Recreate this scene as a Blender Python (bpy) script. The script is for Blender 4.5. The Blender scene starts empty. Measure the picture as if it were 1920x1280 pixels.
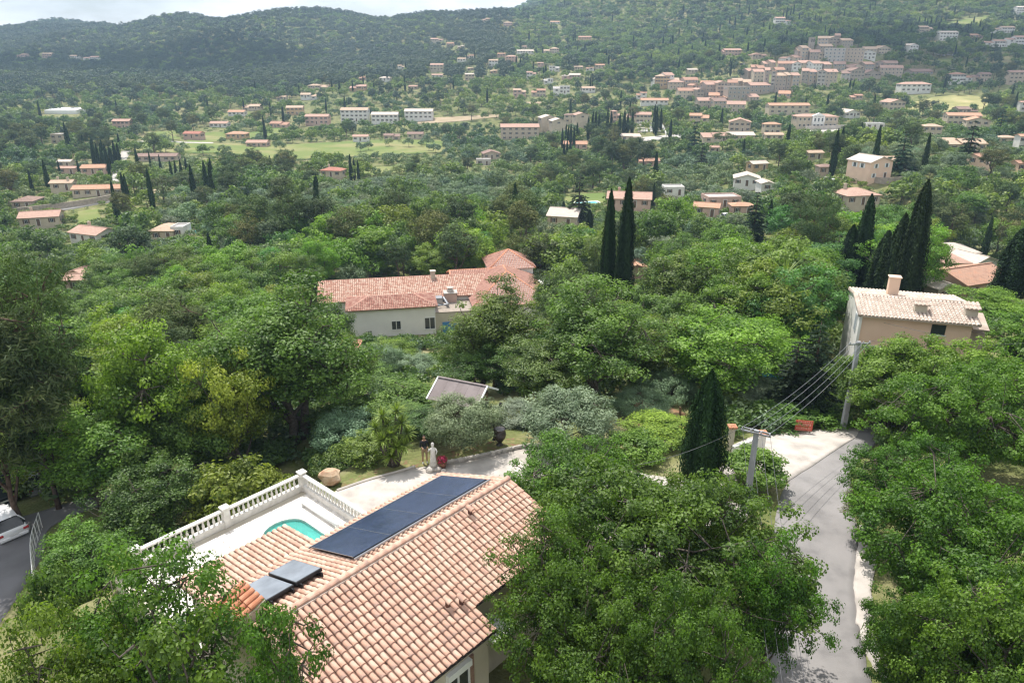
import bpy, math, random, zlib
import numpy as np
from mathutils import Vector, Matrix, Quaternion
PI = math.pi
rnd = random.Random(7)
SC = bpy.context.scene
COL = SC.collection

# ------------------------------------------------------------------ camera, sky, sun, exposure
CAM_H = 22.0
HAZE_DENSITY = 0.00020
PITCH = math.radians(21.4)
F_PX = 1378.0
cam_data = bpy.data.cameras.new('camera')
cam_data.sensor_width = 36.0
cam_data.lens = 36.0 * F_PX / 1920.0
cam_data.clip_start = 0.1
cam_data.clip_end = 20000.0
camera = bpy.data.objects.new('camera', cam_data)
camera.location = (0, 0, CAM_H)
camera.rotation_euler = (PI / 2 - PITCH, 0, 0)
COL.objects.link(camera)
SC.camera = camera

SUN_DIR = Vector((-0.20, 0.44, 1.0)).normalized()      # towards the sun
SUN_EL = math.asin(SUN_DIR.z)
SUN_AZ = math.atan2(SUN_DIR.x, SUN_DIR.y)
world = bpy.data.worlds.new('World')
SC.world = world
world.use_nodes = True
wn, wl = world.node_tree.nodes, world.node_tree.links
wn.clear()
w_out = wn.new('ShaderNodeOutputWorld')
w_bg = wn.new('ShaderNodeBackground')
w_sky = wn.new('ShaderNodeTexSky')
w_sky.sky_type = 'NISHITA'
w_sky.sun_disc = False
w_sky.sun_elevation = SUN_EL
w_sky.sun_rotation = SUN_AZ
w_sky.air_density = 1.0
w_sky.dust_density = 1.5
w_co = wn.new('ShaderNodeTexCoord')
w_map = wn.new('ShaderNodeMapping')
w_map.inputs['Scale'].default_value = (1.0, 1.0, 3.2)
w_no = wn.new('ShaderNodeTexNoise')
w_no.inputs['Scale'].default_value = 5.0
w_no.inputs['Detail'].default_value = 7.0
w_no.inputs['Roughness'].default_value = 0.55
w_rp = wn.new('ShaderNodeValToRGB')
w_rp.color_ramp.elements[0].position = 0.36
w_rp.color_ramp.elements[0].color = (0.25, 0.25, 0.25, 1)
w_rp.color_ramp.elements[1].position = 0.58
w_mx = wn.new('ShaderNodeMixRGB')
w_mx.inputs['Color2'].default_value = (11.5, 11.6, 11.8, 1)
w_bg.inputs['Strength'].default_value = 0.100
wl.new(w_co.outputs['Generated'], w_map.inputs['Vector'])
wl.new(w_map.outputs['Vector'], w_no.inputs['Vector'])
wl.new(w_no.outputs['Fac'], w_rp.inputs['Fac'])
wl.new(w_rp.outputs['Color'], w_mx.inputs['Fac'])
wl.new(w_sky.outputs['Color'], w_mx.inputs['Color1'])
wl.new(w_mx.outputs['Color'], w_bg.inputs['Color'])
wl.new(w_bg.outputs['Background'], w_out.inputs['Surface'])

sun_data = bpy.data.lights.new('sun', 'SUN')
sun_data.energy = 5.0
sun_data.angle = math.radians(0.55)
sun_data.color = (1.0, 0.955, 0.89)
sun = bpy.data.objects.new('sun', sun_data)
sun.rotation_euler = (-SUN_DIR).to_track_quat('-Z', 'Y').to_euler()
sun.location = (0, 0, 400)
COL.objects.link(sun)

SC.view_settings.view_transform = 'Standard'
SC.view_settings.look = 'None'
SC.view_settings.exposure = 0.36
SC.view_settings.gamma = 1.0
SC.view_settings.use_curve_mapping = False
SC.cycles.max_bounces = 6
SC.cycles.diffuse_bounces = 3
SC.cycles.glossy_bounces = 2
SC.cycles.transmission_bounces = 4
SC.cycles.volume_bounces = 0
SC.cycles.transparent_max_bounces = 6
SC.cycles.caustics_reflective = False
SC.cycles.caustics_refractive = False
SC.cycles.use_denoising = True
SC.cycles.filter_width = 1.3

# ------------------------------------------------------------------ pixel <-> place helpers (photo pixels, 1920 x 1280)
CP, SP = math.cos(PITCH), math.sin(PITCH)
CAM = np.array([0.0, 0.0, CAM_H])

def pix_dir(px, py):
    u = (px - 960) / F_PX
    v = (640 - py) / F_PX
    return np.array([u, CP + v * SP, -SP + v * CP])

def project(P):
    d = np.asarray(P, float) - CAM
    dep = d[..., 1] * CP - d[..., 2] * SP
    v = d[..., 1] * SP + d[..., 2] * CP
    dep = np.where(np.abs(dep) < 1e-6, 1e-6, dep)
    return 960 + F_PX * d[..., 0] / dep, 640 - F_PX * v / dep, dep

def at_depth(px, py, y):
    d = pix_dir(px, py)
    return CAM + d * (y / d[1])

def at_height(px, py, z):
    d = pix_dir(px, py)
    return CAM + d * ((z - CAM_H) / d[2])

# ------------------------------------------------------------------ object helpers
def link(o):
    COL.objects.link(o)
    return o

def thing(name, label, cat, loc=(0, 0, 0), rotz=0.0, group=None):
    o = bpy.data.objects.new(name, None)
    o.empty_display_size = 0.3
    o.location = loc
    o.rotation_euler = (0, 0, rotz)
    o['label'] = label
    o['category'] = cat
    if group:
        o['group'] = group
    return link(o)

def tag(o, label, cat, group=None):
    o['label'] = label
    o['category'] = cat
    if group:
        o['group'] = group
    return o

def new_obj(name, mesh, parent=None, loc=None, rotz=0.0):
    o = bpy.data.objects.new(name, mesh)
    if parent is not None:
        o.parent = parent
    if loc is not None:
        o.location = loc
    if rotz:
        o.rotation_euler = (0, 0, rotz)
    return link(o)

def struct(o, kind='structure'):
    o['kind'] = kind
    return o

def mesh_tris(name, V, F, mat, tint=None, smooth=False):
    """V (n,3), F (m,3|4) numpy -> mesh."""
    me = bpy.data.meshes.new(name)
    V = np.ascontiguousarray(V, dtype=np.float32)
    F = np.ascontiguousarray(F, dtype=np.int32)
    k = F.shape[1]
    me.vertices.add(len(V))
    me.vertices.foreach_set('co', V.ravel())
    me.loops.add(F.size)
    me.loops.foreach_set('vertex_index', F.ravel())
    me.polygons.add(len(F))
    me.polygons.foreach_set('loop_start', np.arange(0, F.size, k, dtype=np.int32))
    me.polygons.foreach_set('loop_total', np.full(len(F), k, dtype=np.int32))
    if smooth:
        me.polygons.foreach_set('use_smooth', np.ones(len(F), dtype=bool))
    if tint is not None:
        at = me.attributes.new('tint', 'FLOAT', 'POINT')
        at.data.foreach_set('value', np.ascontiguousarray(tint, dtype=np.float32))
    me.materials.append(mat)
    me.update(calc_edges=True)
    return me

class MB:
    """collects polygons, builds one mesh"""
    def __init__(self):
        self.v, self.f, self.m, self.t, self.sm = [], [], [], [], []
        self.tint = 0.0
        self.mi = 0
        self.smooth = False
    def add(self, verts, faces):
        b = len(self.v)
        for p in verts:
            self.v.append((float(p[0]), float(p[1]), float(p[2])))
            self.t.append(self.tint)
        for f in faces:
            self.f.append([b + i for i in f])
            self.m.append(self.mi)
            self.sm.append(self.smooth)
        return self
    def box(self, c, s, M=None, taper=1.0):
        x, y, z = s[0] / 2, s[1] / 2, s[2] / 2
        vs = [Vector((sx * x * (taper if sz > 0 else 1), sy * y * (taper if sz > 0 else 1), sz * z)) for sz in (-1, 1) for sx, sy in ((-1, -1), (1, -1), (1, 1), (-1, 1))]
        if M is not None:
            vs = [M @ p for p in vs]
        vs = [p + Vector(c) for p in vs]
        return self.add(vs, [(3, 2, 1, 0), (4, 5, 6, 7), (0, 1, 5, 4), (1, 2, 6, 5), (2, 3, 7, 6), (3, 0, 4, 7)])
    def rbox(self, c, s, b=0.02, M=None):
        """box with chamfered edges"""
        x, y, z = s[0] / 2, s[1] / 2, s[2] / 2
        vs = []
        for sz in (-1, 1):
            for sy in (-1, 1):
                for sx in (-1, 1):
                    vs += [(sx * x, sy * (y - b), sz * (z - b)), (sx * (x - b), sy * y, sz * (z - b)), (sx * (x - b), sy * (y - b), sz * z)]
        vs = [Vector(p) for p in vs]
        if M is not None:
            vs = [M @ p for p in vs]
        vs = [p + Vector(c) for p in vs]
        def i(sx, sy, sz, k):
            return ((sz > 0) * 4 + (sy > 0) * 2 + (sx > 0)) * 3 + k
        fs = []
        for s_ in (-1, 1):
            fs.append([i(s_, -1, -1, 0), i(s_, 1, -1, 0), i(s_, 1, 1, 0), i(s_, -1, 1, 0)][::s_])
            fs.append([i(-1, s_, -1, 1), i(1, s_, -1, 1), i(1, s_, 1, 1), i(-1, s_, 1, 1)][::-s_])
            fs.append([i(-1, -1, s_, 2), i(1, -1, s_, 2), i(1, 1, s_, 2), i(-1, 1, s_, 2)][::s_])
        for a in (-1, 1):
            for c2 in (-1, 1):
                fs.append([i(a, c2, -1, 0), i(a, c2, 1, 0), i(a, c2, 1, 1), i(a, c2, -1, 1)][::-a * c2])
                fs.append([i(a, -1, c2, 0), i(a, 1, c2, 0), i(a, 1, c2, 2), i(a, -1, c2, 2)][::a * c2])
                fs.append([i(-1, a, c2, 1), i(1, a, c2, 1), i(1, a, c2, 2), i(-1, a, c2, 2)][::-a * c2])
                for d in (-1, 1):
                    fs.append([i(a, c2, d, 0), i(a, c2, d, 1), i(a, c2, d, 2)][::a * c2 * d])
        return self.add(vs, fs)
    def quad(self, *p):
        return self.add(p, [tuple(range(len(p)))])
    def slab(self, pts, t, n=None):
        """polygon pts (top), thickness t downwards along -n"""
        P = [Vector(p) for p in pts]
        if n is None:
            n = (P[1] - P[0]).cross(P[2] - P[0]).normalized()
            if n.z < 0:
                P.reverse()
                n = -n
        n = Vector(n)
        k = len(P)
        vs = P + [p - n * t for p in P]
        fs = [tuple(range(k)), tuple(range(2 * k - 1, k - 1, -1))]
        for i in range(k):
            j = (i + 1) % k
            fs.append((j, i, k + i, k + j))
        return self.add(vs, fs)
    def tube(self, pts, rad, n=6, caps=True):
        P = [Vector(p) for p in pts]
        if not hasattr(rad, '__len__'):
            rad = [rad] * len(P)
        vs = []
        ref = Vector((0.31, 0.95, 0.05))
        for i, p in enumerate(P):
            t = (P[min(i + 1, len(P) - 1)] - P[max(i - 1, 0)])
            if t.length < 1e-9:
                t = Vector((0, 0, 1))
            t.normalize()
            r0 = ref if abs(t.dot(ref)) < 0.9 else Vector((1, 0, 0))
            a = t.cross(r0).normalized()
            b = t.cross(a)
            for k in range(n):
                w = 2 * PI * k / n
                vs.append(p + (a * math.cos(w) + b * math.sin(w)) * rad[i])
        fs = []
        for i in range(len(P) - 1):
            for k in range(n):
                fs.append((i * n + k, i * n + (k + 1) % n, (i + 1) * n + (k + 1) % n, (i + 1) * n + k))
        if caps:
            fs.append(tuple(range(n - 1, -1, -1)))
            fs.append(tuple(range((len(P) - 1) * n, len(P) * n)))
        return self.add(vs, fs)
    def lathe(self, prof, c=(0, 0, 0), n=12, sx=1.0, sy=1.0):
        vs, fs = [], []
        for r, z in prof:
            for k in range(n):
                w = 2 * PI * k / n
                vs.append((c[0] + r * sx * math.cos(w), c[1] + r * sy * math.sin(w), c[2] + z))
        for i in range(len(prof) - 1):
            for k in range(n):
                fs.append((i * n + k, i * n + (k + 1) % n, (i + 1) * n + (k + 1) % n, (i + 1) * n + k))
        fs.append(tuple(range(n - 1, -1, -1)))
        fs.append(tuple(range((len(prof) - 1) * n, len(prof) * n)))
        return self.add(vs, fs)
    def mesh(self, name, *mats):
        me = bpy.data.meshes.new(name)
        me.from_pydata(self.v, [], self.f)
        for m in mats:
            me.materials.append(m)
        if any(self.m):
            me.polygons.foreach_set('material_index', self.m)
        if any(self.sm):
            me.polygons.foreach_set('use_smooth', self.sm)
        if any(self.t):
            at = me.attributes.new('tint', 'FLOAT', 'POINT')
            at.data.foreach_set('value', self.t)
        me.update()
        return me
    def obj(self, name, mats, parent=None, loc=None, rotz=0.0):
        if not isinstance(mats, (list, tuple)):
            mats = [mats]
        return new_obj(name, self.mesh(name, *mats), parent, loc, rotz)

# ------------------------------------------------------------------ materials
MATS = {}

def srgb(r, g, b):
    f = lambda c: c / 12.92 if c <= 0.04045 else ((c + 0.055) / 1.055) ** 2.4
    return (f(r / 255), f(g / 255), f(b / 255))

def pm(name, c1, c2=None, scale=3.0, rough=0.8, bump=0.0, bscale=None, spec=0.3, c3=None, metal=0.0, detail=5.0, rand=0.0, tint=0.0, lo=0.35, hi=0.65):
    """procedural two/three colour noise material with bump; rand / tint vary it per object / per piece"""
    m = bpy.data.materials.new(name)
    m.use_nodes = True
    nt = m.node_tree
    N, L = nt.nodes, nt.links
    N.clear()
    out = N.new('ShaderNodeOutputMaterial')
    bs = N.new('ShaderNodeBsdfPrincipled')
    bs.inputs['Roughness'].default_value = rough
    bs.inputs['Metallic'].default_value = metal
    bs.inputs['Specular IOR Level'].default_value = spec
    L.new(bs.outputs[0], out.inputs[0])
    c2 = c2 or tuple(x * 0.8 for x in c1)
    co = N.new('ShaderNodeTexCoord')
    no = N.new('ShaderNodeTexNoise')
    no.inputs['Scale'].default_value = scale
    no.inputs['Detail'].default_value = detail
    L.new(co.outputs['Object'], no.inputs['Vector'])
    rp = N.new('ShaderNodeValToRGB')
    e = rp.color_ramp.elements
    e[0].position, e[1].position = lo, hi
    e[0].color = (*c1, 1)
    e[1].color = (*c2, 1)
    if c3:
        x = e.new(0.5 * (lo + hi))
        x.color = (*c3, 1)
    fac = no.outputs['Fac']
    if rand or tint:
        add = fac
        if rand:
            oi = N.new('ShaderNodeObjectInfo')
            ma = N.new('ShaderNodeMath'); ma.operation = 'MULTIPLY_ADD'
            L.new(oi.outputs['Random'], ma.inputs[0]); ma.inputs[1].default_value = rand
            mb = N.new('ShaderNodeMath'); mb.operation = 'ADD'; mb.inputs[1].default_value = -0.5 * rand
            L.new(add, mb.inputs[0]); L.new(mb.outputs[0], ma.inputs[2])
            add = ma.outputs[0]
            ln = N.new('ShaderNodeTexNoise'); ln.inputs['Scale'].default_value = 0.7; ln.inputs['Detail'].default_value = 3
            L.new(oi.outputs['Location'], ln.inputs['Vector'])
            lm = N.new('ShaderNodeMath'); lm.operation = 'MULTIPLY_ADD'; lm.inputs[1].default_value = 0.6 * rand
            mz = N.new('ShaderNodeMath'); mz.operation = 'ADD'; mz.inputs[1].default_value = -0.3 * rand
            L.new(add, mz.inputs[0]); L.new(ln.outputs['Fac'], lm.inputs[0]); L.new(mz.outputs[0], lm.inputs[2])
            add = lm.outputs[0]
        if tint:
            an = N.new('ShaderNodeAttribute'); an.attribute_name = 'tint'
            ma = N.new('ShaderNodeMath'); ma.operation = 'MULTIPLY_ADD'
            L.new(an.outputs['Fac'], ma.inputs[0]); ma.inputs[1].default_value = tint
            L.new(add, ma.inputs[2])
            add = ma.outputs[0]
        fac = add
    L.new(fac, rp.inputs['Fac'])
    L.new(rp.outputs['Color'], bs.inputs['Base Color'])
    if bump:
        bn = N.new('ShaderNodeTexNoise')
        bn.inputs['Scale'].default_value = bscale or scale * 4
        bn.inputs['Detail'].default_value = 6
        L.new(co.outputs['Object'], bn.inputs['Vector'])
        bu = N.new('ShaderNodeBump')
        bu.inputs['Strength'].default_value = bump
        bu.inputs['Distance'].default_value = 0.05
        L.new(bn.outputs['Fac'], bu.inputs['Height'])
        L.new(bu.outputs['Normal'], bs.inputs['Normal'])
    MATS[name] = m
    return m

def leaf_mat(name, dark, light, trans=0.32, rough=0.5, spec=0.35, use_color=True, far=None):
    """two-tone leaf; tint attribute picks the tone per leaf; the object's own colour (or, for a wood, chance per tree) shifts it"""
    m = bpy.data.materials.new(name)
    m.use_nodes = True
    nt = m.node_tree
    N, L = nt.nodes, nt.links
    N.clear()
    out = N.new('ShaderNodeOutputMaterial')
    an = N.new('ShaderNodeAttribute'); an.attribute_name = 'tint'
    rp = N.new('ShaderNodeValToRGB')
    rp.color_ramp.elements[0].color = (*dark, 1)
    rp.color_ramp.elements[1].color = (*light, 1)
    L.new(an.outputs['Fac'], rp.inputs['Fac'])
    col = rp.outputs['Color']
    oi = N.new('ShaderNodeObjectInfo')
    mx = N.new('ShaderNodeMixRGB'); mx.blend_type = 'MULTIPLY'; mx.inputs['Fac'].default_value = 1
    L.new(col, mx.inputs['Color1'])
    if far:
        r2 = N.new('ShaderNodeValToRGB')
        e = r2.color_ramp.elements
        e[0].color = (*far[0], 1); e[1].color = (*far[-1], 1)
        for i, c in enumerate(far[1:-1]):
            x = e.new((i + 1) / (len(far) - 1)); x.color = (*c, 1)
        L.new(oi.outputs['Random'], r2.inputs['Fac'])
        # stands of lighter and darker growth
        sn = N.new('ShaderNodeTexNoise'); sn.inputs['Scale'].default_value = 0.011; sn.inputs['Detail'].default_value = 4
        L.new(oi.outputs['Location'], sn.inputs['Vector'])
        r3 = N.new('ShaderNodeValToRGB')
        r3.color_ramp.elements[0].position = 0.36; r3.color_ramp.elements[0].color = (0.60, 0.74, 0.86, 1)
        r3.color_ramp.elements[1].position = 0.64; r3.color_ramp.elements[1].color = (1.30, 1.18, 0.90, 1)
        L.new(sn.outputs['Fac'], r3.inputs['Fac'])
        m3 = N.new('ShaderNodeMixRGB'); m3.blend_type = 'MULTIPLY'; m3.inputs['Fac'].default_value = 1
        L.new(r2.outputs['Color'], m3.inputs['Color1']); L.new(r3.outputs['Color'], m3.inputs['Color2'])
        L.new(m3.outputs['Color'], mx.inputs['Color2'])
    else:
        L.new(oi.outputs['Color'], mx.inputs['Color2'])
    bs = N.new('ShaderNodeBsdfPrincipled')
    bs.inputs['Roughness'].default_value = rough
    bs.inputs['Specular IOR Level'].default_value = spec
    L.new(mx.outputs['Color'], bs.inputs['Base Color'])
    tr = N.new('ShaderNodeBsdfTranslucent')
    m2 = N.new('ShaderNodeMixRGB'); m2.blend_type = 'MULTIPLY'; m2.inputs['Fac'].default_value = 1
    m2.inputs['Color2'].default_value = (1.35, 1.5, 0.7, 1)
    L.new(mx.outputs['Color'], m2.inputs['Color1'])
    L.new(m2.outputs['Color'], tr.inputs['Color'])
    ms = N.new('ShaderNodeMixShader')
    ms.inputs[0].default_value = trans
    L.new(bs.outputs[0], ms.inputs[1])
    L.new(tr.outputs[0], ms.inputs[2])
    L.new(ms.outputs[0], out.inputs[0])
    MATS[name] = m
    return m
# ------------------------------------------------------------------ terrain: a smooth surface through surveyed points
VX, VY, VTH = -0.204, 26.68, math.radians(48.3)          # villa: foot of the ridge's far end, direction of the ridge
VA = np.array([math.cos(VTH), math.sin(VTH)])
VB = np.array([-math.sin(VTH), math.cos(VTH)])

def villa_xy(s, t):
    p = np.array([VX, VY]) + VA * s + VB * t
    return float(p[0]), float(p[1])

_ctl = []
def _c(x, y, z):
    _ctl.append((x, y, z))
def _cp(px, py, y):
    P = at_depth(px, py, y)
    _ctl.append((P[0], P[1], P[2]))
for q in [(-8, 16, -.2), (0, 22, 0), (0, 27, 0), (3, 34, 0), (-3, 37, -.1), (6, 38, -.4), (10, 33, -.3), (0, 8, .3), (0, -10, 1.5), (0, -45, 4),
          (12, 15, -.6), (14, 27, -.8), (13, 38, -.8), (20.5, 41, -1.5), (25, 30, -.3), (30, 20, 0.3), (45, 40, -1), (-20, 10, -2.5), (-40, 10, -6), (60, 10, 1.5), (-35, -40, 0), (40, -40, 4),
          (-19, 30, -4.3), (-26, 34, -4.6), (-22, 38, -4.8), (-14, 44, -4.2), (-20, 52, -5.2), (-6, 48, -2.5), (2, 46, -1.6), (-40, 45, -7),
          (10, 50, -2.6), (20, 52, -3.2), (30, 52, -2.6), (42, 60, -3), (-35, 62, -10), (-15, 66, -9), (5, 68, -7.5), (25, 72, -7), (50, 75, -5.5),
          (-50, 85, -16), (-20, 88, -15.5), (5, 90, -14), (35, 95, -13), (65, 100, -10),
          (-8, 112, -19), (-60, 115, -20), (40, 120, -18.5), (85, 130, -16)]:
    _c(*q)
for q in [(1790, 512, 150), (1500, 450, 150), (1050, 416, 205), (600, 440, 170), (155, 455, 200), (-60, 470, 190), (75, 430, 222), (330, 445, 190),
          (180, 367, 262), (620, 336, 325), (180, 329, 345), (850, 360, 290), (1180, 400, 225), (1395, 365, 262), (1640, 335, 225), (1615, 395, 205), (1850, 320, 235), (2050, 420, 200),
          (960, 300, 400), (640, 285, 430), (380, 280, 430), (100, 300, 380), (-200, 330, 340),
          (1500, 300, 300), (1250, 300, 380), (975, 259, 505), (700, 262, 490), (430, 260, 500), (228, 240, 530), (0, 240, 520), (-300, 250, 500),
          (1220, 246, 470), (1530, 242, 455), (1760, 250, 420), (1950, 240, 420), (2200, 240, 420),
          (700, 230, 580), (950, 205, 600), (300, 205, 640), (1150, 205, 600), (0, 205, 640), (-400, 205, 640),
          (1350, 215, 540), (1500, 190, 590), (1690, 175, 600), (1800, 185, 560), (1950, 180, 560),
          (1550, 140, 650), (1590, 112, 690), (1300, 165, 660), (1420, 150, 650), (1680, 140, 680), (1850, 120, 690), (2100, 110, 700),
          (1000, 170, 690), (850, 150, 760), (1000, 130, 800), (600, 165, 760), (300, 150, 850), (100, 150, 850), (-300, 150, 850),
          (1150, 110, 850), (1580, 75, 820), (1400, 90, 820), (1750, 60, 900), (1920, 60, 860), (2300, 60, 900),
          (1000, 90, 1000), (750, 100, 1050), (500, 105, 1100), (200, 105, 1150), (0, 110, 1150), (-500, 110, 1150),
          (1200, 40, 1100), (1000, 22, 1450), (1400, 20, 1050), (1700, -10, 1150), (1920, -30, 1150), (1050, -5, 1480), (1200, -70, 1500), (1500, -150, 1600), (1900, -200, 1700), (2400, -160, 1500),
          (960, 52, 1500), (905, 60, 1560), (850, 46, 1500), (780, 36, 1400), (640, 33, 1450), (570, 31, 1500), (450, 39, 1500), (330, 40, 1500), (270, 55, 1540), (200, 74, 1350),
          (560, 62, 1250), (330, 68, 1250), (100, 75, 1350),
          (110, 38, 1900), (190, 51, 1900), (235, 66, 1900), (0, 62, 1900), (-200, 68, 1900), (-600, 60, 1900), (50, 50, 1900)]:
    _cp(*q)
for px in (-700, 0, 300, 600, 900):
    P = at_depth(px, 75, 2600)
    _c(*P)
for px in (1200, 1700, 2300):
    P = at_depth(px, -120, 2600)
    _c(*P)
_ctl = np.array(_ctl)

def _uv(x, y):
    yy = np.maximum(np.asarray(y, float) + 60.0, 8.0)
    return np.asarray(x, float) / yy * 1.6, np.log(yy) * 1.5

def _kern(r2):
    return np.where(r2 > 1e-12, 0.5 * r2 * np.log(np.maximum(r2, 1e-12)), 0)

_cu, _cv = _uv(_ctl[:, 0], _ctl[:, 1])
_n = len(_ctl)
_A = np.zeros((_n + 3, _n + 3))
_A[:_n, :_n] = _kern((_cu[:, None] - _cu) ** 2 + (_cv[:, None] - _cv) ** 2) + np.eye(_n) * 2e-4
_A[:_n, _n], _A[:_n, _n + 1], _A[:_n, _n + 2] = 1, _cu, _cv
_A[_n:, :_n] = _A[:_n, _n:].T
_W = np.linalg.solve(_A, np.concatenate([_ctl[:, 2], [0, 0, 0]]))

def ground(x, y):
    """height of the terrain (vectorised)"""
    x = np.asarray(x, float)
    y = np.asarray(y, float)
    sh = np.broadcast(x, y).shape
    x, y = np.broadcast_to(x, sh).ravel(), np.broadcast_to(y, sh).ravel()
    out = np.empty(len(x))
    for i in range(0, len(x), 20000):
        u, v = _uv(x[i:i + 20000], y[i:i + 20000])
        k = _kern((u[:, None] - _cu) ** 2 + (v[:, None] - _cv) ** 2)
        out[i:i + 20000] = k @ _W[:_n] + _W[_n] + _W[_n + 1] * u + _W[_n + 2] * v
    # folds and gullies of the hills
    k = np.clip((y - 780) / 420, 0, 1)
    fold = 1.0 - 2.0 * np.abs(np.sin(x / 105 + 0.9 * np.sin(y / 170 + 0.4) + 0.5 * np.sin(x / 43 + y / 120)))
    out = out + k * (5.0 * fold + 2.0 * np.sin(x / 38 + y / 60))
    # garden platform round the villa
    dx, dy = x - VX, y - VY
    s = dx * VA[0] + dy * VA[1]
    t = dx * VB[0] + dy * VB[1]
    hx = np.maximum(np.maximum(-13.2 - s, s - 9.0), 0)
    # the terrace edge on the valley side drops away
    hy = np.maximum(np.maximum(-5.5 - t, t - np.where(s < -1.5, 12.3, 12.6)), 0)
    d = np.hypot(hx, hy)
    w = np.clip(1 - d / 4.5, 0, 1)
    w = w * w * (3 - 2 * w)
    out = out * (1 - w) + 0.0 * w
    # the made ground under the terrace lies lower than its floor
    pit = np.clip(np.minimum(np.minimum(s + 12.8, -2.3 - s), np.minimum(t - 4.6, 12.6 - t)), 0, 1)
    out = out - 1.9 * pit
    return out.reshape(sh) if sh else float(out[0])

def on_ground(px, py, ymin=6.0, ymax=2600.0):
    """where the line of sight through a photo pixel meets the terrain"""
    d = pix_dir(px, py)
    ys = np.exp(np.linspace(math.log(ymin), math.log(ymax), 260))
    P = CAM + d * (ys / d[1])[:, None]
    g = ground(P[:, 0], P[:, 1]) - P[:, 2]
    k = np.argmax(g > 0)
    if not (g > 0).any():
        k = len(ys) - 1
    if k == 0:
        return P[0]
    t = g[k - 1] / (g[k - 1] - g[k])
    y = ys[k - 1] + (ys[k] - ys[k - 1]) * t
    q = CAM + d * (y / d[1])
    q[2] = ground(q[0], q[1])
    return q

def top_at(px, py, h, ymin=8.0, ymax=1500.0):
    """foot of a thing h metres tall whose tip shows at the photo pixel (first place along the line of sight)"""
    d = pix_dir(px, py)
    ys = np.exp(np.linspace(math.log(ymin), math.log(ymax), 300))
    P = CAM + d * (ys / d[1])[:, None]
    g = ground(P[:, 0], P[:, 1]) + h - P[:, 2]
    ok = g > 0
    k = int(np.argmax(ok)) if ok.any() else len(ys) - 1
    q = P[k].copy()
    q[2] = ground(q[0], q[1])
    return q

def m_ground():
    """earth, dry grass and green grass"""
    m = bpy.data.materials.new('ground_earth_and_grass')
    m.use_nodes = True
    N, L = m.node_tree.nodes, m.node_tree.links
    bs = N['Principled BSDF']
    bs.inputs['Roughness'].default_value = 0.95
    bs.inputs['Specular IOR Level'].default_value = 0.1
    geo = N.new('ShaderNodeNewGeometry')
    n1 = N.new('ShaderNodeTexNoise'); n1.inputs['Scale'].default_value = 0.018; n1.inputs['Detail'].default_value = 6
    n2 = N.new('ShaderNodeTexNoise'); n2.inputs['Scale'].default_value = 0.35; n2.inputs['Detail'].default_value = 8
    n3 = N.new('ShaderNodeTexNoise'); n3.inputs['Scale'].default_value = 4.0; n3.inputs['Detail'].default_value = 6
    for n in (n1, n2, n3):
        L.new(geo.outputs['Position'], n.inputs['Vector'])
    r1 = N.new('ShaderNodeValToRGB'); e = r1.color_ramp.elements
    e[0].position, e[1].position = 0.35, 0.68
    e[0].color = (0.12, 0.155, 0.05, 1); e[1].color = (0.28, 0.24, 0.13, 1)
    x = e.new(0.52); x.color = (0.19, 0.205, 0.075, 1)
    L.new(n1.outputs['Fac'], r1.inputs['Fac'])
    r2 = N.new('ShaderNodeValToRGB'); e = r2.color_ramp.elements
    e[0].position, e[1].position = 0.38, 0.66
    e[0].color = (0.07, 0.095, 0.03, 1); e[1].color = (0.28, 0.235, 0.15, 1)
    x = e.new(0.5); x.color = (0.15, 0.15, 0.065, 1)
    L.new(n2.outputs['Fac'], r2.inputs['Fac'])
    mx = N.new('ShaderNodeMixRGB'); mx.inputs['Fac'].default_value = 0.55
    L.new(r1.outputs['Color'], mx.inputs['Color1']); L.new(r2.outputs['Color'], mx.inputs['Color2'])
    mm = N.new('ShaderNodeMixRGB'); mm.blend_type = 'OVERLAY'; mm.inputs['Fac'].default_value = 0.5
    L.new(mx.outputs['Color'], mm.inputs['Color1']); L.new(n3.outputs['Fac'], mm.inputs['Color2'])
    L.new(mm.outputs['Color'], bs.inputs['Base Color'])
    bu = N.new('ShaderNodeBump'); bu.inputs['Strength'].default_value = 0.6; bu.inputs['Distance'].default_value = 0.15
    L.new(n3.outputs['Fac'], bu.inputs['Height']); L.new(bu.outputs['Normal'], bs.inputs['Normal'])
    return m

M_GROUND = m_ground()
_us = np.concatenate([np.linspace(-2.4, -0.95, 50, endpoint=False), np.linspace(-0.95, 0.95, 330, endpoint=False), np.linspace(0.95, 2.4, 51)])
_ys = np.exp(np.linspace(math.log(8.0), math.log(3060.0), 430)) - 60.0
_gx = _us[None, :] * (_ys[:, None] + 60.0)
_gy = np.repeat(_ys[:, None], len(_us), 1)
_gz = ground(_gx, _gy)
_nr, _nc = _gx.shape
_idx = np.arange(_nr * _nc).reshape(_nr, _nc)
_F = np.stack([_idx[:-1, :-1], _idx[:-1, 1:], _idx[1:, 1:], _idx[1:, :-1]], -1).reshape(-1, 4)
terrain = new_obj('terrain', mesh_tris('terrain', np.stack([_gx, _gy, _gz], -1).reshape(-1, 3), _F, M_GROUND, smooth=True))
struct(terrain)

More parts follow.
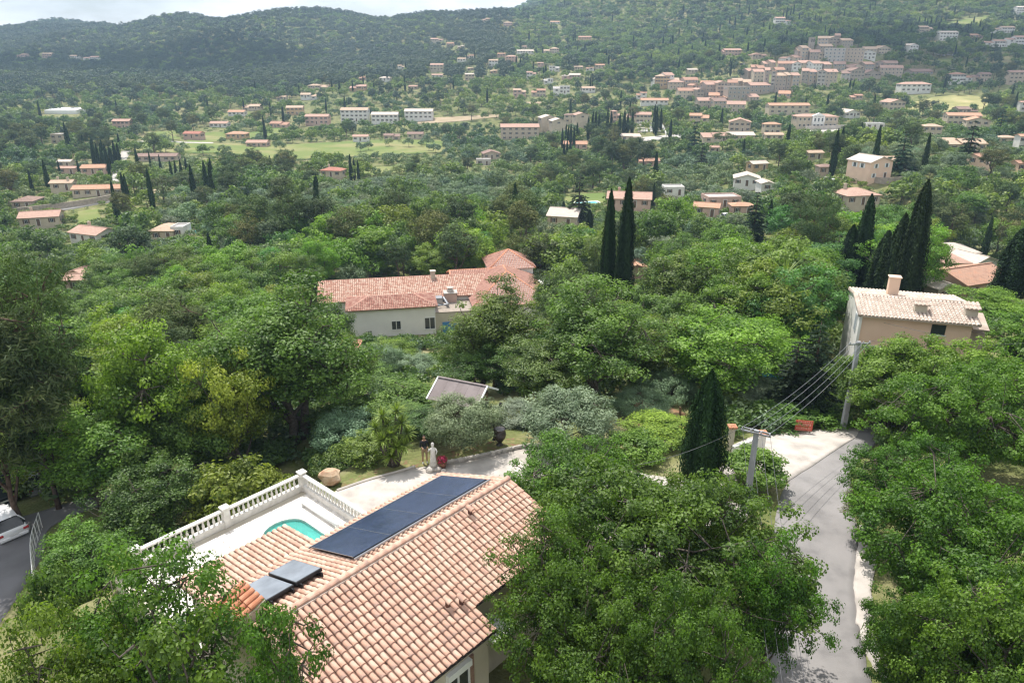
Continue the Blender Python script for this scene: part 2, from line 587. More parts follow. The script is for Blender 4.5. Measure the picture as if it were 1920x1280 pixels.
def resample(pts, n):
    P = np.array(pts, float)
    # Catmull-Rom through the points, then even spacing
    Q = np.vstack([2 * P[0] - P[1], P, 2 * P[-1] - P[-2]])
    out = []
    for i in range(1, len(Q) - 2):
        for t in np.linspace(0, 1, 16, endpoint=False):
            a, b, c, d = Q[i - 1], Q[i], Q[i + 1], Q[i + 2]
            out.append(0.5 * (2 * b + (c - a) * t + (2 * a - 5 * b + 4 * c - d) * t * t + (-a + 3 * b - 3 * c + d) * t ** 3))
    out.append(P[-1])
    out = np.array(out)
    L = np.concatenate([[0], np.cumsum(np.linalg.norm(np.diff(out, axis=0), axis=1))])
    s = np.linspace(0, L[-1], n)
    return np.stack([np.interp(s, L, out[:, k]) for k in range(out.shape[1])], -1)

def sheet(name, left, right, mat, off, n=60, m=10, kind='structure', wob=0.0, lip=0.25):
    """strip lying on the terrain between two lines of (x, y), with its edges turned down into the earth"""
    A, B = resample([p[:2] for p in left], n), resample([p[:2] for p in right], n)
    if wob:
        r = np.random.RandomState(len(name))
        for Q in (A, B):
            Q += np.convolve(r.normal(size=n), np.ones(3) / 3, 'same')[:, None] * wob
    rows = []
    for i in range(n):
        t = np.linspace(0, 1, m)[:, None]
        rows.append(A[i] * (1 - t) + B[i] * t)
    G = np.array(rows)
    Z = ground(G[..., 0], G[..., 1]) + off
    V = np.concatenate([G, Z[..., None]], -1)
    lo0 = V[:, :1].copy(); lo0[..., 2] -= lip
    lo1 = V[:, -1:].copy(); lo1[..., 2] -= lip
    V = np.concatenate([lo0, V, lo1], 1)
    k = V.shape[1]
    idx = np.arange(n * k).reshape(n, k)
    Fq = np.stack([idx[:-1, :-1], idx[:-1, 1:], idx[1:, 1:], idx[1:, :-1]], -1).reshape(-1, 4)
    o = new_obj(name, mesh_tris(name, V.reshape(-1, 3), Fq, mat))
    return struct(o, kind)
# ------------------------------------------------------------------ tree makers
M_BARK = pm('bark_grey_brown', (0.075, 0.062, 0.05), (0.15, 0.13, 0.11), scale=6, rough=0.95, bump=0.8, spec=0.1)
M_BARK_PINE = pm('bark_pine', (0.085, 0.055, 0.042), (0.16, 0.115, 0.09), scale=5, rough=0.95, bump=0.9, spec=0.1)
M_OAK = leaf_mat('oak_leaves', (0.050, 0.100, 0.020), (0.215, 0.310, 0.066), trans=0.40)
M_OLIVE = leaf_mat('olive_leaves', (0.085, 0.130, 0.062), (0.258, 0.325, 0.185), trans=0.18, rough=0.55)
M_CYP = leaf_mat('cypress_needles', (0.014, 0.034, 0.012), (0.045, 0.082, 0.024), trans=0.08, rough=0.7, spec=0.15)
M_PINE = leaf_mat('pine_needles', (0.040, 0.068, 0.024), (0.150, 0.190, 0.070), trans=0.15, rough=0.65, spec=0.2)
M_FIR = leaf_mat('fir_needles', (0.020, 0.042, 0.018), (0.070, 0.105, 0.045), trans=0.10, rough=0.65, spec=0.2)
_FT = [(0.72, 0.82, 0.85), (0.95, 1.0, 0.9), (0.82, 0.92, 0.8), (1.25, 1.2, 0.95), (1.05, 1.08, 1.05)]
M_OAK_FAR = leaf_mat('oak_leaves_of_the_wood', (0.060, 0.105, 0.030), (0.215, 0.285, 0.080), trans=0.35, far=_FT)
M_OLIVE_FAR = leaf_mat('olive_leaves_of_the_grove', (0.085, 0.130, 0.065), (0.250, 0.315, 0.180), trans=0.15, far=_FT)
M_PINE_FAR = leaf_mat('pine_needles_of_the_wood', (0.024, 0.050, 0.026), (0.085, 0.128, 0.058), trans=0.12, far=_FT)
M_CYP_FAR = leaf_mat('cypress_needles_of_the_hill', (0.014, 0.034, 0.012), (0.042, 0.075, 0.024), trans=0.08, far=_FT)
M_BROOM = leaf_mat('broom_flowers', (0.10, 0.12, 0.02), (0.62, 0.47, 0.03), trans=0.2)

def _unit(A):
    return A / np.maximum(np.linalg.norm(A, axis=-1, keepdims=True), 1e-9)

def leaf_cards(P, N, L, W, tint, rs, fold=0.22, tdir=None, tw=1.0):
    """folded diamond leaves: P base points, N normals, L lengths, W widths"""
    R = rs.normal(size=P.shape)
    if tdir is not None:
        R = R * tw + tdir
    T = R - N * (R * N).sum(1, keepdims=True)
    T = _unit(T)
    B = np.cross(N, T)
    L = np.broadcast_to(L, (len(P),))[:, None]
    W = np.broadcast_to(W, (len(P),))[:, None]
    k = len(P)
    V = np.empty((k, 4, 3), np.float32)
    V[:, 0] = P - T * L * 0.5
    V[:, 1] = P + B * W * 0.5 + N * W * fold
    V[:, 2] = P + T * L * 0.5
    V[:, 3] = P - B * W * 0.5 + N * W * fold
    i = np.arange(k)[:, None] * 4
    F = np.concatenate([i + np.array([[0, 1, 2]]), i + np.array([[0, 2, 3]])], 0)
    return V.reshape(-1, 3), F, np.repeat(np.clip(tint, 0, 1), 4)

def ball(rs, n, bias=0.45):
    d = _unit(rs.normal(size=(n, 3)))
    return d, d * (rs.rand(n, 1) ** bias)

def gen_crown_tree(seed, h, w, bare=0.25, ncl=90, lpc=60, ls=0.3, lw=0.55, cr=0.8, flat=0.7, limbs=8, twig=0.5, lean=0.1, tr=None, top=1.0,
                   core=0.5, bottom=-0.5, rough=0.3, trunks=1, tri=3, spread=1.0):
    """deciduous / olive / pine tree -> (trunk MB, V, F, tint)"""
    rs = np.random.RandomState(seed)
    tr = tr or 0.022 * h + 0.02
    zb = h * bare
    C = np.array([0, 0, zb + (h - zb) * 0.5])
    RAD = np.array([w / 2, w / 2, (h - zb) * 0.5])
    lob = _unit(rs.normal(size=(9, 3)))
    lob[:, 2] = np.abs(lob[:, 2]) * 0.8 - 0.15
    lob = _unit(lob)
    def env(d):
        s = np.clip((d @ lob.T), 0, 1) ** 5
        return (1 - rough) + rough * 1.25 * s.max(1) + rs.normal(size=len(d)) * rough * 0.12
    mb = MB()
    mb.smooth = True
    # trunk(s) and limbs
    nodes = []
    lx, ly = rs.normal(size=2) * lean * h * 0.15
    for q in range(trunks):
        off = np.zeros(2) if trunks == 1 else rs.normal(size=2) * w * 0.05
        zt = zb + (h - zb) * 0.62
        pts = [np.array([off[0] + lx * t * t + rs.normal() * 0.012 * h * (t > 0), off[1] + ly * t * t + rs.normal() * 0.012 * h * (t > 0), zt * t]) for t in np.linspace(0, 1, 6)]
        pts[0][2] = -0.6
        mb.tube(pts, [tr * 1.35] + [tr * (1 - 0.8 * t) for t in np.linspace(0.2, 1, 5)], 7 if tri > 3 else 5)
        for k in range(limbs):
            t0 = rs.uniform(0.0, 1.0)
            zz = zb * 0.75 + (zt - zb * 0.75) * (k + 0.5) / limbs
            f = np.clip(zz / zt, 0, 1) * 5
            i = min(int(f), 4)
            base = pts[i] * (1 - f + i) + pts[i + 1] * (f - i)
            a = 2.4 * k + rs.uniform(-0.5, 0.5)
            el = rs.uniform(-0.05, 0.5) + 0.75 * k / limbs
            d = np.array([math.cos(a) * math.cos(el), math.sin(a) * math.cos(el), math.sin(el)])
            R = (env(d[None])[0]) * 0.72 * spread
            end = C + d * RAD * R
            if end[2] < base[2] * 0.7:
                end[2] = base[2] * 0.7
            mid = base * 0.5 + end * 0.5 + np.array([0, 0, -0.06 * h]) + rs.normal(size=3) * 0.03 * h
            lp = [base, base * 0.6 + mid * 0.4, mid, mid * 0.5 + end * 0.5, end]
            r0 = tr * (0.55 - 0.25 * k / limbs)
            mb.tube(lp, [r0, r0 * 0.8, r0 * 0.6, r0 * 0.42, r0 * 0.2], 5 if tri > 3 else 4, caps=False)
            nodes += [(p, r0 * s) for p, s in ((lp[2], .5), (lp[3], .4), (lp[4], .25))]
        nodes.append((pts[5], tr * 0.2))
    NP_ = np.array([p for p, r in nodes])
    # clumps
    d = _unit(rs.normal(size=(ncl * 3, 3)))
    d = d[d[:, 2] > bottom][:ncl]
    n = len(d)
    rr = env(d) * (1 - core * rs.rand(n) ** 2.2)
    CC = C + d * RAD * rr[:, None] * np.array([1, 1, top])
    CC[:, :2] += np.array([lx, ly]) * 0.6
    cs = cr * rs.uniform(0.65, 1.3, n)
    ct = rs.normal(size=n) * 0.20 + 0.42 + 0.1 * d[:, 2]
    if twig:
        for i in range(n):
            if rs.rand() < twig:
                q = NP_[np.argmin(((NP_ - CC[i]) ** 2).sum(1))]
                m = q * 0.5 + CC[i] * 0.5 + rs.normal(size=3) * 0.04 * w - np.array([0, 0, 0.02 * h])
                r = 0.0022 * h + 0.006
                mb.tube([q, m, CC[i] + d[i] * cs[i] * 0.5], [r * 1.5, r, r * 0.35], 3, caps=False)
    cnt = np.maximum((lpc * (cs / cr) ** 2).astype(int), 4)
    I = np.repeat(np.arange(n), cnt)
    bd, bp = ball(rs, len(I), 0.5)
    Pp = CC[I] + bp * cs[I][:, None] * np.array([1, 1, flat])
    Nn = _unit(bd * 0.75 + np.array([0, 0, 0.40]) + d[I] * 0.25 + rs.normal(size=bd.shape) * 0.38)
    Ls = ls * rs.uniform(0.65, 1.3, len(I))
    V, F, T = leaf_cards(Pp, Nn, Ls, Ls * lw, ct[I] + rs.normal(size=len(I)) * 0.17, rs)
    return mb, V, F, T

def gen_cypress(seed, h, w, n, ls, fat=0.0):
    rs = np.random.RandomState(seed)
    def prof(t):
        return np.minimum(1, (np.maximum(t, 0) / (0.22 - 0.12 * fat) + 0.12) ** 0.6) * np.maximum(1 - t ** (2.0 + fat), 0) ** 0.75
    ph = rs.uniform(0, 6.28, 8)
    def rad(t, a):
        return (w / 2) * prof(t) * (1 + 0.13 * np.sin(5 * a + ph[0] + 3 * t) + 0.09 * np.sin(9 * a + ph[1] - 5 * t) + 0.08 * np.sin(17 * t + 2 * a + ph[2]))
    t = rs.rand(n) ** 0.85
    a = rs.uniform(0, 2 * PI, n)
    r = rad(t, a) * (1 - 0.24 * rs.rand(n) ** 1.5 + 0.38 * rs.rand(n) ** 7)
    z = 0.04 * h + 0.96 * h * t
    O = np.stack([np.cos(a), np.sin(a), np.zeros(n)], -1)
    P = O * r[:, None] + np.stack([0 * z, 0 * z, z], -1)
    N = _unit(O + rs.normal(size=O.shape) * 0.35 + np.array([0, 0, 0.15]))
    tint = 0.35 + 0.22 * np.sin(5 * a + ph[0] + 3 * t) + rs.normal(size=n) * 0.2
    V, F, T = leaf_cards(P, N, ls * rs.uniform(0.7, 1.5, n), ls * 0.4, tint, rs, tdir=np.array([0, 0, 1.0]) + O * 0.25, tw=0.3)
    # dense inner core, so no sky shows through
    k = 10
    ts = np.linspace(0.0, 0.97, 9)
    A = np.arange(k) * 2 * PI / k
    cv = np.array([[math.cos(x) * 0.8 * rad(np.array(s), x), math.sin(x) * 0.8 * rad(np.array(s), x), 0.05 * h + 0.93 * h * s] for s in ts for x in A])
    cf = []
    for i in range(len(ts) - 1):
        for j in range(k):
            q = [i * k + j, i * k + (j + 1) % k, (i + 1) * k + (j + 1) % k, (i + 1) * k + j]
            cf += [[q[0], q[1], q[2]], [q[0], q[2], q[3]]]
    F = np.concatenate([F, np.array(cf) + len(V)])
    V = np.concatenate([V, cv])
    T = np.concatenate([T, np.full(len(cv), 0.12)])
    mb = MB(); mb.smooth = True
    mb.tube([(0, 0, -0.5), (0, 0, 0.1 * h)], [0.06 * w + 0.08, 0.05 * w + 0.05], 6)
    return mb, V, F, T

def gen_conifer(seed, h, w, n, ls, bare=0.06, layers=16, droop=0.25, feather=0.5):
    """layered conifer (spruce, cedar)"""
    rs = np.random.RandomState(seed)
    mb = MB(); mb.smooth = True
    mb.tube([(0, 0, -0.5), (0.01 * h, 0, 0.5 * h), (0, 0, h * 0.98)], [0.02 * h + 0.03, 0.012 * h + 0.02, 0.01], 6)
    Ps, Ns, Ts, D = [], [], [], []
    per = []
    for i in range(layers):
        t = (i + rs.uniform(-0.3, 0.3)) / layers
        t = min(max(t, 0), 0.97)
        z = h * (bare + (1 - bare) * t)
        L = (w / 2) * (1 - t) ** 0.85 + 0.05 * w
        nb = max(4, int(9 * (1 - t) + 3))
        for b in range(nb):
            a = b * 2 * PI / nb + rs.uniform(-0.4, 0.4) + i
            Lb = L * rs.uniform(0.65, 1.12)
            per.append((z, a, Lb, t))
            if rs.rand() < 0.5:
                e = np.array([math.cos(a) * Lb * 0.8, math.sin(a) * Lb * 0.8, z - droop * Lb * 0.6])
                mb.tube([(0, 0, z), e], [0.012 * h * (1 - t) * 0.5 + 0.012, 0.006], 3, caps=False)
    per = np.array(per)
    wgt = per[:, 2] ** 1.6
    I = rs.choice(len(per), n, p=wgt / wgt.sum())
    z, a, Lb, t = per[I].T
    s = rs.rand(n) ** 0.65
    side = rs.normal(size=n) * feather * 0.32 * Lb * (1.15 - s)
    x = s * Lb
    P = np.stack([np.cos(a) * x - np.sin(a) * side, np.sin(a) * x + np.cos(a) * side, z - droop * Lb * s ** 1.5 + rs.normal(size=n) * 0.05 * Lb], -1)
    O = np.stack([np.cos(a), np.sin(a), -0.2 + 0 * a], -1)
    N = _unit(np.array([0, 0, 1.0]) + rs.normal(size=P.shape) * 0.5)
    V, F, T = leaf_cards(P, N, ls * rs.uniform(0.7, 1.4, n), ls * 0.45, 0.35 + 0.35 * (s - 0.5) + rs.normal(size=n) * 0.2, rs, tdir=O, tw=0.5)
    return mb, V, F, T

class Kind:
    """one tree shape: shared trunk and crown meshes"""
    def __init__(self, name, gen, mat, bark=M_BARK, joined=False):
        mb, V, F, T = gen
        self.h = float(V[:, 2].max())
        self.w = float(np.percentile(np.hypot(V[:, 0], V[:, 1]), 97) * 2)
        self.crown = mesh_tris(name + '_crown', V, F, mat, T)
        self.trunk = mb.mesh(name + '_trunk', bark)
        self.one = None
        if joined:
            k = len(mb.v)
            me = bpy.data.meshes.new(name)
            me.from_pydata(mb.v, [], mb.f)
            tv = np.array(mb.v)
            tf = []
            for f in mb.f:
                for i in range(1, len(f) - 1):
                    tf.append([f[0], f[i], f[i + 1]])
            bpy.data.meshes.remove(me)
            me = mesh_tris(name, np.concatenate([V, tv]), np.concatenate([F, np.array(tf) + len(V)]), mat, np.concatenate([T, np.zeros(len(tv))]))
            me.materials.append(bark)
            mi = np.zeros(len(F) + len(tf), dtype=np.int32)
            mi[len(F):] = 1
            me.polygons.foreach_set('material_index', mi)
            self.one = me
            self.tris = len(F)

KN = {}
def kinds(key, *ks):
    KN[key] = ks

# near oaks (their own shapes)
def near_oak(seed, h, w, **k):
    a = dict(bare=0.16, ncl=330, lpc=150, ls=0.15, lw=0.66, cr=0.54, flat=0.62, limbs=12, twig=0.5, core=0.6, rough=0.42, tri=4, bottom=-0.75)
    a.update(k)
    return gen_crown_tree(seed, h, w, **a)
# trees of the middle distance
kinds('oak_mid', *[Kind('oak_tree', gen_crown_tree(20 + i, 10, (7.6, 8.4, 6.8, 7.4)[i], bare=0.07, ncl=200, lpc=130, ls=0.21, lw=0.62, cr=0.80, flat=0.62, limbs=9, twig=0.6, rough=0.48, core=0.72, bottom=-0.92), M_OAK) for i in range(4)])
kinds('tall_mid', *[Kind('oak_tree', gen_crown_tree(30 + i, 13, (8.0, 9.0)[i], bare=0.12, ncl=240, lpc=130, ls=0.21, lw=0.6, cr=0.82, flat=0.65, limbs=11, twig=0.6, rough=0.5, trunks=2, core=0.72, bottom=-0.8), M_OAK) for i in range(2)])
kinds('olive_mid', *[Kind('olive_tree', gen_crown_tree(40 + i, 4.6, (5.0, 5.6, 4.6)[i], bare=0.08, ncl=150, lpc=170, ls=0.17, lw=0.34, cr=0.55, flat=0.85, limbs=8, twig=0.5, rough=0.2, core=0.5, bottom=-0.6), M_OLIVE) for i in range(3)])
kinds('shrub_mid', *[Kind('shrub', gen_crown_tree(50 + i, 3.0, 3.8, bare=0.02, ncl=80, lpc=80, ls=0.2, lw=0.55, cr=0.5, limbs=6, twig=0.4, rough=0.32, core=0.55, bottom=-0.35), M_OAK) for i in range(2)])
kinds('cypress_near', Kind('cypress_tree', gen_cypress(60, 8.0, 2.3, 15000, 0.19, 0.4), M_CYP))
kinds('cypress_mid', *[Kind('cypress_tree', gen_cypress(61 + i, 20, 2.6, 10000, 0.40, 0.8), M_CYP) for i in range(2)])
kinds('pine_mid', *[Kind('pine_tree', gen_crown_tree(70 + i, 14, (8, 7)[i], bare=0.10, ncl=170, lpc=110, ls=0.42, lw=0.16, cr=1.0, flat=0.55, limbs=11, twig=0.6, rough=0.45, core=0.65, bottom=-0.85, tr=0.17), M_PINE, M_BARK_PINE) for i in range(2)])
kinds('fir_mid', *[Kind('fir_tree', gen_conifer(80 + i, 14, (6.5, 5.5)[i], 11000, 0.42), M_FIR, M_BARK_PINE) for i in range(2)])
# far trees
kinds('oak_far', *[Kind('oak_tree', gen_crown_tree(100 + i, 8, (8.0, 7.2, 8.8, 7.0, 6.4)[i], bare=0.12, ncl=72, lpc=44, ls=0.40, lw=0.7, cr=0.98, limbs=4, twig=0, rough=0.34, core=0.45, bottom=-0.45), M_OAK, joined=True) for i in range(5)])
kinds('olive_far', *[Kind('olive_tree', gen_crown_tree(110 + i, 5, (5.6, 6.2, 5.0)[i], bare=0.14, ncl=56, lpc=44, ls=0.34, lw=0.5, cr=0.78, limbs=4, twig=0, rough=0.26, core=0.45, bottom=-0.5), M_OLIVE, joined=True) for i in range(3)])
kinds('pine_far', *[Kind('pine_tree', gen_crown_tree(120 + i, 12, (7, 8, 6)[i], bare=0.3, ncl=66, lpc=48, ls=0.52, lw=0.34, cr=1.1, flat=0.6, limbs=6, twig=0.3, rough=0.42, core=0.55, bottom=-0.7), M_PINE, M_BARK_PINE, joined=True) for i in range(3)])
kinds('cypress_far', *[Kind('cypress_tree', gen_cypress(130 + i, 14, 2.2, 900, 0.75), M_CYP, joined=True) for i in range(2)])
kinds('umbrella_far', *[Kind('umbrella_pine', gen_crown_tree(140 + i, 11, 10, bare=0.5, ncl=60, lpc=30, ls=0.6, lw=0.34, cr=1.0, flat=0.5, limbs=9, twig=0.4, rough=0.15, core=0.4, bottom=-0.25), M_PINE, M_BARK_PINE, joined=True) for i in range(1)])
kinds('fir_far', *[Kind('fir_tree', gen_conifer(150, 13, 6.5, 2200, 0.8, layers=11), M_FIR, M_BARK_PINE, joined=True)])
# trees of the woods on the hills
kinds('wood_oak', *[Kind('wood_tree', gen_crown_tree(160 + i, 8, 8.6, bare=0.05, ncl=30, lpc=18, ls=0.95, lw=0.75, cr=1.5, limbs=1, twig=0, rough=0.3, core=0.3, bottom=-0.2), M_OAK_FAR, joined=True) for i in range(4)])
kinds('wood_olive', *[Kind('grove_tree', gen_crown_tree(170 + i, 5, 6.2, bare=0.05, ncl=30, lpc=18, ls=0.7, lw=0.6, cr=1.05, limbs=1, twig=0, rough=0.25, core=0.3, bottom=-0.2), M_OLIVE_FAR, joined=True) for i in range(2)])
kinds('wood_pine', *[Kind('wood_pine', gen_crown_tree(180 + i, 11, 7.5, bare=0.18, ncl=32, lpc=18, ls=0.95, lw=0.6, cr=1.35, limbs=2, twig=0, rough=0.35, core=0.4, bottom=-0.4), M_PINE_FAR, M_BARK_PINE, joined=True) for i in range(4)])
kinds('wood_cypress', Kind('hill_cypress', gen_cypress(190, 13, 2.4, 160, 1.5), M_CYP_FAR, joined=True))

TREES = []          # every individual tree: dict(o, kind word, tone, px, py, h, wpx)
TONES = {'rich green': (0.58, 0.76, 0.40), 'leafy green': (0.74, 0.89, 0.50), 'dark green': (0.62, 0.72, 0.7), 'mid green': (0.88, 0.95, 0.80), 'bright green': (1.10, 1.22, 0.80), 'yellow-green': (1.7, 1.45, 0.9), 'grey-green': (0.96, 1.0, 1.10),
         'olive green': (1.25, 1.05, 0.85), 'silvery green': (1.04, 1.05, 1.02), 'blue-green': (0.7, 1.0, 1.25), 'deep green': (0.8, 0.85, 0.8), 'brownish green': (1.5, 1.05, 0.9), 'fresh green': (1.22, 1.32, 0.72)}
CATS = {'oak_tree': 'oak tree', 'olive_tree': 'olive tree', 'cypress_tree': 'cypress', 'pine_tree': 'pine tree', 'umbrella_pine': 'umbrella pine', 'fir_tree': 'fir tree', 'shrub': 'shrub', 'near_oak': 'oak tree'}

def plant(K, name, P, h, w, tone, label=None, group=None, split=True, rot=None, sz=None):
    """one tree: an Empty with trunk and crown (or one mesh when far)"""
    r = rnd.uniform(0, 2 * PI) if rot is None else rot
    s = Vector((w / K.w, w / K.w, h / K.h))
    c = TONES[tone]
    j = [rnd.uniform(0.9, 1.1) for _ in range(3)]
    c = (c[0] * j[0], c[1] * j[1], c[2] * j[2], 1)
    if split:
        o = bpy.data.objects.new(name, None)
        link(o)
        t = new_obj('trunk', K.trunk, o)
        k = new_obj('crown', K.crown, o)
        k.color = c
    else:
        o = new_obj(name, K.one)
        o.color = c
    o.location = P
    o.rotation_euler = (0, 0, r)
    o.scale = s
    o['category'] = CATS[name]
    tag(o, label or '', CATS[name], group)
    px, py, dep = project(np.array([P[0], P[1], P[2] + h * 0.6]))
    TREES.append(dict(o=o, name=name, tone=tone, px=float(px), py=float(py), h=h, wpx=w * F_PX / float(dep), label=label, x=P[0], y=P[1]))
    return o
# ------------------------------------------------------------------ the villa in the foreground
M_WALL_BEIGE = pm('render_beige', (0.52, 0.47, 0.38), (0.45, 0.40, 0.32), scale=1.2, rough=0.9, bump=0.15, bscale=30, spec=0.1)
M_WALL_WHITE = pm('render_white', (0.80, 0.78, 0.74), (0.73, 0.71, 0.67), scale=0.5, rough=0.9, bump=0.0, bscale=25, spec=0.1)
M_STONE_WHITE = pm('cast_stone_white', (0.74, 0.71, 0.66), (0.60, 0.57, 0.52), scale=3, rough=0.85, bump=0.2, bscale=40, spec=0.15)
M_PAVE = pm('pale_paving', (0.74, 0.70, 0.65), (0.60, 0.56, 0.51), scale=2.2, rough=0.8, bump=0.1, spec=0.2, rand=0.25)
M_TILE = pm('terracotta_tile', (0.29, 0.215, 0.185), (0.60, 0.45, 0.355), c3=(0.505, 0.305, 0.225), scale=5.5, rough=0.85, bump=0.25, bscale=45, spec=0.15, rand=0.30, tint=0.27, lo=0.16, hi=0.86)
M_TILE_BED = pm('terracotta_bed', (0.30, 0.19, 0.14), (0.22, 0.13, 0.10), scale=8, rough=0.95, bump=0.3)
M_TILE_NEW = pm('terracotta_orange', (0.52, 0.25, 0.15), (0.44, 0.18, 0.10), scale=6, rough=0.85, rand=0.2, bump=0.2)
M_MORTAR = pm('pale_mortar', (0.66, 0.56, 0.48), (0.52, 0.40, 0.33), scale=7, rough=0.95, bump=0.4)
M_GUTTER = pm('gutter_brown', (0.035, 0.028, 0.026), (0.05, 0.04, 0.035), rough=0.5)
M_WHITE_PAINT = pm('white_paint', (0.78, 0.78, 0.76), (0.72, 0.72, 0.70), scale=4, rough=0.5)
M_ALU = pm('aluminium', (0.45, 0.46, 0.48), (0.36, 0.37, 0.39), rough=0.35, metal=0.8)
M_BLACK = pm('black_frame', (0.012, 0.012, 0.014), (0.02, 0.02, 0.02), rough=0.5)
M_DARK_GLASS = pm('window_glass', (0.02, 0.025, 0.03), (0.03, 0.035, 0.04), rough=0.08, spec=0.6)
M_PIPE = pm('dark_clay', (0.16, 0.075, 0.055), (0.10, 0.05, 0.04), rough=0.9)
M_CONCRETE = pm('pale_concrete', (0.50, 0.46, 0.42), (0.35, 0.32, 0.29), c3=(0.45, 0.41, 0.37), scale=0.9, rough=0.9, bump=0.25, bscale=12, spec=0.1)

def solar_mat(name, c1, c2, rough, lines):
    m = bpy.data.materials.new(name)
    m.use_nodes = True
    N, L = m.node_tree.nodes, m.node_tree.links
    bs = N['Principled BSDF']
    bs.inputs['Roughness'].default_value = rough
    bs.inputs['Specular IOR Level'].default_value = 0.5
    co = N.new('ShaderNodeTexCoord')
    br = N.new('ShaderNodeTexBrick')
    br.offset = 0.0
    br.inputs['Color1'].default_value = (*c1, 1)
    br.inputs['Color2'].default_value = (*c2, 1)
    br.inputs['Mortar'].default_value = (*lines, 1)
    br.inputs['Scale'].default_value = 1.0
    br.inputs['Mortar Size'].default_value = 0.004
    br.inputs['Brick Width'].default_value = 0.17
    br.inputs['Row Height'].default_value = 0.17
    L.new(co.outputs['Object'], br.inputs['Vector'])
    no = N.new('ShaderNodeTexNoise'); no.inputs['Scale'].default_value = 1.2
    L.new(co.outputs['Object'], no.inputs['Vector'])
    mx = N.new('ShaderNodeMixRGB'); mx.blend_type = 'OVERLAY'; mx.inputs['Fac'].default_value = 0.5
    L.new(br.outputs['Color'], mx.inputs['Color1']); L.new(no.outputs['Fac'], mx.inputs['Color2'])
    L.new(mx.outputs['Color'], bs.inputs['Base Color'])
    return m
M_PV = solar_mat('photovoltaic_cells', (0.018, 0.028, 0.062), (0.026, 0.038, 0.078), 0.18, (0.035, 0.045, 0.075))
M_COLLECTOR = solar_mat('collector_glass', (0.19, 0.21, 0.24), (0.21, 0.23, 0.26), 0.22, (0.20, 0.22, 0.25))

def barrel_verts(L=0.42, r0=0.082, r1=0.102, n=6, rise=0.03):
    """half-barrel tile: y runs down the slope, wide end low"""
    vs, fs = [], []
    for (y, r, z) in ((0, r0, 0.0), (L, r1, rise)):
        for k in range(n + 1):
            a = PI * k / n
            vs.append((r * math.cos(a), y, r * 0.82 * math.sin(a) + z))
    for k in range(n + 1):                               # inner lip at the wide end
        a = PI * k / n
        vs.append(((r1 - 0.016) * math.cos(a), L - 0.002, (r1 - 0.016) * 0.82 * math.sin(a) + rise))
    q = n + 1
    for k in range(n):
        fs.append((k, k + 1, q + k + 1, q + k))
        fs.append((q + k, q + k + 1, 2 * q + k + 1, 2 * q + k))
    fs.append(tuple(range(2 * q, 3 * q)))
    return [Vector(v) for v in vs], [tuple(f) for f in fs]

def slope_frame(O, across, down):
    X = Vector(across).normalized()
    Y = Vector(down).normalized()
    Z = X.cross(Y)
    if Z.z < 0:
        X = -X
        Z = X.cross(Y)
    M = Matrix((X, Y, Z)).transposed().to_4x4()
    M.translation = Vector(O)
    return M

def tile_spots(O, across, down, W, Lslope, colw=0.235, rowl=0.335, keep=None):
    """places of the tiles on one slope; O = upper corner, across = unit vector along the eave"""
    out = []
    nc = max(int(round(W / colw)), 1)
    cw = W / nc
    nr = max(int(round(Lslope / rowl)), 1)
    rl = Lslope / nr
    X, Y = Vector(across).normalized(), Vector(down).normalized()
    base = slope_frame((0, 0, 0), X, Y)
    for i in range(nc):
        for j in range(nr):
            p = Vector(O) + X * ((i + 0.5) * cw) + Y * (j * rl - 0.02)
            if keep and not keep((i + 0.5) * cw, (j + 0.5) * rl, p):
                continue
            M = base.copy()
            M.translation = p
            out.append(M)
    return out

TV, TF = barrel_verts()
def tiles_joined(name, spots, mat, parent, scale=1.0, jitter=0.012, verts=None, faces=None, kind='stuff'):
    mb = MB()
    r = random.Random(len(spots))
    V0, F0 = verts or TV, faces or TF
    for M in spots:
        mb.tint = r.uniform(0.001, 1)
        J = Matrix.Rotation(r.gauss(0, jitter), 4, 'Z') @ Matrix.Scale(scale, 4)
        mb.add([(M @ J) @ v for v in V0], F0)
    o = mb.obj(name, mat, parent)
    if kind:
        o['kind'] = kind
    return o

villa = thing('villa', 'cream villa under a sunlit terracotta barrel tile roof carrying black solar panels', 'house', (VX, VY, 0), VTH)
ZR, SL = 5.35, 0.343
def back_z(y): return ZR - SL * y
def front_z(y): return ZR + SL * y
XN, XF = -11.5, 0.0
YB, YF1, YF2, XS = 4.12, -3.27, -4.32, -5.4
YE = 6.3
ZE0 = back_z(YB)
ZE1 = ZE0 - 0.12 * (YE - YB)
XE = -6.75

# walls
w = MB()
zb = -1.2
def wall_prism(mb, x0, x1, prof):
    k = len(prof)
    vs = [(x0, y, z) for y, z in prof] + [(x1, y, z) for y, z in prof]
    fs = [tuple(range(k - 1, -1, -1)), tuple(range(k, 2 * k))]
    for i in range(k):
        j = (i + 1) % k
        fs.append((i, j, k + j, k + i))
    mb.add(vs, fs)
wall_prism(w, XS + 0.25, XF - 0.3, [(-2.95, zb), (3.85, zb), (3.85, back_z(3.85) - 0.22), (0, ZR - 0.22), (-2.95, front_z(-2.95) - 0.22)])
wall_prism(w, XN + 0.3, XS - 0.02, [(-4.0, zb), (3.85, zb), (3.85, back_z(3.85) - 0.22), (0, ZR - 0.22), (-4.0, front_z(-4.0) - 0.22)])
wall_prism(w, XN + 0.35, XE - 0.25, [(3.9, zb), (6.0, zb), (6.0, ZE1 - 0.16), (3.9, ZE0 - 0.24)])
w.obj('wall', M_WALL_BEIGE, villa)

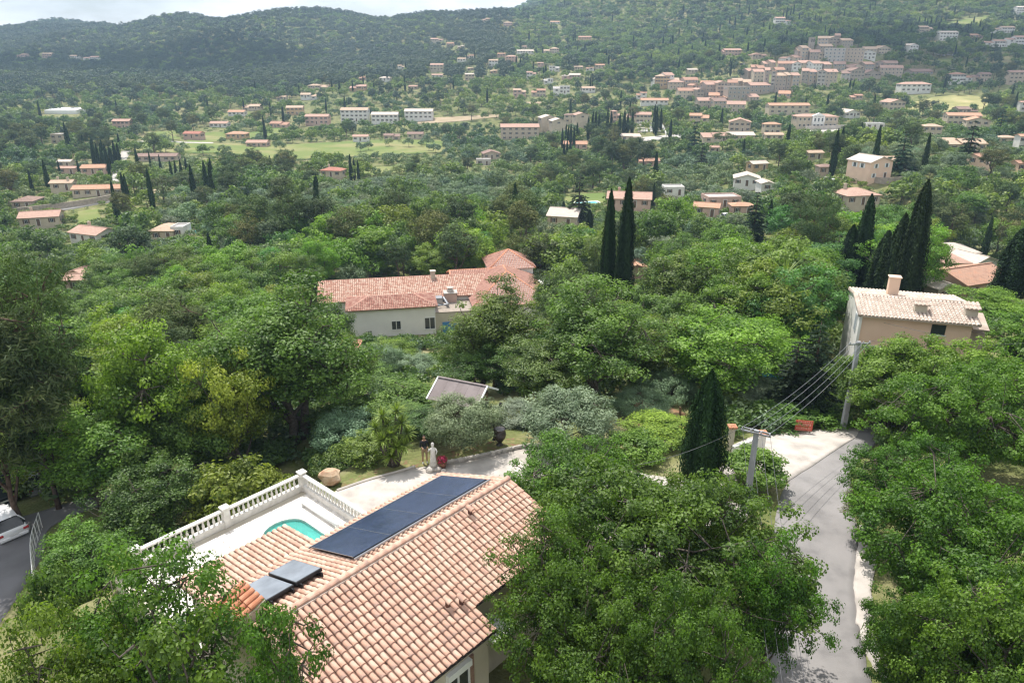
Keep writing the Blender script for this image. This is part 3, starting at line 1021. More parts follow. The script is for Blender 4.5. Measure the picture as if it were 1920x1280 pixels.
# roof beds
rb = MB()
dz = 0.09
rb.slab([(XN, 0, ZR - dz), (XF, 0, ZR - dz), (XF, YB, back_z(YB) - dz), (XN, YB, back_z(YB) - dz)], 0.10)
rb.slab([(XS, 0, ZR - dz), (XF, 0, ZR - dz), (XF, YF1, front_z(YF1) - dz), (XS, YF1, front_z(YF1) - dz)], 0.10)
rb.slab([(XN, 0, ZR - dz), (XS - .003, 0, ZR - dz), (XS - .003, YF2, front_z(YF2) - dz), (XN, YF2, front_z(YF2) - dz)], 0.10)
rb.slab([(XN, YB + .005, ZE0 - dz), (XE, YB + .005, ZE0 - dz), (XE, YE, ZE1 - dz), (XN, YE, ZE1 - dz)], 0.08)
roof = rb.obj('roof', M_TILE_BED, villa)

dn_f = Vector((0, -1, -SL)).normalized()
dn_b = Vector((0, 1, -SL)).normalized()
dn_e = Vector((0, 1, -0.12)).normalized()
sec = math.sqrt(1 + SL * SL)
up = Vector((0, 0, -0.075))
S_front1 = tile_spots(Vector((XS, -0.09, ZR - .03)) + up, (1, 0, 0), dn_f, XF - XS, (-YF1 - 0.06) * sec)
S_front2 = tile_spots(Vector((XN, -0.09, ZR - .03)) + up, (1, 0, 0), dn_f, XS - XN, (-YF2 - 0.06) * sec)
def not_under(u, v, p):
    return not (-7.3 < p.x < -0.65 and 0.8 < p.y < 3.0)
S_back = tile_spots(Vector((XN, 0.09, ZR - .03)) + up, (1, 0, 0), dn_b, XF - XN, (YB - 0.05) * sec, keep=not_under)
S_ext = tile_spots(Vector((XN, YB - 0.02, ZE0)) + up, (1, 0, 0), dn_e, XE - XN, (YE - YB) * 1.01)
VM = Matrix.Translation((VX, VY, 0)) @ Matrix.Rotation(VTH, 4, 'Z')
def seen_size(M):
    q = VM @ M.translation
    px, py, dep = project(np.array(q))
    ok = -20 < px < 1130 and py < 1300
    if px > 905 and py > 960:
        ok = False
    if px < 640 and py > 1180 and px < 500 + (py - 1180) * 1.0:
        ok = False
    return (1 / dep) if ok else 0
allf = sorted(S_front1 + S_front2, key=lambda M: -seen_size(M))
top_m = MB().add(TV, TF).mesh('tile', M_TILE)
for M in allf[:300]:
    o = new_obj('tile', top_m, villa)
    o.matrix_local = M @ Matrix.Rotation(rnd.gauss(0, 0.022), 4, 'Z') @ Matrix.Translation((0, rnd.gauss(0, .008), 0))
tiles_joined('roof_tiles', allf[300:] + S_back + S_ext, M_TILE, villa)
# ridge, verges and hip line of mortared caps
def caps(name, A, B, step, r, mat, parent):
    A, B = Vector(A), Vector(B)
    n = max(int((B - A).length / step), 1)
    d = (B - A) / n
    v, f = barrel_verts(step * 1.12, r * 0.88, r, 6, 0.02)
    me = MB().add(v, f).mesh(name, mat)
    X = d.normalized().cross(Vector((0, 0, 1))).normalized()
    for i in range(n):
        o = new_obj(name, me, parent)
        M = slope_frame(A + d * i, X, d)
        o.matrix_local = M @ Matrix.Rotation(rnd.gauss(0, 0.01), 4, 'Z')
caps('ridge_tile', (XN, 0, ZR - 0.02), (XF + .05, 0, ZR - 0.02), 0.40, 0.135, M_TILE, villa)
caps('verge_tile', (XF + .03, 0.1, ZR - 0.09), (XF + .03, YB, back_z(YB) - 0.07), 0.36, 0.11, M_TILE, villa)
caps('verge_tile', (XF + .03, -0.1, ZR - 0.09), (XF + .03, YF1, front_z(YF1) - 0.07), 0.36, 0.11, M_TILE, villa)
caps('verge_tile', (XN + .02, -0.1, ZR - 0.09), (XN + .02, YF2, front_z(YF2) - 0.07), 0.36, 0.11, M_TILE, villa)
caps('verge_tile', (XN + .02, 0.1, ZR - 0.09), (XN + .02, YB, back_z(YB) - 0.07), 0.36, 0.11, M_TILE, villa)
mm = MB()
mm.box(((XN + XF) / 2, 0.12, ZR - 0.075), (XF - XN, 0.16, 0.09))
mm.box(((XN + XF) / 2, -0.10, ZR - 0.075), (XF - XN, 0.12, 0.08))
mm.obj('ridge_mortar', M_MORTAR, villa)
# gutters and fascia
def gutter(x0, x1, y, z):
    g = MB()
    k = 7
    vs = []
    for x in (x0, x1):
        for i in range(k):
            a = PI + PI * i / (k - 1)
            vs.append((x, y + 0.075 * math.cos(a), z + 0.085 * math.sin(a)))
    g.add(vs, [(i, i + 1, k + i + 1, k + i) for i in range(k - 1)] + [tuple(range(k)), tuple(range(2 * k - 1, k - 1, -1))])
    g.obj('gutter', M_GUTTER, villa)
    f = MB()
    f.box(((x0 + x1) / 2, y + 0.13 * (1 if y < 0 else -1), z - 0.09), (x1 - x0, 0.05, 0.17))
    f.obj('fascia', M_WHITE_PAINT, villa)
gutter(XS + .02, XF, YF1 - 0.07, front_z(YF1) - 0.10)
gutter(XN, XS - .02, YF2 - 0.07, front_z(YF2) - 0.10)
gutter(XN, XE, YE + 0.07, ZE1 - 0.09)

# photovoltaic panels, solar collectors
def on_back(x, y, h):
    n = Vector((0, SL, 1)).normalized()
    return Vector((x, y, back_z(y))) + n * h
def slope_rot(sl):
    return Matrix.Rotation(-math.atan(sl), 3, 'X')
RB = slope_rot(SL)
pw = (7.42 - 0.52) / 4
for i in range(4):
    x = -0.52 - pw * (i + 0.5)
    p = MB()
    p.mi = 0; p.box(on_back(x, 2.03, 0.16), (pw - 0.03, 2.93, 0.008), RB)
    p.mi = 1; p.box(on_back(x, 2.03, 0.135), (pw - 0.012, 2.96, 0.04), RB)
    p.mi = 2
    p.box(on_back(x - pw / 2 + 0.008, 2.03, 0.155), (0.012, 2.9, 0.014), RB)
    p.mi = 1; p.box(on_back(x, 2.03, 0.1555), (pw - 0.03, 0.02, 0.012), RB)
    p.obj('solar_panel', [M_PV, M_BLACK, M_ALU], villa)
r_ = MB()
r_.box(on_back(-3.97, 0.50, 0.13), (7.0, 0.09, 0.06), RB)
r_.box(on_back(-3.97, 3.55, 0.11), (7.0, 0.05, 0.05), RB)
r_.obj('panel_rail', M_ALU, villa)
for x, dzz in ((-9.02, 0.22), (-10.15, 0.20)):
    p = MB()
    RC = slope_rot(SL - 0.02)
    p.mi = 0; p.rbox(on_back(x, 1.92, dzz), (1.06, 1.98, 0.12), 0.015, RC)
    p.mi = 1; p.box(on_back(x, 1.92, dzz + 0.064), (0.99, 1.9, 0.008), RC)
    p.mi = 0
    for s in (-1, 1):
        p.box(on_back(x + s * 0.4, 1.3, 0.1), (0.05, 1.0, 0.16), RC)
    p.obj('solar_collector', [M_BLACK, M_COLLECTOR], villa)

# chimney with its own tiled cover
CH_D = Vector((-0.50, -0.30, -0.50))
ch = MB()
ch.box((-10.98, 1.55, 2.6), (0.75, 1.25, 6.15))
chimney = ch.obj('chimney', M_WALL_BEIGE, villa)
chimney.location = CH_D
cv = MB()
for y in (0.98, 2.12):
    cv.box((-10.98, y, 5.80), (0.74, 0.12, 0.28))
sl2 = 0.36
pts = [(-11.62, 0.85, 5.82), (-10.45, 0.85, 5.82 + 1.17 * sl2), (-10.45, 2.25, 5.82 + 1.17 * sl2), (-11.62, 2.25, 5.82)]
cv.slab(pts, 0.06)
cv.obj('chimney_cover', M_WALL_BEIGE, chimney)
sp = tile_spots(Vector((-10.45, 0.85, 5.83 + 1.17 * sl2)), (0, 1, 0), Vector((-1, 0, -sl2)), 1.4, 1.24, 0.28, 0.42)
vn, fn = barrel_verts(0.5, 0.105, 0.125, 6, 0.03)
tn = MB().add(vn, fn).mesh('tile', M_TILE_NEW)
for M in sp:
    o = new_obj('tile', tn, chimney); o.matrix_local = M
# tile vents
for (x, y) in ((-2.68, -0.45), (-6.2, -2.85), (-5.75, -3.05)):
    v = MB()
    z = front_z(y)
    v.mi = 0
    v.lathe([(0.085, -0.1), (0.085, 0.20), (0.095, 0.21), (0.095, 0.235), (0.07, 0.24)], (x, y, z), 8)
    v.mi = 1
    vv, ff = barrel_verts(0.34, 0.10, 0.12, 6, 0.0)
    M = slope_frame((x, y + 0.16, z + 0.29), (1, 0, 0), (0, -1, -0.25))
    v.add([M @ q for q in vv], ff)
    v.mi = 2
    v.box((x, y - 0.088, z + 0.20), (0.09, 0.012, 0.07))
    v.obj('roof_vent', [M_PIPE, M_TILE, M_BLACK], villa)
# window with shutter box under the eave, and a white canopy on the corner
def villa_plane_y(px, py, y0):
    """local point of the plane y = y0 of the villa seen at a pixel"""
    d = pix_dir(px, py)
    dl = np.array([d[0] * VA[0] + d[1] * VA[1], d[0] * VB[0] + d[1] * VB[1], d[2]])
    o = np.array([(0 - VX) * VA[0] + (0 - VY) * VA[1], (0 - VX) * VB[0] + (0 - VY) * VB[1], CAM_H])
    return o + dl * ((y0 - o[1]) / dl[1])
pA = villa_plane_y(835, 1266, -4.0)
pB = villa_plane_y(879, 1240, -4.0)
wx0, wx1, wz = pA[0], pB[0], 0.5 * (pA[2] + pB[2])
wm = MB()
wm.mi = 0; wm.box(((wx0 + wx1) / 2, -4.09, wz + 0.0), (wx1 - wx0, 0.17, 0.26))
for s in (wx0 + 0.04, (wx0 + wx1) / 2, wx1 - 0.04):
    wm.box((s, -4.03, wz - 0.72), (0.07, 0.06, 1.18))
wm.box(((wx0 + wx1) / 2, -4.032, wz - 1.28), (wx1 - wx0, 0.06, 0.07))
wm.mi = 1; wm.box(((wx0 + wx1) / 2, -4.012, wz - 0.72), (wx1 - wx0 - 0.08, 0.02, 1.14))
wm.mi = 2; wm.box((wx1 + 0.09, -4.04, wz - 0.6), (0.17, 0.08, 1.5))
wm.box(((wx0 + wx1) / 2, -4.07, wz - 1.36), (wx1 - wx0 + 0.1, 0.16, 0.06))
wm.obj('window', [M_WHITE_PAINT, M_DARK_GLASS, M_TILE_BED], villa)
cn = MB()
cn.box((-4.75, -3.6, 2.85), (0.95, 1.0, 0.07), Matrix.Rotation(0.08, 3, 'X'))
cn.box((-4.75, -3.15, 2.85), (0.9, 0.06, 0.2))
cn.obj('canopy', M_WHITE_PAINT, villa)

# ------------------------------------------------------------------ terrace, pool, balustrade
ZT = 0.34
terr_root = new_obj('terrace', None, None, (VX, VY, 0), VTH)
terr_root['kind'] = 'structure'
PX0, PX1, PY0, PY1 = -6.1, -3.4, 6.6, 11.45
def terrace_boxes(mb, z0, z1):
    X0, X1, Y0, Y1 = -11.7, -1.9, 4.0, 13.0
    def bx(x0, x1, y0, y1):
        mb.box(((x0 + x1) / 2, (y0 + y1) / 2, (z0 + z1) / 2), (x1 - x0, y1 - y0, z1 - z0))
    bx(X0, PX0, Y0, Y1); bx(PX1, X1, Y0, Y1); bx(PX0, PX1, Y0, PY0); bx(PX0, PX1, PY1, Y1)
tb = MB()
terrace_boxes(tb, -5.2, ZT - 0.035)
tb.obj('retaining_wall', M_WALL_BEIGE, terr_root)
slab_mesh = MB().rbox((0, 0, 0), (0.562, 0.562, 0.036), 0.006).mesh('paving_slab', M_PAVE)
cnt_ = 0
def in_pool(x, y):
    # rounded far end
    if PX0 < x < PX1 and PY0 < y < PY1:
        return True
    return False
nx, ny = 19, 15
for i in range(nx):
    for j in range(ny):
        x, y = -13.0 + 0.58 * (i + 0.5), 4.2 + 0.58 * (j + 0.5)
        if x > -1.95 - 0.29 or y > 12.7 - 0.2 or x < -11.4:
            continue
        if PX0 - 0.3 < x < PX1 + 0.3 and PY0 - 0.3 < y < PY1 + 0.3:
            continue
        if y < 5.9 and x < XE - 0.2:
            continue
        if y < 3.9 + 0.3:
            continue
        cnt_ += 1
        o = new_obj('paving_slab', slab_mesh, terr_root, (x, y, ZT - 0.018 + rnd.uniform(-0.002, 0.002)))
# pool
M_POOLW = bpy.data.materials.new('pool_water')
M_POOLW.use_nodes = True
_N, _L = M_POOLW.node_tree.nodes, M_POOLW.node_tree.links
_N.clear()
_o = _N.new('ShaderNodeOutputMaterial'); _t = _N.new('ShaderNodeBsdfTransparent'); _g = _N.new('ShaderNodeBsdfGlossy'); _m = _N.new('ShaderNodeMixShader')
_t.inputs['Color'].default_value = (0.82, 1.0, 0.98, 1); _g.inputs['Roughness'].default_value = 0.03
_f = _N.new('ShaderNodeFresnel'); _f.inputs['IOR'].default_value = 1.33
_nz = _N.new('ShaderNodeTexNoise'); _nz.inputs['Scale'].default_value = 3.0
_bu = _N.new('ShaderNodeBump'); _bu.inputs['Strength'].default_value = 0.08
_L.new(_nz.outputs['Fac'], _bu.inputs['Height']); _L.new(_bu.outputs['Normal'], _g.inputs['Normal'])
_L.new(_f.outputs[0], _m.inputs[0]); _L.new(_t.outputs[0], _m.inputs[1]); _L.new(_g.outputs[0], _m.inputs[2]); _L.new(_m.outputs[0], _o.inputs[0])
M_POOLB = pm('pool_liner', (0.56, 0.96, 0.91), (0.50, 0.93, 0.88), scale=2, rough=0.6)
pool = thing('swimming_pool', 'small turquoise plunge pool sunk in the white terrace beside the tiled eave', 'swimming pool', (VX, VY, 0), VTH)
def pool_outline(inset, k=10):
    x0, x1, y0, y1 = PX0 + inset, PX1 - inset, PY0 + inset, PY1 - inset
    r = (x1 - x0) / 2 * 0.98
    cx = (x0 + x1) / 2
    pts = [(x0, y0), (x1, y0)]
    for i in range(k + 1):
        a = PI * i / k
        pts.append((cx + r * math.cos(a), y1 - r * 0.85 + r * 0.85 * math.sin(a)))
    return pts
outl = pool_outline(0.22)
bm_ = MB()
k_ = len(outl)
bm_.add([(x, y, ZT - 0.04) for x, y in outl] + [(x, y, -0.75) for x, y in outl], [(i, (i + 1) % k_, k_ + (i + 1) % k_, k_ + i) for i in range(k_)] + [tuple(range(k_, 2 * k_))])
bm_.box((PX0 + 1.0, PY0 + 2.6, -0.25), (1.2, 1.3, 0.5)); bm_.box((PX0 + 0.75, PY0 + 2.2, -0.1), (0.7, 1.2, 0.5))
bm_.obj('basin', M_POOLB, pool)
wm_ = MB(); wm_.add([(x, y, ZT - 0.12) for x, y in outl], [tuple(range(k_))]); wm_.obj('water', M_POOLW, pool)
# coping: paved margin between the round outline and the slabs
cp_ = MB()
MG = 0.60
zc_ = ZT + 0.004
x0_, x1_, y0_, y1_ = PX0 - MG, PX1 + MG, PY0 - MG, PY1 + MG
P3 = lambda x, y: (x, y, zc_)
arc = outl[2:]
h_ = len(arc) // 2
cp_.add([P3(x1_, y1_)] + [P3(*q) for q in arc[:h_ + 1]], [(0, i + 2, i + 1) for i in range(h_)])
cp_.add([P3(x0_, y1_)] + [P3(*q) for q in arc[h_:]], [(0, i + 2, i + 1) for i in range(len(arc) - h_ - 1)])
cp_.quad(P3(x0_, y1_), P3(*arc[h_]), P3(x1_, y1_))
cp_.quad(P3(*outl[1]), P3(x1_, y0_), P3(x1_, y1_), P3(*arc[0]))
cp_.quad(P3(x0_, y0_), P3(*outl[0]), P3(*arc[-1]), P3(x0_, y1_))
cp_.quad(P3(x0_, y0_), P3(x1_, y0_), P3(*outl[1]), P3(*outl[0]))
cp_.add([P3(*q) for q in outl] + [(q[0], q[1], ZT - .2) for q in outl], [(i, (i + 1) % k_, k_ + (i + 1) % k_, k_ + i) for i in range(k_)])
cp_.obj('coping', M_PAVE, pool)
rl_ = MB()
rl_.smooth = True
rl_.tube([(-2.95, 11.5, ZT + 0.20), (-2.95, 8.5, ZT + 0.20)], 0.085, 10)
rl_.smooth = False
rl_.box((-2.95, 11.45, ZT + 0.1), (0.2, 0.08, 0.22)); rl_.box((-2.95, 8.55, ZT + 0.1), (0.2, 0.08, 0.22))
tag(rl_.obj('pool_roller', M_WHITE_PAINT, None, (VX, VY, 0), VTH), 'white cover roller lying along the edge of the turquoise plunge pool', 'pool roller')

bal = thing('balustrade', 'white cast stone balustrade with turned balusters round the sunny terrace', 'balustrade', (VX, VY, 0), VTH)
prof = [(0.045, 0.0), (0.05, 0.03), (0.035, 0.06), (0.07, 0.17), (0.072, 0.22), (0.045, 0.36), (0.032, 0.42), (0.05, 0.46), (0.05, 0.50)]
bmh = MB(); bmh.smooth = True; bmh.lathe(prof, (0, 0, 0), 10)
bal_mesh = bmh.mesh('baluster', M_STONE_WHITE)
CX, CY = -2.05, 12.82
def bal_run(x0, y0, x1, y1, posts):
    d = Vector((x1 - x0, y1 - y0, 0)); L = d.length; d.normalize()
    ang = math.atan2(d.y, d.x)
    R = Matrix.Rotation(ang, 3, 'Z')
    mid = Vector(((x0 + x1) / 2, (y0 + y1) / 2, 0))
    p = MB(); p.rbox(mid + Vector((0, 0, ZT + 0.155)), (L, 0.26, 0.37), 0.012, R); p.obj('plinth', M_STONE_WHITE, bal)
    p = MB(); p.rbox(mid + Vector((0, 0, ZT + 0.905)), (L, 0.24, 0.11), 0.02, R); p.obj('handrail', M_STONE_WHITE, bal)
    n = int(L / 0.262)
    for i in range(n):
        s = (i + 0.5) * L / n
        if any(abs(s - q) < 0.27 for q in posts):
            continue
        new_obj('baluster', bal_mesh, bal, Vector((x0, y0, 0)) + d * s + Vector((0, 0, ZT + 0.342)))
bal_run(CX - 0.1, CY, -10.85, CY, [0, 4.25, 8.6])
bal_run(CX, CY - 0.1, CX, 4.6, [0])
for (x, y) in ((CX, CY), (-6.4, CY), (-10.7, CY)):
    p = MB()
    p.rbox((x, y, ZT + 0.50), (0.34, 0.34, 1.06), 0.015)
    p.rbox((x, y, ZT + 1.06), (0.44, 0.44, 0.09), 0.02)
    p.box((x, y, ZT + 1.12), (0.36, 0.36, 0.05), None, 0.3)
    p.obj('post', M_STONE_WHITE, bal)
# ------------------------------------------------------------------ driveway, road, forecourt, parking
M_ASPHALT = pm('worn_asphalt', (0.262, 0.248, 0.242), (0.19, 0.181, 0.178), c3=(0.24, 0.228, 0.222), scale=0.7, rough=0.92, bump=0.2, bscale=18, spec=0.15)
M_ASPHALT2 = pm('parking_asphalt', (0.185, 0.18, 0.185), (0.14, 0.137, 0.14), scale=0.5, rough=0.92, bump=0.15, bscale=18, spec=0.15)
M_ROCK = pm('pale_rock', (0.55, 0.43, 0.29), (0.42, 0.24, 0.15), scale=2.0, rough=0.9, bump=0.6, bscale=6)
M_STONE = pm('field_stone', (0.50, 0.46, 0.41), (0.34, 0.31, 0.28), scale=3, rough=0.92, bump=0.5, bscale=9, rand=0.4)
M_RED_EARTH = pm('red_earth', (0.36, 0.19, 0.115), (0.24, 0.17, 0.09), scale=1.2, rough=0.97, bump=0.5, bscale=7)
M_DRY = pm('dry_grass_bed', (0.23, 0.20, 0.09), (0.20, 0.12, 0.07), c3=(0.13, 0.15, 0.05), scale=2.5, rough=0.97, bump=0.5, bscale=9)
def g2(*pts):
    return [tuple(on_ground(*p)[:2]) for p in pts]
def h2(z, *pts):
    return [tuple(at_height(p[0], p[1], z)[:2]) for p in pts]
sheet('driveway', h2(0, (628, 922), (690, 902), (770, 880), (830, 872), (880, 862), (935, 850), (985, 839), (1050, 850), (1150, 872), (1240, 885), (1300, 880), (1375, 845)),
      [villa_xy(-1.8, 9.5), villa_xy(-0.2, 7.0), villa_xy(0.4, 4.5), villa_xy(0.6, 2.0), villa_xy(1.5, -1.0), villa_xy(3.5, -3.0), villa_xy(6, -4.5), villa_xy(9, -5.5), villa_xy(12, -5.8), tuple(at_height(1378, 880, -0.5)[:2])], M_CONCRETE, 0.05, 70, 12)
sheet('road', g2((1700, 770), (1625, 800), (1572, 836), (1505, 880), (1466, 925), (1450, 1000), (1440, 1100), (1432, 1270), (1415, 1420)),
      g2((1800, 800), (1690, 812), (1640, 835), (1598, 885), (1602, 960), (1610, 1040), (1606, 1110), (1616, 1200), (1665, 1420)), M_ASPHALT, 0.05, 110, 10, wob=0.06)
sheet('forecourt', g2((1368, 838), (1420, 818), (1500, 811), (1568, 800), (1612, 806)), g2((1374, 872), (1452, 908), (1508, 884), (1562, 848), (1606, 820)), M_CONCRETE, 0.085, 60, 10, wob=0.10)
sheet('concrete_shoulder', g2((1612, 985), (1606, 1040), (1601, 1100), (1606, 1160), (1622, 1220), (1668, 1300)), g2((1624, 985), (1642, 1040), (1634, 1110), (1640, 1170), (1672, 1220), (1730, 1300)), M_CONCRETE, 0.085, 60, 6, wob=0.10)
sheet('parking_lot', [(-46, 27), (-40, 31.5), (-34, 37), (-25, 43.5), (-17, 49)], [(-24, 21), tuple(on_ground(70, 1060)[:2]), tuple(on_ground(100, 985)[:2]), tuple(on_ground(240, 930)[:2]), tuple(on_ground(430, 850)[:2])], M_ASPHALT2, 0.06, 60, 14)
sheet('flower_bed', h2(0, (640, 905), (740, 868), (800, 858), (850, 845), (935, 825), (1000, 815)), h2(0, (640, 925), (700, 898), (770, 879), (835, 870), (935, 849), (1000, 840)), M_DRY, 0.03, 40, 8)
sheet('red_earth_patch', g2((1195, 735), (1250, 760), (1310, 790)), g2((1185, 790), (1230, 830), (1300, 830)), M_RED_EARTH, 0.05, 24, 8, wob=0.12)

# stone edging of the driveway, stone by stone
edge = resample(h2(0, (826, 872), (860, 866), (895, 859), (935, 850), (985, 839), (1012, 838)), 34)
ek = thing('stone_edging', 'low curved edging of pale stones where the driveway meets the garden bed', 'stone edging', (edge[0][0], edge[0][1], 0.0))
sm = []
for i in range(4):
    r = random.Random(i)
    m_ = MB(); m_.rbox((0, 0, 0), (0.30, 0.24, 0.24), 0.05)
    m_.v = [(x + r.uniform(-.025, .025), y + r.uniform(-.025, .025), z + r.uniform(-.02, .02)) for x, y, z in m_.v]
    sm.append(m_.mesh('stone', M_STONE))
for i, p in enumerate(edge):
    d = edge[min(i + 1, len(edge) - 1)] - edge[max(i - 1, 0)]
    new_obj('stone', sm[i % 4], ek, (p[0] - edge[0][0], p[1] - edge[0][1], 0.12), math.atan2(d[1], d[0]) + rnd.uniform(-.1, .1))
kb = MB()
ke = resample(h2(0, (632, 921), (690, 901), (745, 886), (778, 876)), 14)
kb.tube([(p[0], p[1], 0.06) for p in ke], 0.09, 6)
struct(kb.obj('kerb', M_CONCRETE))

# boulder beside the balustrade
def rock(name, P, size, mat, seed, label, cat='boulder'):
    rs = np.random.RandomState(seed)
    mb = MB()
    n, k = 7, 10
    prof = []
    vs, fs = [], []
    for i in range(n):
        ph = -0.5 * PI + PI * i / (n - 1)
        for j in range(k):
            a = 2 * PI * j / k
            r = 1 + rs.uniform(-.22, .18)
            vs.append((size[0] / 2 * r * math.cos(ph) * math.cos(a), size[1] / 2 * r * math.cos(ph) * math.sin(a), size[2] * (0.5 + 0.5 * math.sin(ph) * (0.9 + 0.1 * r))))
    for i in range(n - 1):
        for j in range(k):
            fs.append((i * k + j, i * k + (j + 1) % k, (i + 1) * k + (j + 1) % k, (i + 1) * k + j))
    mb.add(vs, fs)
    return tag(mb.obj(name, mat, None, P), label, cat)
bp_ = at_height(620, 906, 0.0)
rock('boulder', (bp_[0], bp_[1], -0.1), (1.35, 1.0, 1.05), M_ROCK, 5, 'large cream and rust coloured boulder just outside the balustrade corner')

# statue on rocks with a flower pot
M_MARBLE = pm('weathered_marble', (0.66, 0.64, 0.60), (0.50, 0.48, 0.44), scale=6, rough=0.7, bump=0.3, bscale=30)
M_POT = pm('dark_glazed_pot', (0.045, 0.038, 0.035), (0.07, 0.055, 0.05), rough=0.35, spec=0.5)
M_TERRA = pm('clay_pot', (0.30, 0.14, 0.09), (0.22, 0.10, 0.07), rough=0.85)
M_FLOWER = leaf_mat('red_flowers', (0.30, 0.02, 0.05), (0.62, 0.06, 0.16), trans=0.2)
M_GREENPOT = leaf_mat('pot_leaves', (0.03, 0.08, 0.02), (0.10, 0.19, 0.04), trans=0.25)
sp_ = at_height(813, 882, 0.0)
st = thing('statue', 'white marble statue of a draped figure standing on pale rocks by the driveway', 'statue', (sp_[0], sp_[1], 0), 0.3)
m_ = MB(); m_.smooth = True
m_.lathe([(0.20, 0.30), (0.19, 0.42), (0.15, 0.75), (0.16, 0.95), (0.125, 1.12), (0.155, 1.32), (0.165, 1.42), (0.07, 1.50), (0.05, 1.55), (0.085, 1.62), (0.095, 1.70), (0.07, 1.78), (0.02, 1.81)], (0, 0, 0), 14, 1.0, 0.8)
m_.tube([(0.15, 0, 1.40), (0.22, -0.04, 1.22), (0.15, -0.14, 1.12)], [0.05, 0.042, 0.032], 6)
m_.tube([(-0.15, 0, 1.40), (-0.26, -0.02, 1.30), (-0.22, -0.1, 1.50)], [0.05, 0.042, 0.032], 6)
for a in np.linspace(-2.2, 2.2, 9):
    m_.tube([(0.12 * math.sin(a), -0.10 * math.cos(a), 1.05), (0.15 * math.sin(a), -0.13 * math.cos(a), 0.7), (0.2 * math.sin(a + .1), -0.165 * math.cos(a + .1), 0.32)], [0.012, 0.022, 0.03], 4)
m_.obj('figure', M_MARBLE, st)
for i, (x, y, s) in enumerate(((-0.2, -0.1, .55), (0.22, -0.15, .5), (0.02, 0.2, .6), (0.5, -0.3, .35))):
    r = rock('rock', (x, y, -0.05), (s, s * .8, s * .7), M_STONE, 20 + i, '')
    r.parent = st
    for k in ('label', 'category'):
        del r[k]
fp = at_height(826, 880, 0.0)
pot = thing('flower_pot', 'clay pot of red flowers at the foot of the white statue', 'flower pot', (fp[0] + .1, fp[1] + .1, 0))
m_ = MB(); m_.smooth = True; m_.lathe([(0.16, 0), (0.24, 0.34), (0.26, 0.36), (0.26, 0.40), (0.22, 0.40)], (0, 0, 0), 12); m_.obj('pot', M_TERRA, pot)
rs = np.random.RandomState(3)
d_, p_ = ball(rs, 260)
V, Fa, T = leaf_cards(p_ * np.array([.33, .33, .26]) + np.array([0, 0, .58]), d_, 0.10, 0.07, rs.rand(260), rs)
new_obj('flowers', mesh_tris('flowers', V, Fa, M_FLOWER, T), pot)
d_, p_ = ball(rs, 160)
V, Fa, T = leaf_cards(p_ * np.array([.3, .3, .2]) + np.array([0, 0, .5]), d_, 0.12, 0.06, rs.rand(160), rs)
new_obj('leaves', mesh_tris('leaves', V, Fa, M_GREENPOT, T), pot)
# urn, slab and lamp post
up_ = at_height(937, 834, 0.0)
urn = MB(); urn.smooth = True
urn.lathe([(0.22, 0), (0.22, 0.06), (0.12, 0.12), (0.14, 0.22), (0.34, 0.5), (0.40, 0.72), (0.36, 0.92), (0.30, 1.0), (0.36, 1.06), (0.36, 1.1), (0.28, 1.1)], (0, 0, 0), 16)
tag(urn.obj('urn', M_POT, None, (up_[0], up_[1], 0.0)), 'big dark glazed urn standing in the garden bed between the olive trees', 'urn')
lp_ = at_height(929, 832, 0.0)
lamp = thing('garden_lamp', 'slim black garden lamp post behind the dark urn', 'garden lamp', (lp_[0] - .1, lp_[1] + .5, 0))
m_ = MB(); m_.lathe([(0.11, 0), (0.11, 0.08), (0.05, 0.14), (0.035, 0.3), (0.03, 2.2), (0.05, 2.24)], (0, 0, 0), 8); m_.obj('post', M_BLACK, lamp)
m_ = MB(); m_.box((0, 0, 2.24), (0.9, 0.04, 0.04)); m_.obj('arm', M_BLACK, lamp)
for s in (-1, 1):
    m_ = MB(); m_.lathe([(0.03, 0), (0.09, 0.05), (0.11, 0.2), (0.06, 0.27), (0.01, 0.30)], (s * .42, 0, 2.26), 8); m_.obj('lamp_head', M_BLACK, lamp)

# person in black by the yucca
M_SKIN = pm('skin', (0.42, 0.25, 0.17), (0.36, 0.21, 0.14), scale=8, rough=0.6)
M_CLOTH_BLACK = pm('black_cloth', (0.014, 0.014, 0.016), (0.022, 0.022, 0.024), rough=0.9)
M_CLOTH_GREY = pm('pale_band', (0.45, 0.45, 0.46), (0.38, 0.38, 0.4), rough=0.9)
M_KHAKI = pm('khaki_cloth', (0.34, 0.24, 0.15), (0.28, 0.20, 0.12), rough=0.9)
M_HAIR = pm('dark_hair', (0.02, 0.015, 0.012), (0.03, 0.02, 0.015), rough=0.7)
def skin_mesh(name, verts, edges, radii, mats, paint=None, root=0, sub=2):
    me = bpy.data.meshes.new(name)
    me.from_pydata(verts, edges, [])
    o = bpy.data.objects.new(name, me)
    COL.objects.link(o)
    md = o.modifiers.new('s', 'SKIN')
    md.use_smooth_shade = True
    sv = me.skin_vertices[0].data
    for i, r in enumerate(radii):
        sv[i].radius = (r if isinstance(r, tuple) else (r, r))
        sv[i].use_root = (i == root)
    o.modifiers.new('u', 'SUBSURF').levels = sub
    dg = bpy.context.evaluated_depsgraph_get()
    out = bpy.data.meshes.new_from_object(o.evaluated_get(dg))
    bpy.data.objects.remove(o)
    bpy.data.meshes.remove(me)
    out.name = name
    out.materials.clear()
    for m in mats:
        out.materials.append(m)
    if paint:
        for p in out.polygons:
            p.material_index = paint(p.center)
            p.use_smooth = True
    return out
pp = at_height(797, 868, 0.0)
person = thing('person', 'person in a black top with a pale band and khaki legwear beside the yucca', 'person', (pp[0], pp[1], 0.02), 0.25)
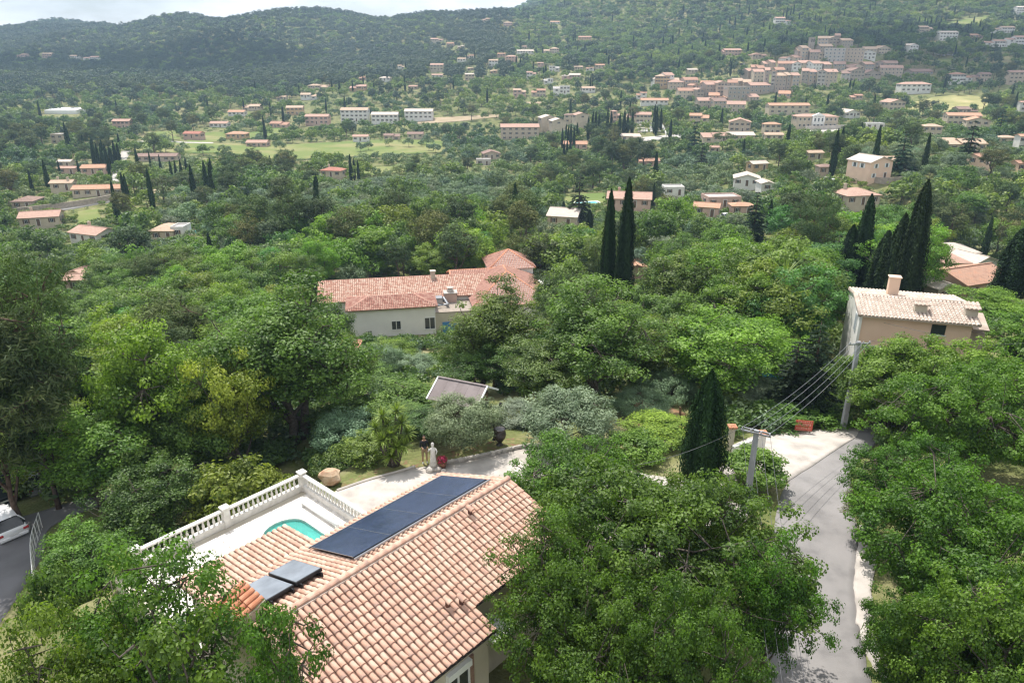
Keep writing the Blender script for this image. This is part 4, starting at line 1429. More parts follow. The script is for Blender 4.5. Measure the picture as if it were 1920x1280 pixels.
V_ = [(0, 0, .93), (0, .01, 1.08), (0, .015, 1.25), (0, .01, 1.40), (0, 0, 1.50),                      # 0-4 pelvis .. neck
      (.19, 0, 1.40), (.24, -.05, 1.13), (.12, -.25, 1.12),                                          # 5-7 right arm bent forward
      (-.19, 0, 1.40), (-.24, -.05, 1.13), (-.12, -.25, 1.12),                                       # 8-10
      (.10, 0, .86), (.115, -.01, .48), (.12, .02, .08), (.13, -.14, .03),                            # 11-14
      (-.10, 0, .86), (-.115, -.01, .48), (-.12, .02, .08), (-.13, -.14, .03), (0, -.01, 1.55)]
E_ = [(0, 1), (1, 2), (2, 3), (3, 4), (3, 5), (5, 6), (6, 7), (3, 8), (8, 9), (9, 10), (0, 11), (11, 12), (12, 13), (13, 14), (0, 15), (15, 16), (16, 17), (17, 18), (4, 19)]
R_ = [(.155, .11), (.15, .105), (.165, .115), (.15, .09), .06, .07, .048, .034, .07, .048, .034, .095, .062, .042, .036, .095, .062, .042, .036, .055]
def paint_(c):
    if c.z > 1.47 or (abs(c.x) > .05 and c.y < -.17 and c.z > 1.0):
        return 0
    if c.z > .98:
        return 1 if not (1.00 < c.z < 1.05) else 4
    if c.z > .48:
        return 2
    if c.z > .10:
        return 0
    return 3
new_obj('body', skin_mesh('body', V_, E_, R_, [M_SKIN, M_CLOTH_BLACK, M_KHAKI, M_WHITE_PAINT, M_CLOTH_GREY], paint_), person)
# head with face
hm = MB(); hm.smooth = True
hm.lathe([(0.02, -0.125), (0.055, -0.11), (0.075, -0.06), (0.085, 0.0), (0.085, 0.05), (0.065, 0.10), (0.02, 0.122)], (0, -0.01, 1.66), 12, 0.92, 1.1)
hm.box((0, -0.108, 1.645), (0.024, 0.03, 0.04)); hm.box((0.082, 0, 1.65), (0.014, 0.04, 0.06)); hm.box((-0.082, 0, 1.65), (0.014, 0.04, 0.06))
hm.mi = 1
hm.box((0.032, -0.098, 1.672), (0.022, 0.012, 0.010)); hm.box((-0.032, -0.098, 1.672), (0.022, 0.012, 0.010)); hm.box((0, -0.094, 1.60), (0.04, 0.012, 0.008))
hm.obj('head', [M_SKIN, M_HAIR], person)
hr = MB(); hr.smooth = True
hr.lathe([(0.088, 0.0), (0.094, 0.05), (0.074, 0.11), (0.02, 0.135)], (0, 0.008, 1.66), 12, 0.92, 1.1); hr.obj('hair', M_HAIR, person)
for s in (-1, 1):
    hd = MB(); hd.smooth = True
    b = Vector((s * .115, -.27, 1.115))
    hd.rbox(b, (0.06, 0.08, 0.035), 0.012)
    for k, (dx, L) in enumerate(((-.024, .06), (-.008, .072), (.008, .068), (.024, .052))):
        hd.tube([b + Vector((dx, -.035, 0)), b + Vector((dx * 1.1, -.035 - L * .55, -.004)), b + Vector((dx * 1.1 - s * .004, -.035 - L * .95, -.022))], [.0095, .009, .007], 5)
    hd.tube([b + Vector((-s * .028, .01, .0)), b + Vector((-s * .05, -.02, .006)), b + Vector((-s * .05, -.045, 0))], [.011, .010, .008], 5)
    hd.obj('hand', M_SKIN, person)
M_DEVICE = pm('dark_plastic', (0.03, 0.03, 0.032), (0.05, 0.05, 0.05), rough=0.5)
q = Matrix.Rotation(0.25, 3, 'Z') @ Vector((0, -.335, 1.125))
dv = MB(); dv.rbox((0, 0, 0), (0.17, 0.10, 0.035), 0.01); dv.box((0, -0.02, 0.05), (0.15, 0.012, 0.08))
tag(dv.obj('handheld_controller', M_DEVICE, None, (pp[0] + q.x, pp[1] + q.y, q.z + .03), 0.25), 'small dark device held in both hands by the person in black', 'controller')

# yucca with several heads
M_YUCCA = leaf_mat('yucca_blades', (0.07, 0.13, 0.02), (0.25, 0.33, 0.06), trans=0.25)
def blade_head(rs, c, r, n, w):
    vs, fs, tt = [], [], []
    for i in range(n):
        a = rs.uniform(0, 2 * PI)
        el = rs.uniform(-0.5, 1.4)
        L = r * rs.uniform(0.75, 1.1)
        d = np.array([math.cos(a) * math.cos(el), math.sin(a) * math.cos(el), math.sin(el)])
        s = np.array([-math.sin(a), math.cos(a), 0]) * w
        b = np.array(c)
        m = b + d * L * 0.55
        t = b + d * L + np.array([0, 0, -0.06 * L - 0.1 * L * (el < .3)])
        o = len(vs)
        vs += [b - s * .5, b + s * .5, m + s, t, m - s]
        fs += [(o, o + 1, o + 2), (o, o + 2, o + 4), (o + 4, o + 2, o + 3)]
        tt += [rs.uniform(.1, .5)] * 2 + [rs.uniform(.4, 1)] * 3
    return vs, fs, tt
def yucca(name, P, heads, r, n, label, cat):
    rs = np.random.RandomState(int(P[0] * 10) % 1000)
    y = thing(name, label, cat, P)
    tm = MB(); tm.smooth = True
    for (hx, hy, hz) in heads:
        tm.tube([(hx * .2, hy * .2, -.3), (hx * .6, hy * .6, hz * .5), (hx, hy, hz)], [.12, .10, .09], 6)
        vs, fs, tt = blade_head(rs, (hx, hy, hz), r, n, 0.035)
        new_obj('leaf_rosette', mesh_tris('leaf_rosette', np.array(vs), np.array(fs), M_YUCCA, tt), y)
    tm.obj('stem', M_BARK, y)
    return y
yp = at_height(737, 872, 0.0)
yucca('yucca', (yp[0], yp[1], 0.0), [(-0.5, 0.3, 3.0), (0.6, 0.2, 2.6), (0.0, -0.3, 2.1), (-0.7, -.1, 1.5), (0.75, -.4, 1.5), (0.05, -.6, 0.9), (0.3, .5, 3.2), (-.2, .1, 2.5), (-.9, .3, 2.2), (.9, .1, 2.0), (.4, -.6, 1.5), (-.4, -.5, 1.9)], 0.72, 85, 'yellow-green yucca with many spiky leaf rosettes at the edge of the driveway', 'yucca')
pq = on_ground(1455, 690)
yucca('palm_tree', (lambda P: (P[0], P[1], float(ground(P[0], P[1]))))(at_depth(1460, 600, 62)), [(0, 0, 8.6)], 2.1, 60, 'small palm with arching fronds rising among broad trees below the orange house', 'palm')

rq = villa_xy(-11.2, 12.9)
yucca('spiky_plant', (rq[0], rq[1], -0.6), [(0, 0, 1.5), (0.5, -.3, 1.1), (-.4, .3, 1.2)], 0.8, 60, 'spiky bronze tipped plant at the end of the balustrade', 'spiky plant')
# garden shed
M_SHED_ROOF = pm('shed_boards', (0.235, 0.20, 0.195), (0.19, 0.16, 0.155), scale=1.5, rough=0.9, bump=0.2, rand=0.3)
M_WOOD = pm('brown_wood', (0.16, 0.10, 0.06), (0.11, 0.07, 0.045), scale=4, rough=0.85)
s0 = at_height(868, 795, 0.0)
shed = thing('garden_shed', 'small wooden garden shed with grey-brown boarded roof and white edge trims', 'shed', (s0[0], s0[1] + 0.6, ground(s0[0], s0[1])), -0.42)
shed.scale = (.88, .88, .95)
m_ = MB(); wall_prism(m_, -1.5, 1.5, [(-1.1, -.4), (1.1, -.4), (1.1, 2.0), (-1.1, 2.0)]); m_.obj('wall', M_WOOD, shed)
ns = 9
for side in (-1, 1):
    for i in range(ns):
        x0 = -1.95 + 3.9 * i / ns
        x1 = -1.95 + 3.9 * (i + 1) / ns - 0.006
        m_ = MB()
        zr, ze = 2.85, 1.95
        dz_ = 0.006 * (i % 2)
        m_.slab([(x0, 0.0, zr + dz_), (x1, 0.0, zr + dz_), (x1, side * 1.75, ze + dz_), (x0, side * 1.75, ze + dz_)], 0.04)
        m_.obj('roof_board', M_SHED_ROOF, shed)
for x in (-1.99, 1.99):
    for side in (-1, 1):
        m_ = MB(); m_.slab([(x - .05, 0, 2.91), (x + .05, 0, 2.91), (x + .05, side * 1.78, 1.99), (x - .05, side * 1.78, 1.99)], 0.12); m_.obj('edge_trim', M_WHITE_PAINT, shed)
m_ = MB(); m_.box((0, 0, 2.885), (3.9, 0.2, 0.03)); m_.obj('ridge_cap', M_SHED_ROOF, shed)
m_ = MB(); m_.box((0.9, 0.55, 2.62), (0.9, 0.55, 0.03), Matrix.Rotation(-0.47, 3, 'X')); m_.obj('roof_patch', M_WHITE_PAINT, shed)
m_ = MB(); m_.box((0.3, -1.12, 0.8), (0.8, 0.05, 1.8)); m_.obj('door', M_WOOD, shed)

# gate pillar, low white wall, hedge, sign
gp = on_ground(1367, 852)
gate = thing('gate_pillar', 'slim cream gate pillar with an orange cap beside the dark cypress', 'gate pillar', tuple(gp))
m_ = MB(); m_.box((0, 0, 0.85), (0.30, 0.30, 2.1)); m_.obj('shaft', M_WALL_BEIGE, gate)
m_ = MB(); m_.box((0, 0, 1.95), (0.50, 0.50, 0.10)); m_.box((0, 0, 2.06), (0.46, 0.46, 0.12), None, 0.2); m_.obj('cap', M_TILE_NEW, gate)
g3 = on_ground(1424, 850)
lw = thing('garden_wall', 'low white garden wall ending in an orange capped post at the forecourt', 'garden wall', tuple(on_ground(1372, 862)))
o_ = np.array(lw.location)
dd = np.array(g3) - o_
m_ = MB()
L_ = float(np.hypot(dd[0], dd[1])); an_ = math.atan2(dd[1], dd[0])
m_.box((math.cos(an_) * L_ / 2, math.sin(an_) * L_ / 2, 0.35), (L_, 0.2, 1.2), Matrix.Rotation(an_, 3, 'Z')); m_.obj('wall', M_WALL_WHITE, lw)
m_ = MB(); m_.box((dd[0], dd[1], 0.5), (0.4, 0.4, 1.3)); m_.obj('post', M_WALL_WHITE, lw)
m_ = MB(); m_.box((dd[0], dd[1], 1.19), (0.6, 0.6, 0.08)); m_.box((dd[0], dd[1], 1.27), (0.55, 0.55, 0.1), None, .3); m_.obj('post_cap', M_TILE_NEW, lw)
M_SIGN = pm('sign_red', (0.55, 0.10, 0.06), (0.46, 0.08, 0.05), scale=3, rough=0.6)
M_SIGN_PALE = pm('sign_salmon', (0.70, 0.34, 0.26), (0.60, 0.27, 0.20), scale=3, rough=0.6)
sgp = on_ground(1505, 813)
sign = thing('estate_sign', 'red board sign with pale lettering hung on the hedge above the forecourt', 'sign', tuple(sgp), -0.18)
m_ = MB(); m_.rbox((0, 0, 0.62), (1.12, 0.03, 0.78), 0.005); m_.obj('board', M_SIGN, sign)
m_ = MB()
r = random.Random(4)
for row, (z, hh, x0, x1) in enumerate(((0.90, .09, -.42, .40), (0.70, .20, -.46, .46), (0.42, .12, -.48, .44))):   # lettering too blurred to read: strokes only
    x = x0
    while x < x1:
        wd = r.uniform(.035, .10)
        m_.box((x + wd / 2, -0.0185, z), (wd, 0.004, hh * r.uniform(.75, 1)))
        x += wd + r.uniform(.02, .045)
m_.box((0, -0.0185, 0.27), (1.06, 0.004, 0.03))
m_.obj('lettering', M_SIGN_PALE, sign)
m_ = MB(); m_.box((-0.45, 0.04, 0.2), (0.05, 0.05, 1.0)); m_.box((0.45, 0.04, 0.2), (0.05, 0.05, 1.0)); m_.obj('stake', M_WOOD, sign)

# stake with young tree on the red earth
tp = on_ground(1272, 800)
m_ = MB(); m_.tube([(0, 0, -.2), (0, 0, 1.5)], 0.05, 6); m_.tube([(0.18, 0.1, -.2), (0.05, 0.0, 1.4)], 0.035, 5)
tag(m_.obj('tree_stake', M_WOOD, None, tuple(tp)), 'pair of dark wooden stakes on the patch of red earth', 'stake')

# utility poles and wires
M_POLE = pm('pole_concrete', (0.36, 0.37, 0.38), (0.29, 0.30, 0.31), scale=2, rough=0.9, bump=0.1)
M_INSUL = pm('insulator', (0.55, 0.55, 0.56), (0.4, 0.4, 0.42), rough=0.3)
M_WIRE = pm('wire', (0.10, 0.10, 0.11), (0.14, 0.14, 0.15), rough=0.5)
M_WIRE_PALE = pm('bare_wire', (0.34, 0.35, 0.37), (0.26, 0.27, 0.29), rough=0.4, metal=0.4)
def pole_height(P, py):
    lo, hi = 1.0, 20.0
    for _ in range(40):
        m = (lo + hi) / 2
        y = project(np.array([P[0], P[1], P[2] + m]))[1]
        if y > py: lo = m
        else: hi = m
    return lo
def utility_pole(P, h, arm_rot, label, box=None, arms=1):
    o = thing('utility_pole', label, 'utility pole', tuple(P), arm_rot)
    m_ = MB(); m_.box((0, 0, h / 2 - .3), (0.37, 0.26, h + .6), None, 0.62); m_.obj('shaft', M_POLE, o)
    m_ = MB()
    m_.box((0, -0.13, h - 0.12), (1.5, 0.07, 0.08))
    if arms > 1:
        m_.box((0.0, 0.13, h - 0.10), (1.3, 0.07, 0.08))
    m_.obj('crossarm', M_ALU, o)
    for x in (-.68, -.25, .25, .68):
        m_ = MB(); m_.lathe([(0.02, 0), (0.045, 0.03), (0.03, 0.07), (0.045, 0.10), (0.02, 0.14)], (x, -0.13, h - 0.08), 6); m_.obj('insulator', M_INSUL, o)
    if box:
        m_ = MB(); m_.rbox((-0.02, -0.22, box), (0.28, 0.2, 0.36), .015); m_.obj('junction_box', M_POLE, o)
    R = Matrix.Rotation(arm_rot, 3, 'Z')
    return [Vector(P) + R @ Vector((x, -0.13, h + 0.05)) for x in (-.68, -.25, .25, .68)]
P2 = on_ground(1580, 806)
H2 = pole_height(P2, 640)
T2 = utility_pole(P2, H2, 0.15, 'tall grey concrete utility pole where the road bends below the orange house', box=2.4)
P1 = on_ground(1398, 958)
H1 = pole_height(P1, 806)
T1 = utility_pole(P1, H1, -0.55, 'grey utility pole with double crossarm rising out of the bright green hedge', arms=2)
def wire(A, B, sag, label, group=None, r=0.011, mat=None):
    A, B = Vector(A), Vector(B)
    pts = []
    for t in np.linspace(0, 1, 15):
        p = A.lerp(B, t)
        p.z -= sag * 4 * t * (1 - t)
        pts.append(p)
    m_ = MB(); m_.smooth = True
    o = A.copy()
    m_.tube([p - o for p in pts], r, 4)
    return tag(m_.obj('overhead_wire', mat or M_WIRE, None, o), label, 'overhead wire', group)
for i in range(4):
    wire(T2[i], T1[i], 0.45, ('outermost left', 'second from left', 'third from left', 'outermost right')[i] + ' pale wire strung between the two grey utility poles', 'wires between the two utility poles', mat=M_WIRE_PALE)
for i in range(4):
    wire(T1[i], Vector(at_depth(1452 + 22 * i, 1330, 16.0)), 0.3, ('first', 'second', 'third', 'fourth')[i] + ' wire from the left running down over the road from the double armed pole', 'wires over the near road', r=0.009)
wire(T1[0], Vector(at_depth(1190, 872, 31)), 0.3, 'dark cable running from the double armed pole past the dark cypress', None, r=0.012)
wire(T2[3], Vector(at_depth(1960, 640, 47)), 0.3, 'dark cable running from the tall pole across the orange house wall')
wire(Vector(at_depth(1425, 541, 75)), Vector(at_depth(1745, 625, 50)), 0.2, 'dark cable slanting down in front of the pale tiled orange house', None, r=0.014)
tg = on_ground(1680, 655)
# ------------------------------------------------------------------ house builder
KEEP = []           # what must stay in sight: (x0, x1, y0, y1, distance) in photo pixels
M_W = {'cream': pm('wall_cream', (0.56, 0.48, 0.37), (0.47, 0.40, 0.31), scale=0.6, rough=0.95, spec=0.05),
       'white': pm('wall_white', (0.72, 0.70, 0.66), (0.62, 0.60, 0.57), scale=0.6, rough=0.95, spec=0.05),
       'pink': pm('wall_pink', (0.58, 0.41, 0.34), (0.49, 0.34, 0.28), scale=0.6, rough=0.95, spec=0.05),
       'ochre': pm('wall_ochre', (0.56, 0.40, 0.24), (0.47, 0.33, 0.20), scale=0.6, rough=0.95, spec=0.05),
       'peach': pm('wall_peach', (0.80, 0.58, 0.44), (0.74, 0.53, 0.40), scale=0.6, rough=0.95, spec=0.05),
       'grey': pm('wall_grey', (0.52, 0.475, 0.43), (0.43, 0.39, 0.35), scale=0.6, rough=0.95, spec=0.05),
       'stone': pm('wall_stone', (0.45, 0.38, 0.31), (0.31, 0.265, 0.225), scale=1.6, rough=0.95, spec=0.05, detail=8),
       'buff': pm('wall_buff', (0.52, 0.43, 0.34), (0.42, 0.345, 0.275), scale=0.9, rough=0.95, spec=0.05, detail=8)}

def far_roof(name, a, b, c):
    m = pm(name, a, b, c3=c, scale=1.4, rough=0.95, spec=0.05, detail=9, lo=0.3, hi=0.7)
    N, L = m.node_tree.nodes, m.node_tree.links
    bs = N['Principled BSDF']
    co = [n for n in N if n.type == 'TEX_COORD'][0]
    wv = N.new('ShaderNodeTexWave'); wv.bands_direction = 'X'; wv.inputs['Scale'].default_value = 1.25; wv.inputs['Distortion'].default_value = 0.3
    L.new(co.outputs['Object'], wv.inputs['Vector'])
    bu = N.new('ShaderNodeBump'); bu.inputs['Strength'].default_value = 0.7; bu.inputs['Distance'].default_value = 0.10
    L.new(wv.outputs['Fac'], bu.inputs['Height']); L.new(bu.outputs['Normal'], bs.inputs['Normal'])
    return m
M_R = {'terracotta': far_roof('roof_terracotta', (0.47, 0.26, 0.18), (0.36, 0.21, 0.155), (0.43, 0.27, 0.20)),
       'orange': far_roof('roof_orange', (0.54, 0.30, 0.19), (0.44, 0.245, 0.165), (0.51, 0.32, 0.225)),
       'pink': far_roof('roof_pink', (0.52, 0.34, 0.265), (0.41, 0.26, 0.205), (0.48, 0.32, 0.255)),
       'sand': far_roof('roof_sand', (0.55, 0.41, 0.30), (0.45, 0.32, 0.235), (0.52, 0.39, 0.29)),
       'red': far_roof('roof_red', (0.45, 0.19, 0.14), (0.36, 0.15, 0.115), (0.42, 0.21, 0.16)),
       'brown': far_roof('roof_brown', (0.31, 0.20, 0.16), (0.24, 0.165, 0.14), (0.30, 0.215, 0.18)),
       'pale': far_roof('roof_pale', (0.64, 0.55, 0.47), (0.55, 0.46, 0.39), (0.60, 0.52, 0.45)),
       'grey': pm('roof_flat_grey', (0.42, 0.40, 0.38), (0.33, 0.31, 0.29), scale=0.8, rough=0.95)}
M_SHUT = {'blue': pm('shutter_blue', (0.06, 0.22, 0.45), (0.05, 0.18, 0.38), rough=0.6), 'brown': pm('shutter_brown', (0.16, 0.10, 0.07), (0.12, 0.08, 0.06), rough=0.6),
          'white': M_WHITE_PAINT, 'grey': pm('shutter_grey', (0.38, 0.42, 0.44), (0.32, 0.36, 0.38), rough=0.6), 'green': pm('shutter_green', (0.10, 0.17, 0.12), (0.08, 0.14, 0.10), rough=0.6)}

def window_mesh(sh):
    m = MB()
    m.mi = 0; m.box((0, -0.012, 0), (0.92, 0.03, 1.26))
    m.mi = 1
    m.box((0, -0.035, 0.61), (1.0, 0.05, 0.06)); m.box((0, -0.045, -0.63), (1.1, 0.10, 0.06))
    for x in (-.46, 0, .46):
        m.box((x, -0.035, 0), (0.05, 0.03, 1.2))
    if sh:
        m.mi = 2
        m.box((-.74, -0.04, 0), (0.46, 0.05, 1.28)); m.box((.74, -0.04, 0), (0.46, 0.05, 1.28))
    return m.mesh('window', *([M_DARK_GLASS, M_WHITE_PAINT] + ([M_SHUT[sh]] if sh else [])))
WINM = {k: window_mesh(k) for k in (None, 'blue', 'brown', 'white', 'grey', 'green')}
_d = MB(); _d.mi = 0; _d.box((0, -.02, 1.05), (0.95, 0.05, 2.1)); _d.mi = 1; _d.box((0, -.05, 2.15), (1.15, .08, .1)); _d.box((-.53, -.05, 1.05), (.1, .08, 2.1)); _d.box((.53, -.05, 1.05), (.1, .08, 2.1))
DOORM = _d.mesh('door', M_SHUT['brown'], M_WHITE_PAINT)

HOUSES = []
def house(P, yaw, w, d, h, roof='gable', pitch=0.32, wall='cream', tile='terracotta', label=None, name='house', cat='house', win=(3, 1), sh='brown', chim=(), over=0.4, group=None,
          side_win=True, desc=None, door=True, tiles=False, below=2.5, back=0.0):
    """front wall centre at P, front towards local -y, ridge along local x (or y for gable_front)"""
    o = thing(name, label or '', cat, tuple(P), yaw, group)
    m = MB()
    ev = h
    if roof == 'gable':
        rz = h + pitch * d / 2
        wall_prism(m, -w / 2, w / 2, [(0, -below), (d, -below), (d, h), (d / 2, rz - .02), (0, h)])
    elif roof == 'gable_front':
        rz = h + pitch * w / 2
        vs = [(-w / 2, -below), (w / 2, -below), (w / 2, h), (0, rz - .02), (-w / 2, h)]
        k = 5
        m.add([(x, 0, z) for x, z in vs] + [(x, d, z) for x, z in vs], [tuple(range(k)), tuple(range(2 * k - 1, k - 1, -1))] + [((i + 1) % k, i, k + i, k + (i + 1) % k) for i in range(k)])
    elif roof == 'shed':
        rz = h + pitch * d
        wall_prism(m, -w / 2, w / 2, [(0, -below), (d, -below), (d, rz - .02), (0, h)])
    else:
        rz = h + (pitch * min(w, d) / 2 if roof == 'hip' else 0.35)
        m.box((0, d / 2, (h - below) / 2), (w, d, h + below))
        if roof == 'flat':
            for (cx, cy, sx, sy) in ((0, .1, w, .2), (0, d - .1, w, .2), (-w / 2 + .1, d / 2, .2, d - .4), (w / 2 - .1, d / 2, .2, d - .4)):
                m.box((cx, cy, h + .18), (sx, sy, .36))
    m.obj('wall', M_W[wall], o)
    r = MB()
    a, t = over, 0.16
    e = h - pitch * a
    off = 0.10
    polys = []
    if roof == 'gable':
        polys = [[(-w / 2 - a, d / 2, rz), (w / 2 + a, d / 2, rz), (w / 2 + a, -a, e), (-w / 2 - a, -a, e)], [(-w / 2 - a, d / 2, rz), (w / 2 + a, d / 2, rz), (w / 2 + a, d + a, e), (-w / 2 - a, d + a, e)]]
    elif roof == 'gable_front':
        polys = [[(0, -a, rz), (0, d + a, rz), (-w / 2 - a, d + a, e), (-w / 2 - a, -a, e)], [(0, -a, rz), (0, d + a, rz), (w / 2 + a, d + a, e), (w / 2 + a, -a, e)]]
    elif roof == 'shed':
        polys = [[(-w / 2 - a, d + .1, rz + .05), (w / 2 + a, d + .1, rz + .05), (w / 2 + a, -a, e), (-w / 2 - a, -a, e)]]
    elif roof == 'hip':
        if w >= d:
            x1 = w / 2 - d / 2
            polys = [[(-x1, d / 2, rz), (x1, d / 2, rz), (w / 2 + a, -a, e), (-w / 2 - a, -a, e)], [(-x1, d / 2, rz), (x1, d / 2, rz), (w / 2 + a, d + a, e), (-w / 2 - a, d + a, e)],
                     [(-x1, d / 2, rz), (-w / 2 - a, -a, e), (-w / 2 - a, d + a, e)], [(x1, d / 2, rz), (w / 2 + a, -a, e), (w / 2 + a, d + a, e)]]
        else:
            y0, y1 = w / 2, d - w / 2
            polys = [[(0, y0, rz), (0, y1, rz), (-w / 2 - a, d + a, e), (-w / 2 - a, -a, e)], [(0, y0, rz), (0, y1, rz), (w / 2 + a, d + a, e), (w / 2 + a, -a, e)],
                     [(0, y0, rz), (-w / 2 - a, -a, e), (w / 2 + a, -a, e)], [(0, y1, rz), (-w / 2 - a, d + a, e), (w / 2 + a, d + a, e)]]
    else:
        polys = [[(-w / 2 + .2, .2, h + .03), (w / 2 - .2, .2, h + .03), (w / 2 - .2, d - .2, h + .03), (-w / 2 + .2, d - .2, h + .03)]]
    if roof == 'flat':
        r.slab(polys[0], 0.02)
    else:
        for p in polys:
            r.slab([(x, y, z + off) for x, y, z in p], t)
        # ridge cap
        if roof in ('gable', 'shed'):
            r.box((0, d / 2 if roof == 'gable' else d + .1, rz + off + .03), (w + 2 * a, .26, .12))
        elif roof == 'gable_front':
            r.box((0, d / 2, rz + off + .03), (.26, d + 2 * a, .12))
    ro = r.obj('roof', M_R[tile if roof != 'flat' else tile], o)
    for (cx, cy, cw, ch) in chim:
        c = MB()
        zt = rz + ch
        c.box((cx, cy, (h + zt) / 2), (cw, cw * .8, zt - h)); c.box((cx, cy, zt + .05), (cw + .16, cw * .8 + .16, .1)); c.box((cx, cy, zt + .18), (cw * .8, cw * .6, .16))
        c.obj('chimney', M_W[wall] if wall != 'white' else M_W['cream'], ro)
    me = WINM[sh]
    nc, nr = win
    for j in range(nr):
        z = h - 1.15 - j * 2.75
        if z < 0.9 and j > 0:
            break
        for i in range(nc):
            x = -w / 2 + w * (i + 0.5) / nc + rnd.uniform(-.06, .06) * w / nc
            if door and j == nr - 1 and i == nc // 2 and nc >= 2:
                new_obj('door', DOORM, o, (x, -0.002, max(z - 1.5, 0.0)))
                continue
            q = new_obj('window', me, o, (x, -0.002, z))
            q.scale = (0.95, 1, 0.95 if h - .5 > 1.4 else .6)
    if side_win and d > 4:
        for s in (-1, 1):
            for i in range(2 if d > 7 else 1):
                q = new_obj('window', me, o, (s * (w / 2 + .002), d * (i + 1) / (3 if d > 7 else 2), h - 1.2), s * PI / 2)
    HOUSES.append(dict(o=o, wall=wall, tile=tile, roof=roof, w=w, h=h, label=label, desc=desc))
    return o

def tile_roof(o, slopes, mat, colw=0.3, rowl=0.42, scale=1.3):
    """real barrel tiles on a roof of the middle distance, joined (each under ten pixels); slopes = (upper corner, across, down, W, L, keep)"""
    sp = []
    for (O, X, D, W, L, keep) in slopes:
        sp += tile_spots(O, X, D, W, L, colw, rowl, keep)
    v, f = barrel_verts(rowl * 1.2, colw * 0.38, colw * 0.45, 4, 0.03)
    return tiles_joined('roof_tiles', sp, mat, o, verts=v, faces=f)

def keep(x0, x1, y0, y1, P):
    KEEP.append((x0, x1, y0, y1, float(np.hypot(P[0], P[1]))))

# ------------------------------------------------------------------ the long red-roofed complex in the trees
M_TILE_RED = pm('old_red_tile', (0.27, 0.16, 0.13), (0.56, 0.41, 0.33), c3=(0.43, 0.235, 0.175), scale=1.6, rough=0.9, spec=0.08, tint=0.35, lo=0.2, hi=0.85, bump=0.2)
M_TILE_DARK = pm('dark_mossy_tile', (0.17, 0.095, 0.085), (0.46, 0.29, 0.23), c3=(0.33, 0.155, 0.12), scale=1.6, rough=0.9, spec=0.08, tint=0.35, lo=0.2, hi=0.85, bump=0.2)
M_TILE_SHEET = pm('smooth_red_tile', (0.42, 0.22, 0.17), (0.35, 0.185, 0.15), c3=(0.47, 0.28, 0.22), scale=1.3, rough=0.9, spec=0.08, tint=0.3, lo=0.2, hi=0.9)
M_TILE_PALE = pm('bleached_tile', (0.34, 0.27, 0.225), (0.58, 0.50, 0.43), c3=(0.46, 0.375, 0.315), scale=1.8, rough=0.9, spec=0.08, tint=0.35, lo=0.2, hi=0.85, bump=0.2)
gzc = -20.0
cA = at_height(598, 528, -12.5)
cB = at_height(893, 513, -12.5)
cyaw = math.atan2(cB[1] - cA[1], cB[0] - cA[0])
cL = float(np.hypot(*(cB - cA)[:2]))
cx_ = thing('country_house', 'sprawling white country house with weathered red tiled wings half hidden by big trees', 'house', (cA[0], cA[1], gzc), cyaw)
CM = Matrix.Translation((cA[0], cA[1], gzc)) @ Matrix.Rotation(cyaw, 4, 'Z')
def cl(px, py, z):
    p = at_height(px, py, z)
    return CM.inverted() @ Vector(p)
def gable_roof(mb, x0, x1, y0, y1, ze, zr, t=.14):
    ym = (y0 + y1) / 2
    mb.slab([(x0, ym, zr), (x1, ym, zr), (x1, y0, ze), (x0, y0, ze)], t)
    mb.slab([(x0, ym, zr), (x1, ym, zr), (x1, y1, ze), (x0, y1, ze)], t)
def hip_polys(x0, x1, y0, y1, ze, zr):
    w, d = x1 - x0, y1 - y0
    k = min(w, d) / 2 * 0.985
    if w >= d:
        ym = (y0 + y1) / 2
        a, b = (x0 + k, ym, zr), (x1 - k, ym, zr)
        return [[a, b, (x1, y0, ze), (x0, y0, ze)], [b, a, (x0, y1, ze), (x1, y1, ze)], [a, (x0, y0, ze), (x0, y1, ze)], [b, (x1, y1, ze), (x1, y0, ze)]]
    xm = (x0 + x1) / 2
    a, b = (xm, y0 + k, zr), (xm, y1 - k, zr)
    return [[a, b, (x1, y1, ze), (x1, y0, ze)], [b, a, (x0, y0, ze), (x0, y1, ze)], [a, (x1, y0, ze), (x0, y0, ze)], [b, (x0, y1, ze), (x1, y1, ze)]]
def poly_tiles(poly, colw, rowl):
    """tiles for a triangular or four-sided slope; the eave is its lowest edge"""
    P = [Vector(p) for p in poly]
    n = len(P)
    i = min(range(n), key=lambda k: P[k].z + P[(k + 1) % n].z)
    A, B = P[i], P[(i + 1) % n]
    X = (B - A).normalized()
    nrm = (P[1] - P[0]).cross(P[2] - P[0]).normalized()
    if nrm.z < 0:
        nrm = -nrm
    U = nrm.cross(X).normalized()
    if U.z < 0:
        U = -U
    top = max((p - A).dot(U) for p in P)
    us = [((p - A).dot(X), (p - A).dot(U)) for p in P]
    u0, u1 = min(u for u, v in us), max(u for u, v in us)
    def inside(u, v):
        c = False
        for k in range(n):
            (x1, y1), (x2, y2) = us[k], us[(k + 1) % n]
            if (y1 > v) != (y2 > v) and u < (x2 - x1) * (v - y1) / (y2 - y1) + x1:
                c = not c
        return c
    O = A + X * u0 + U * top + nrm * 0.03
    return tile_spots(O, X, -U, u1 - u0, top, colw, rowl, keep=lambda a, b, p: inside(u0 + a, top - b))
def joined_tiles(polys, parent, mat, colw=0.27, rowl=0.40):
    sp = []
    for p in polys:
        sp += poly_tiles(p, colw, rowl)
    v, f = barrel_verts(rowl * 1.2, colw * 0.38, colw * 0.46, 3, 0.03)
    return tiles_joined('roof_tiles', sp, mat, parent, verts=v, faces=f)
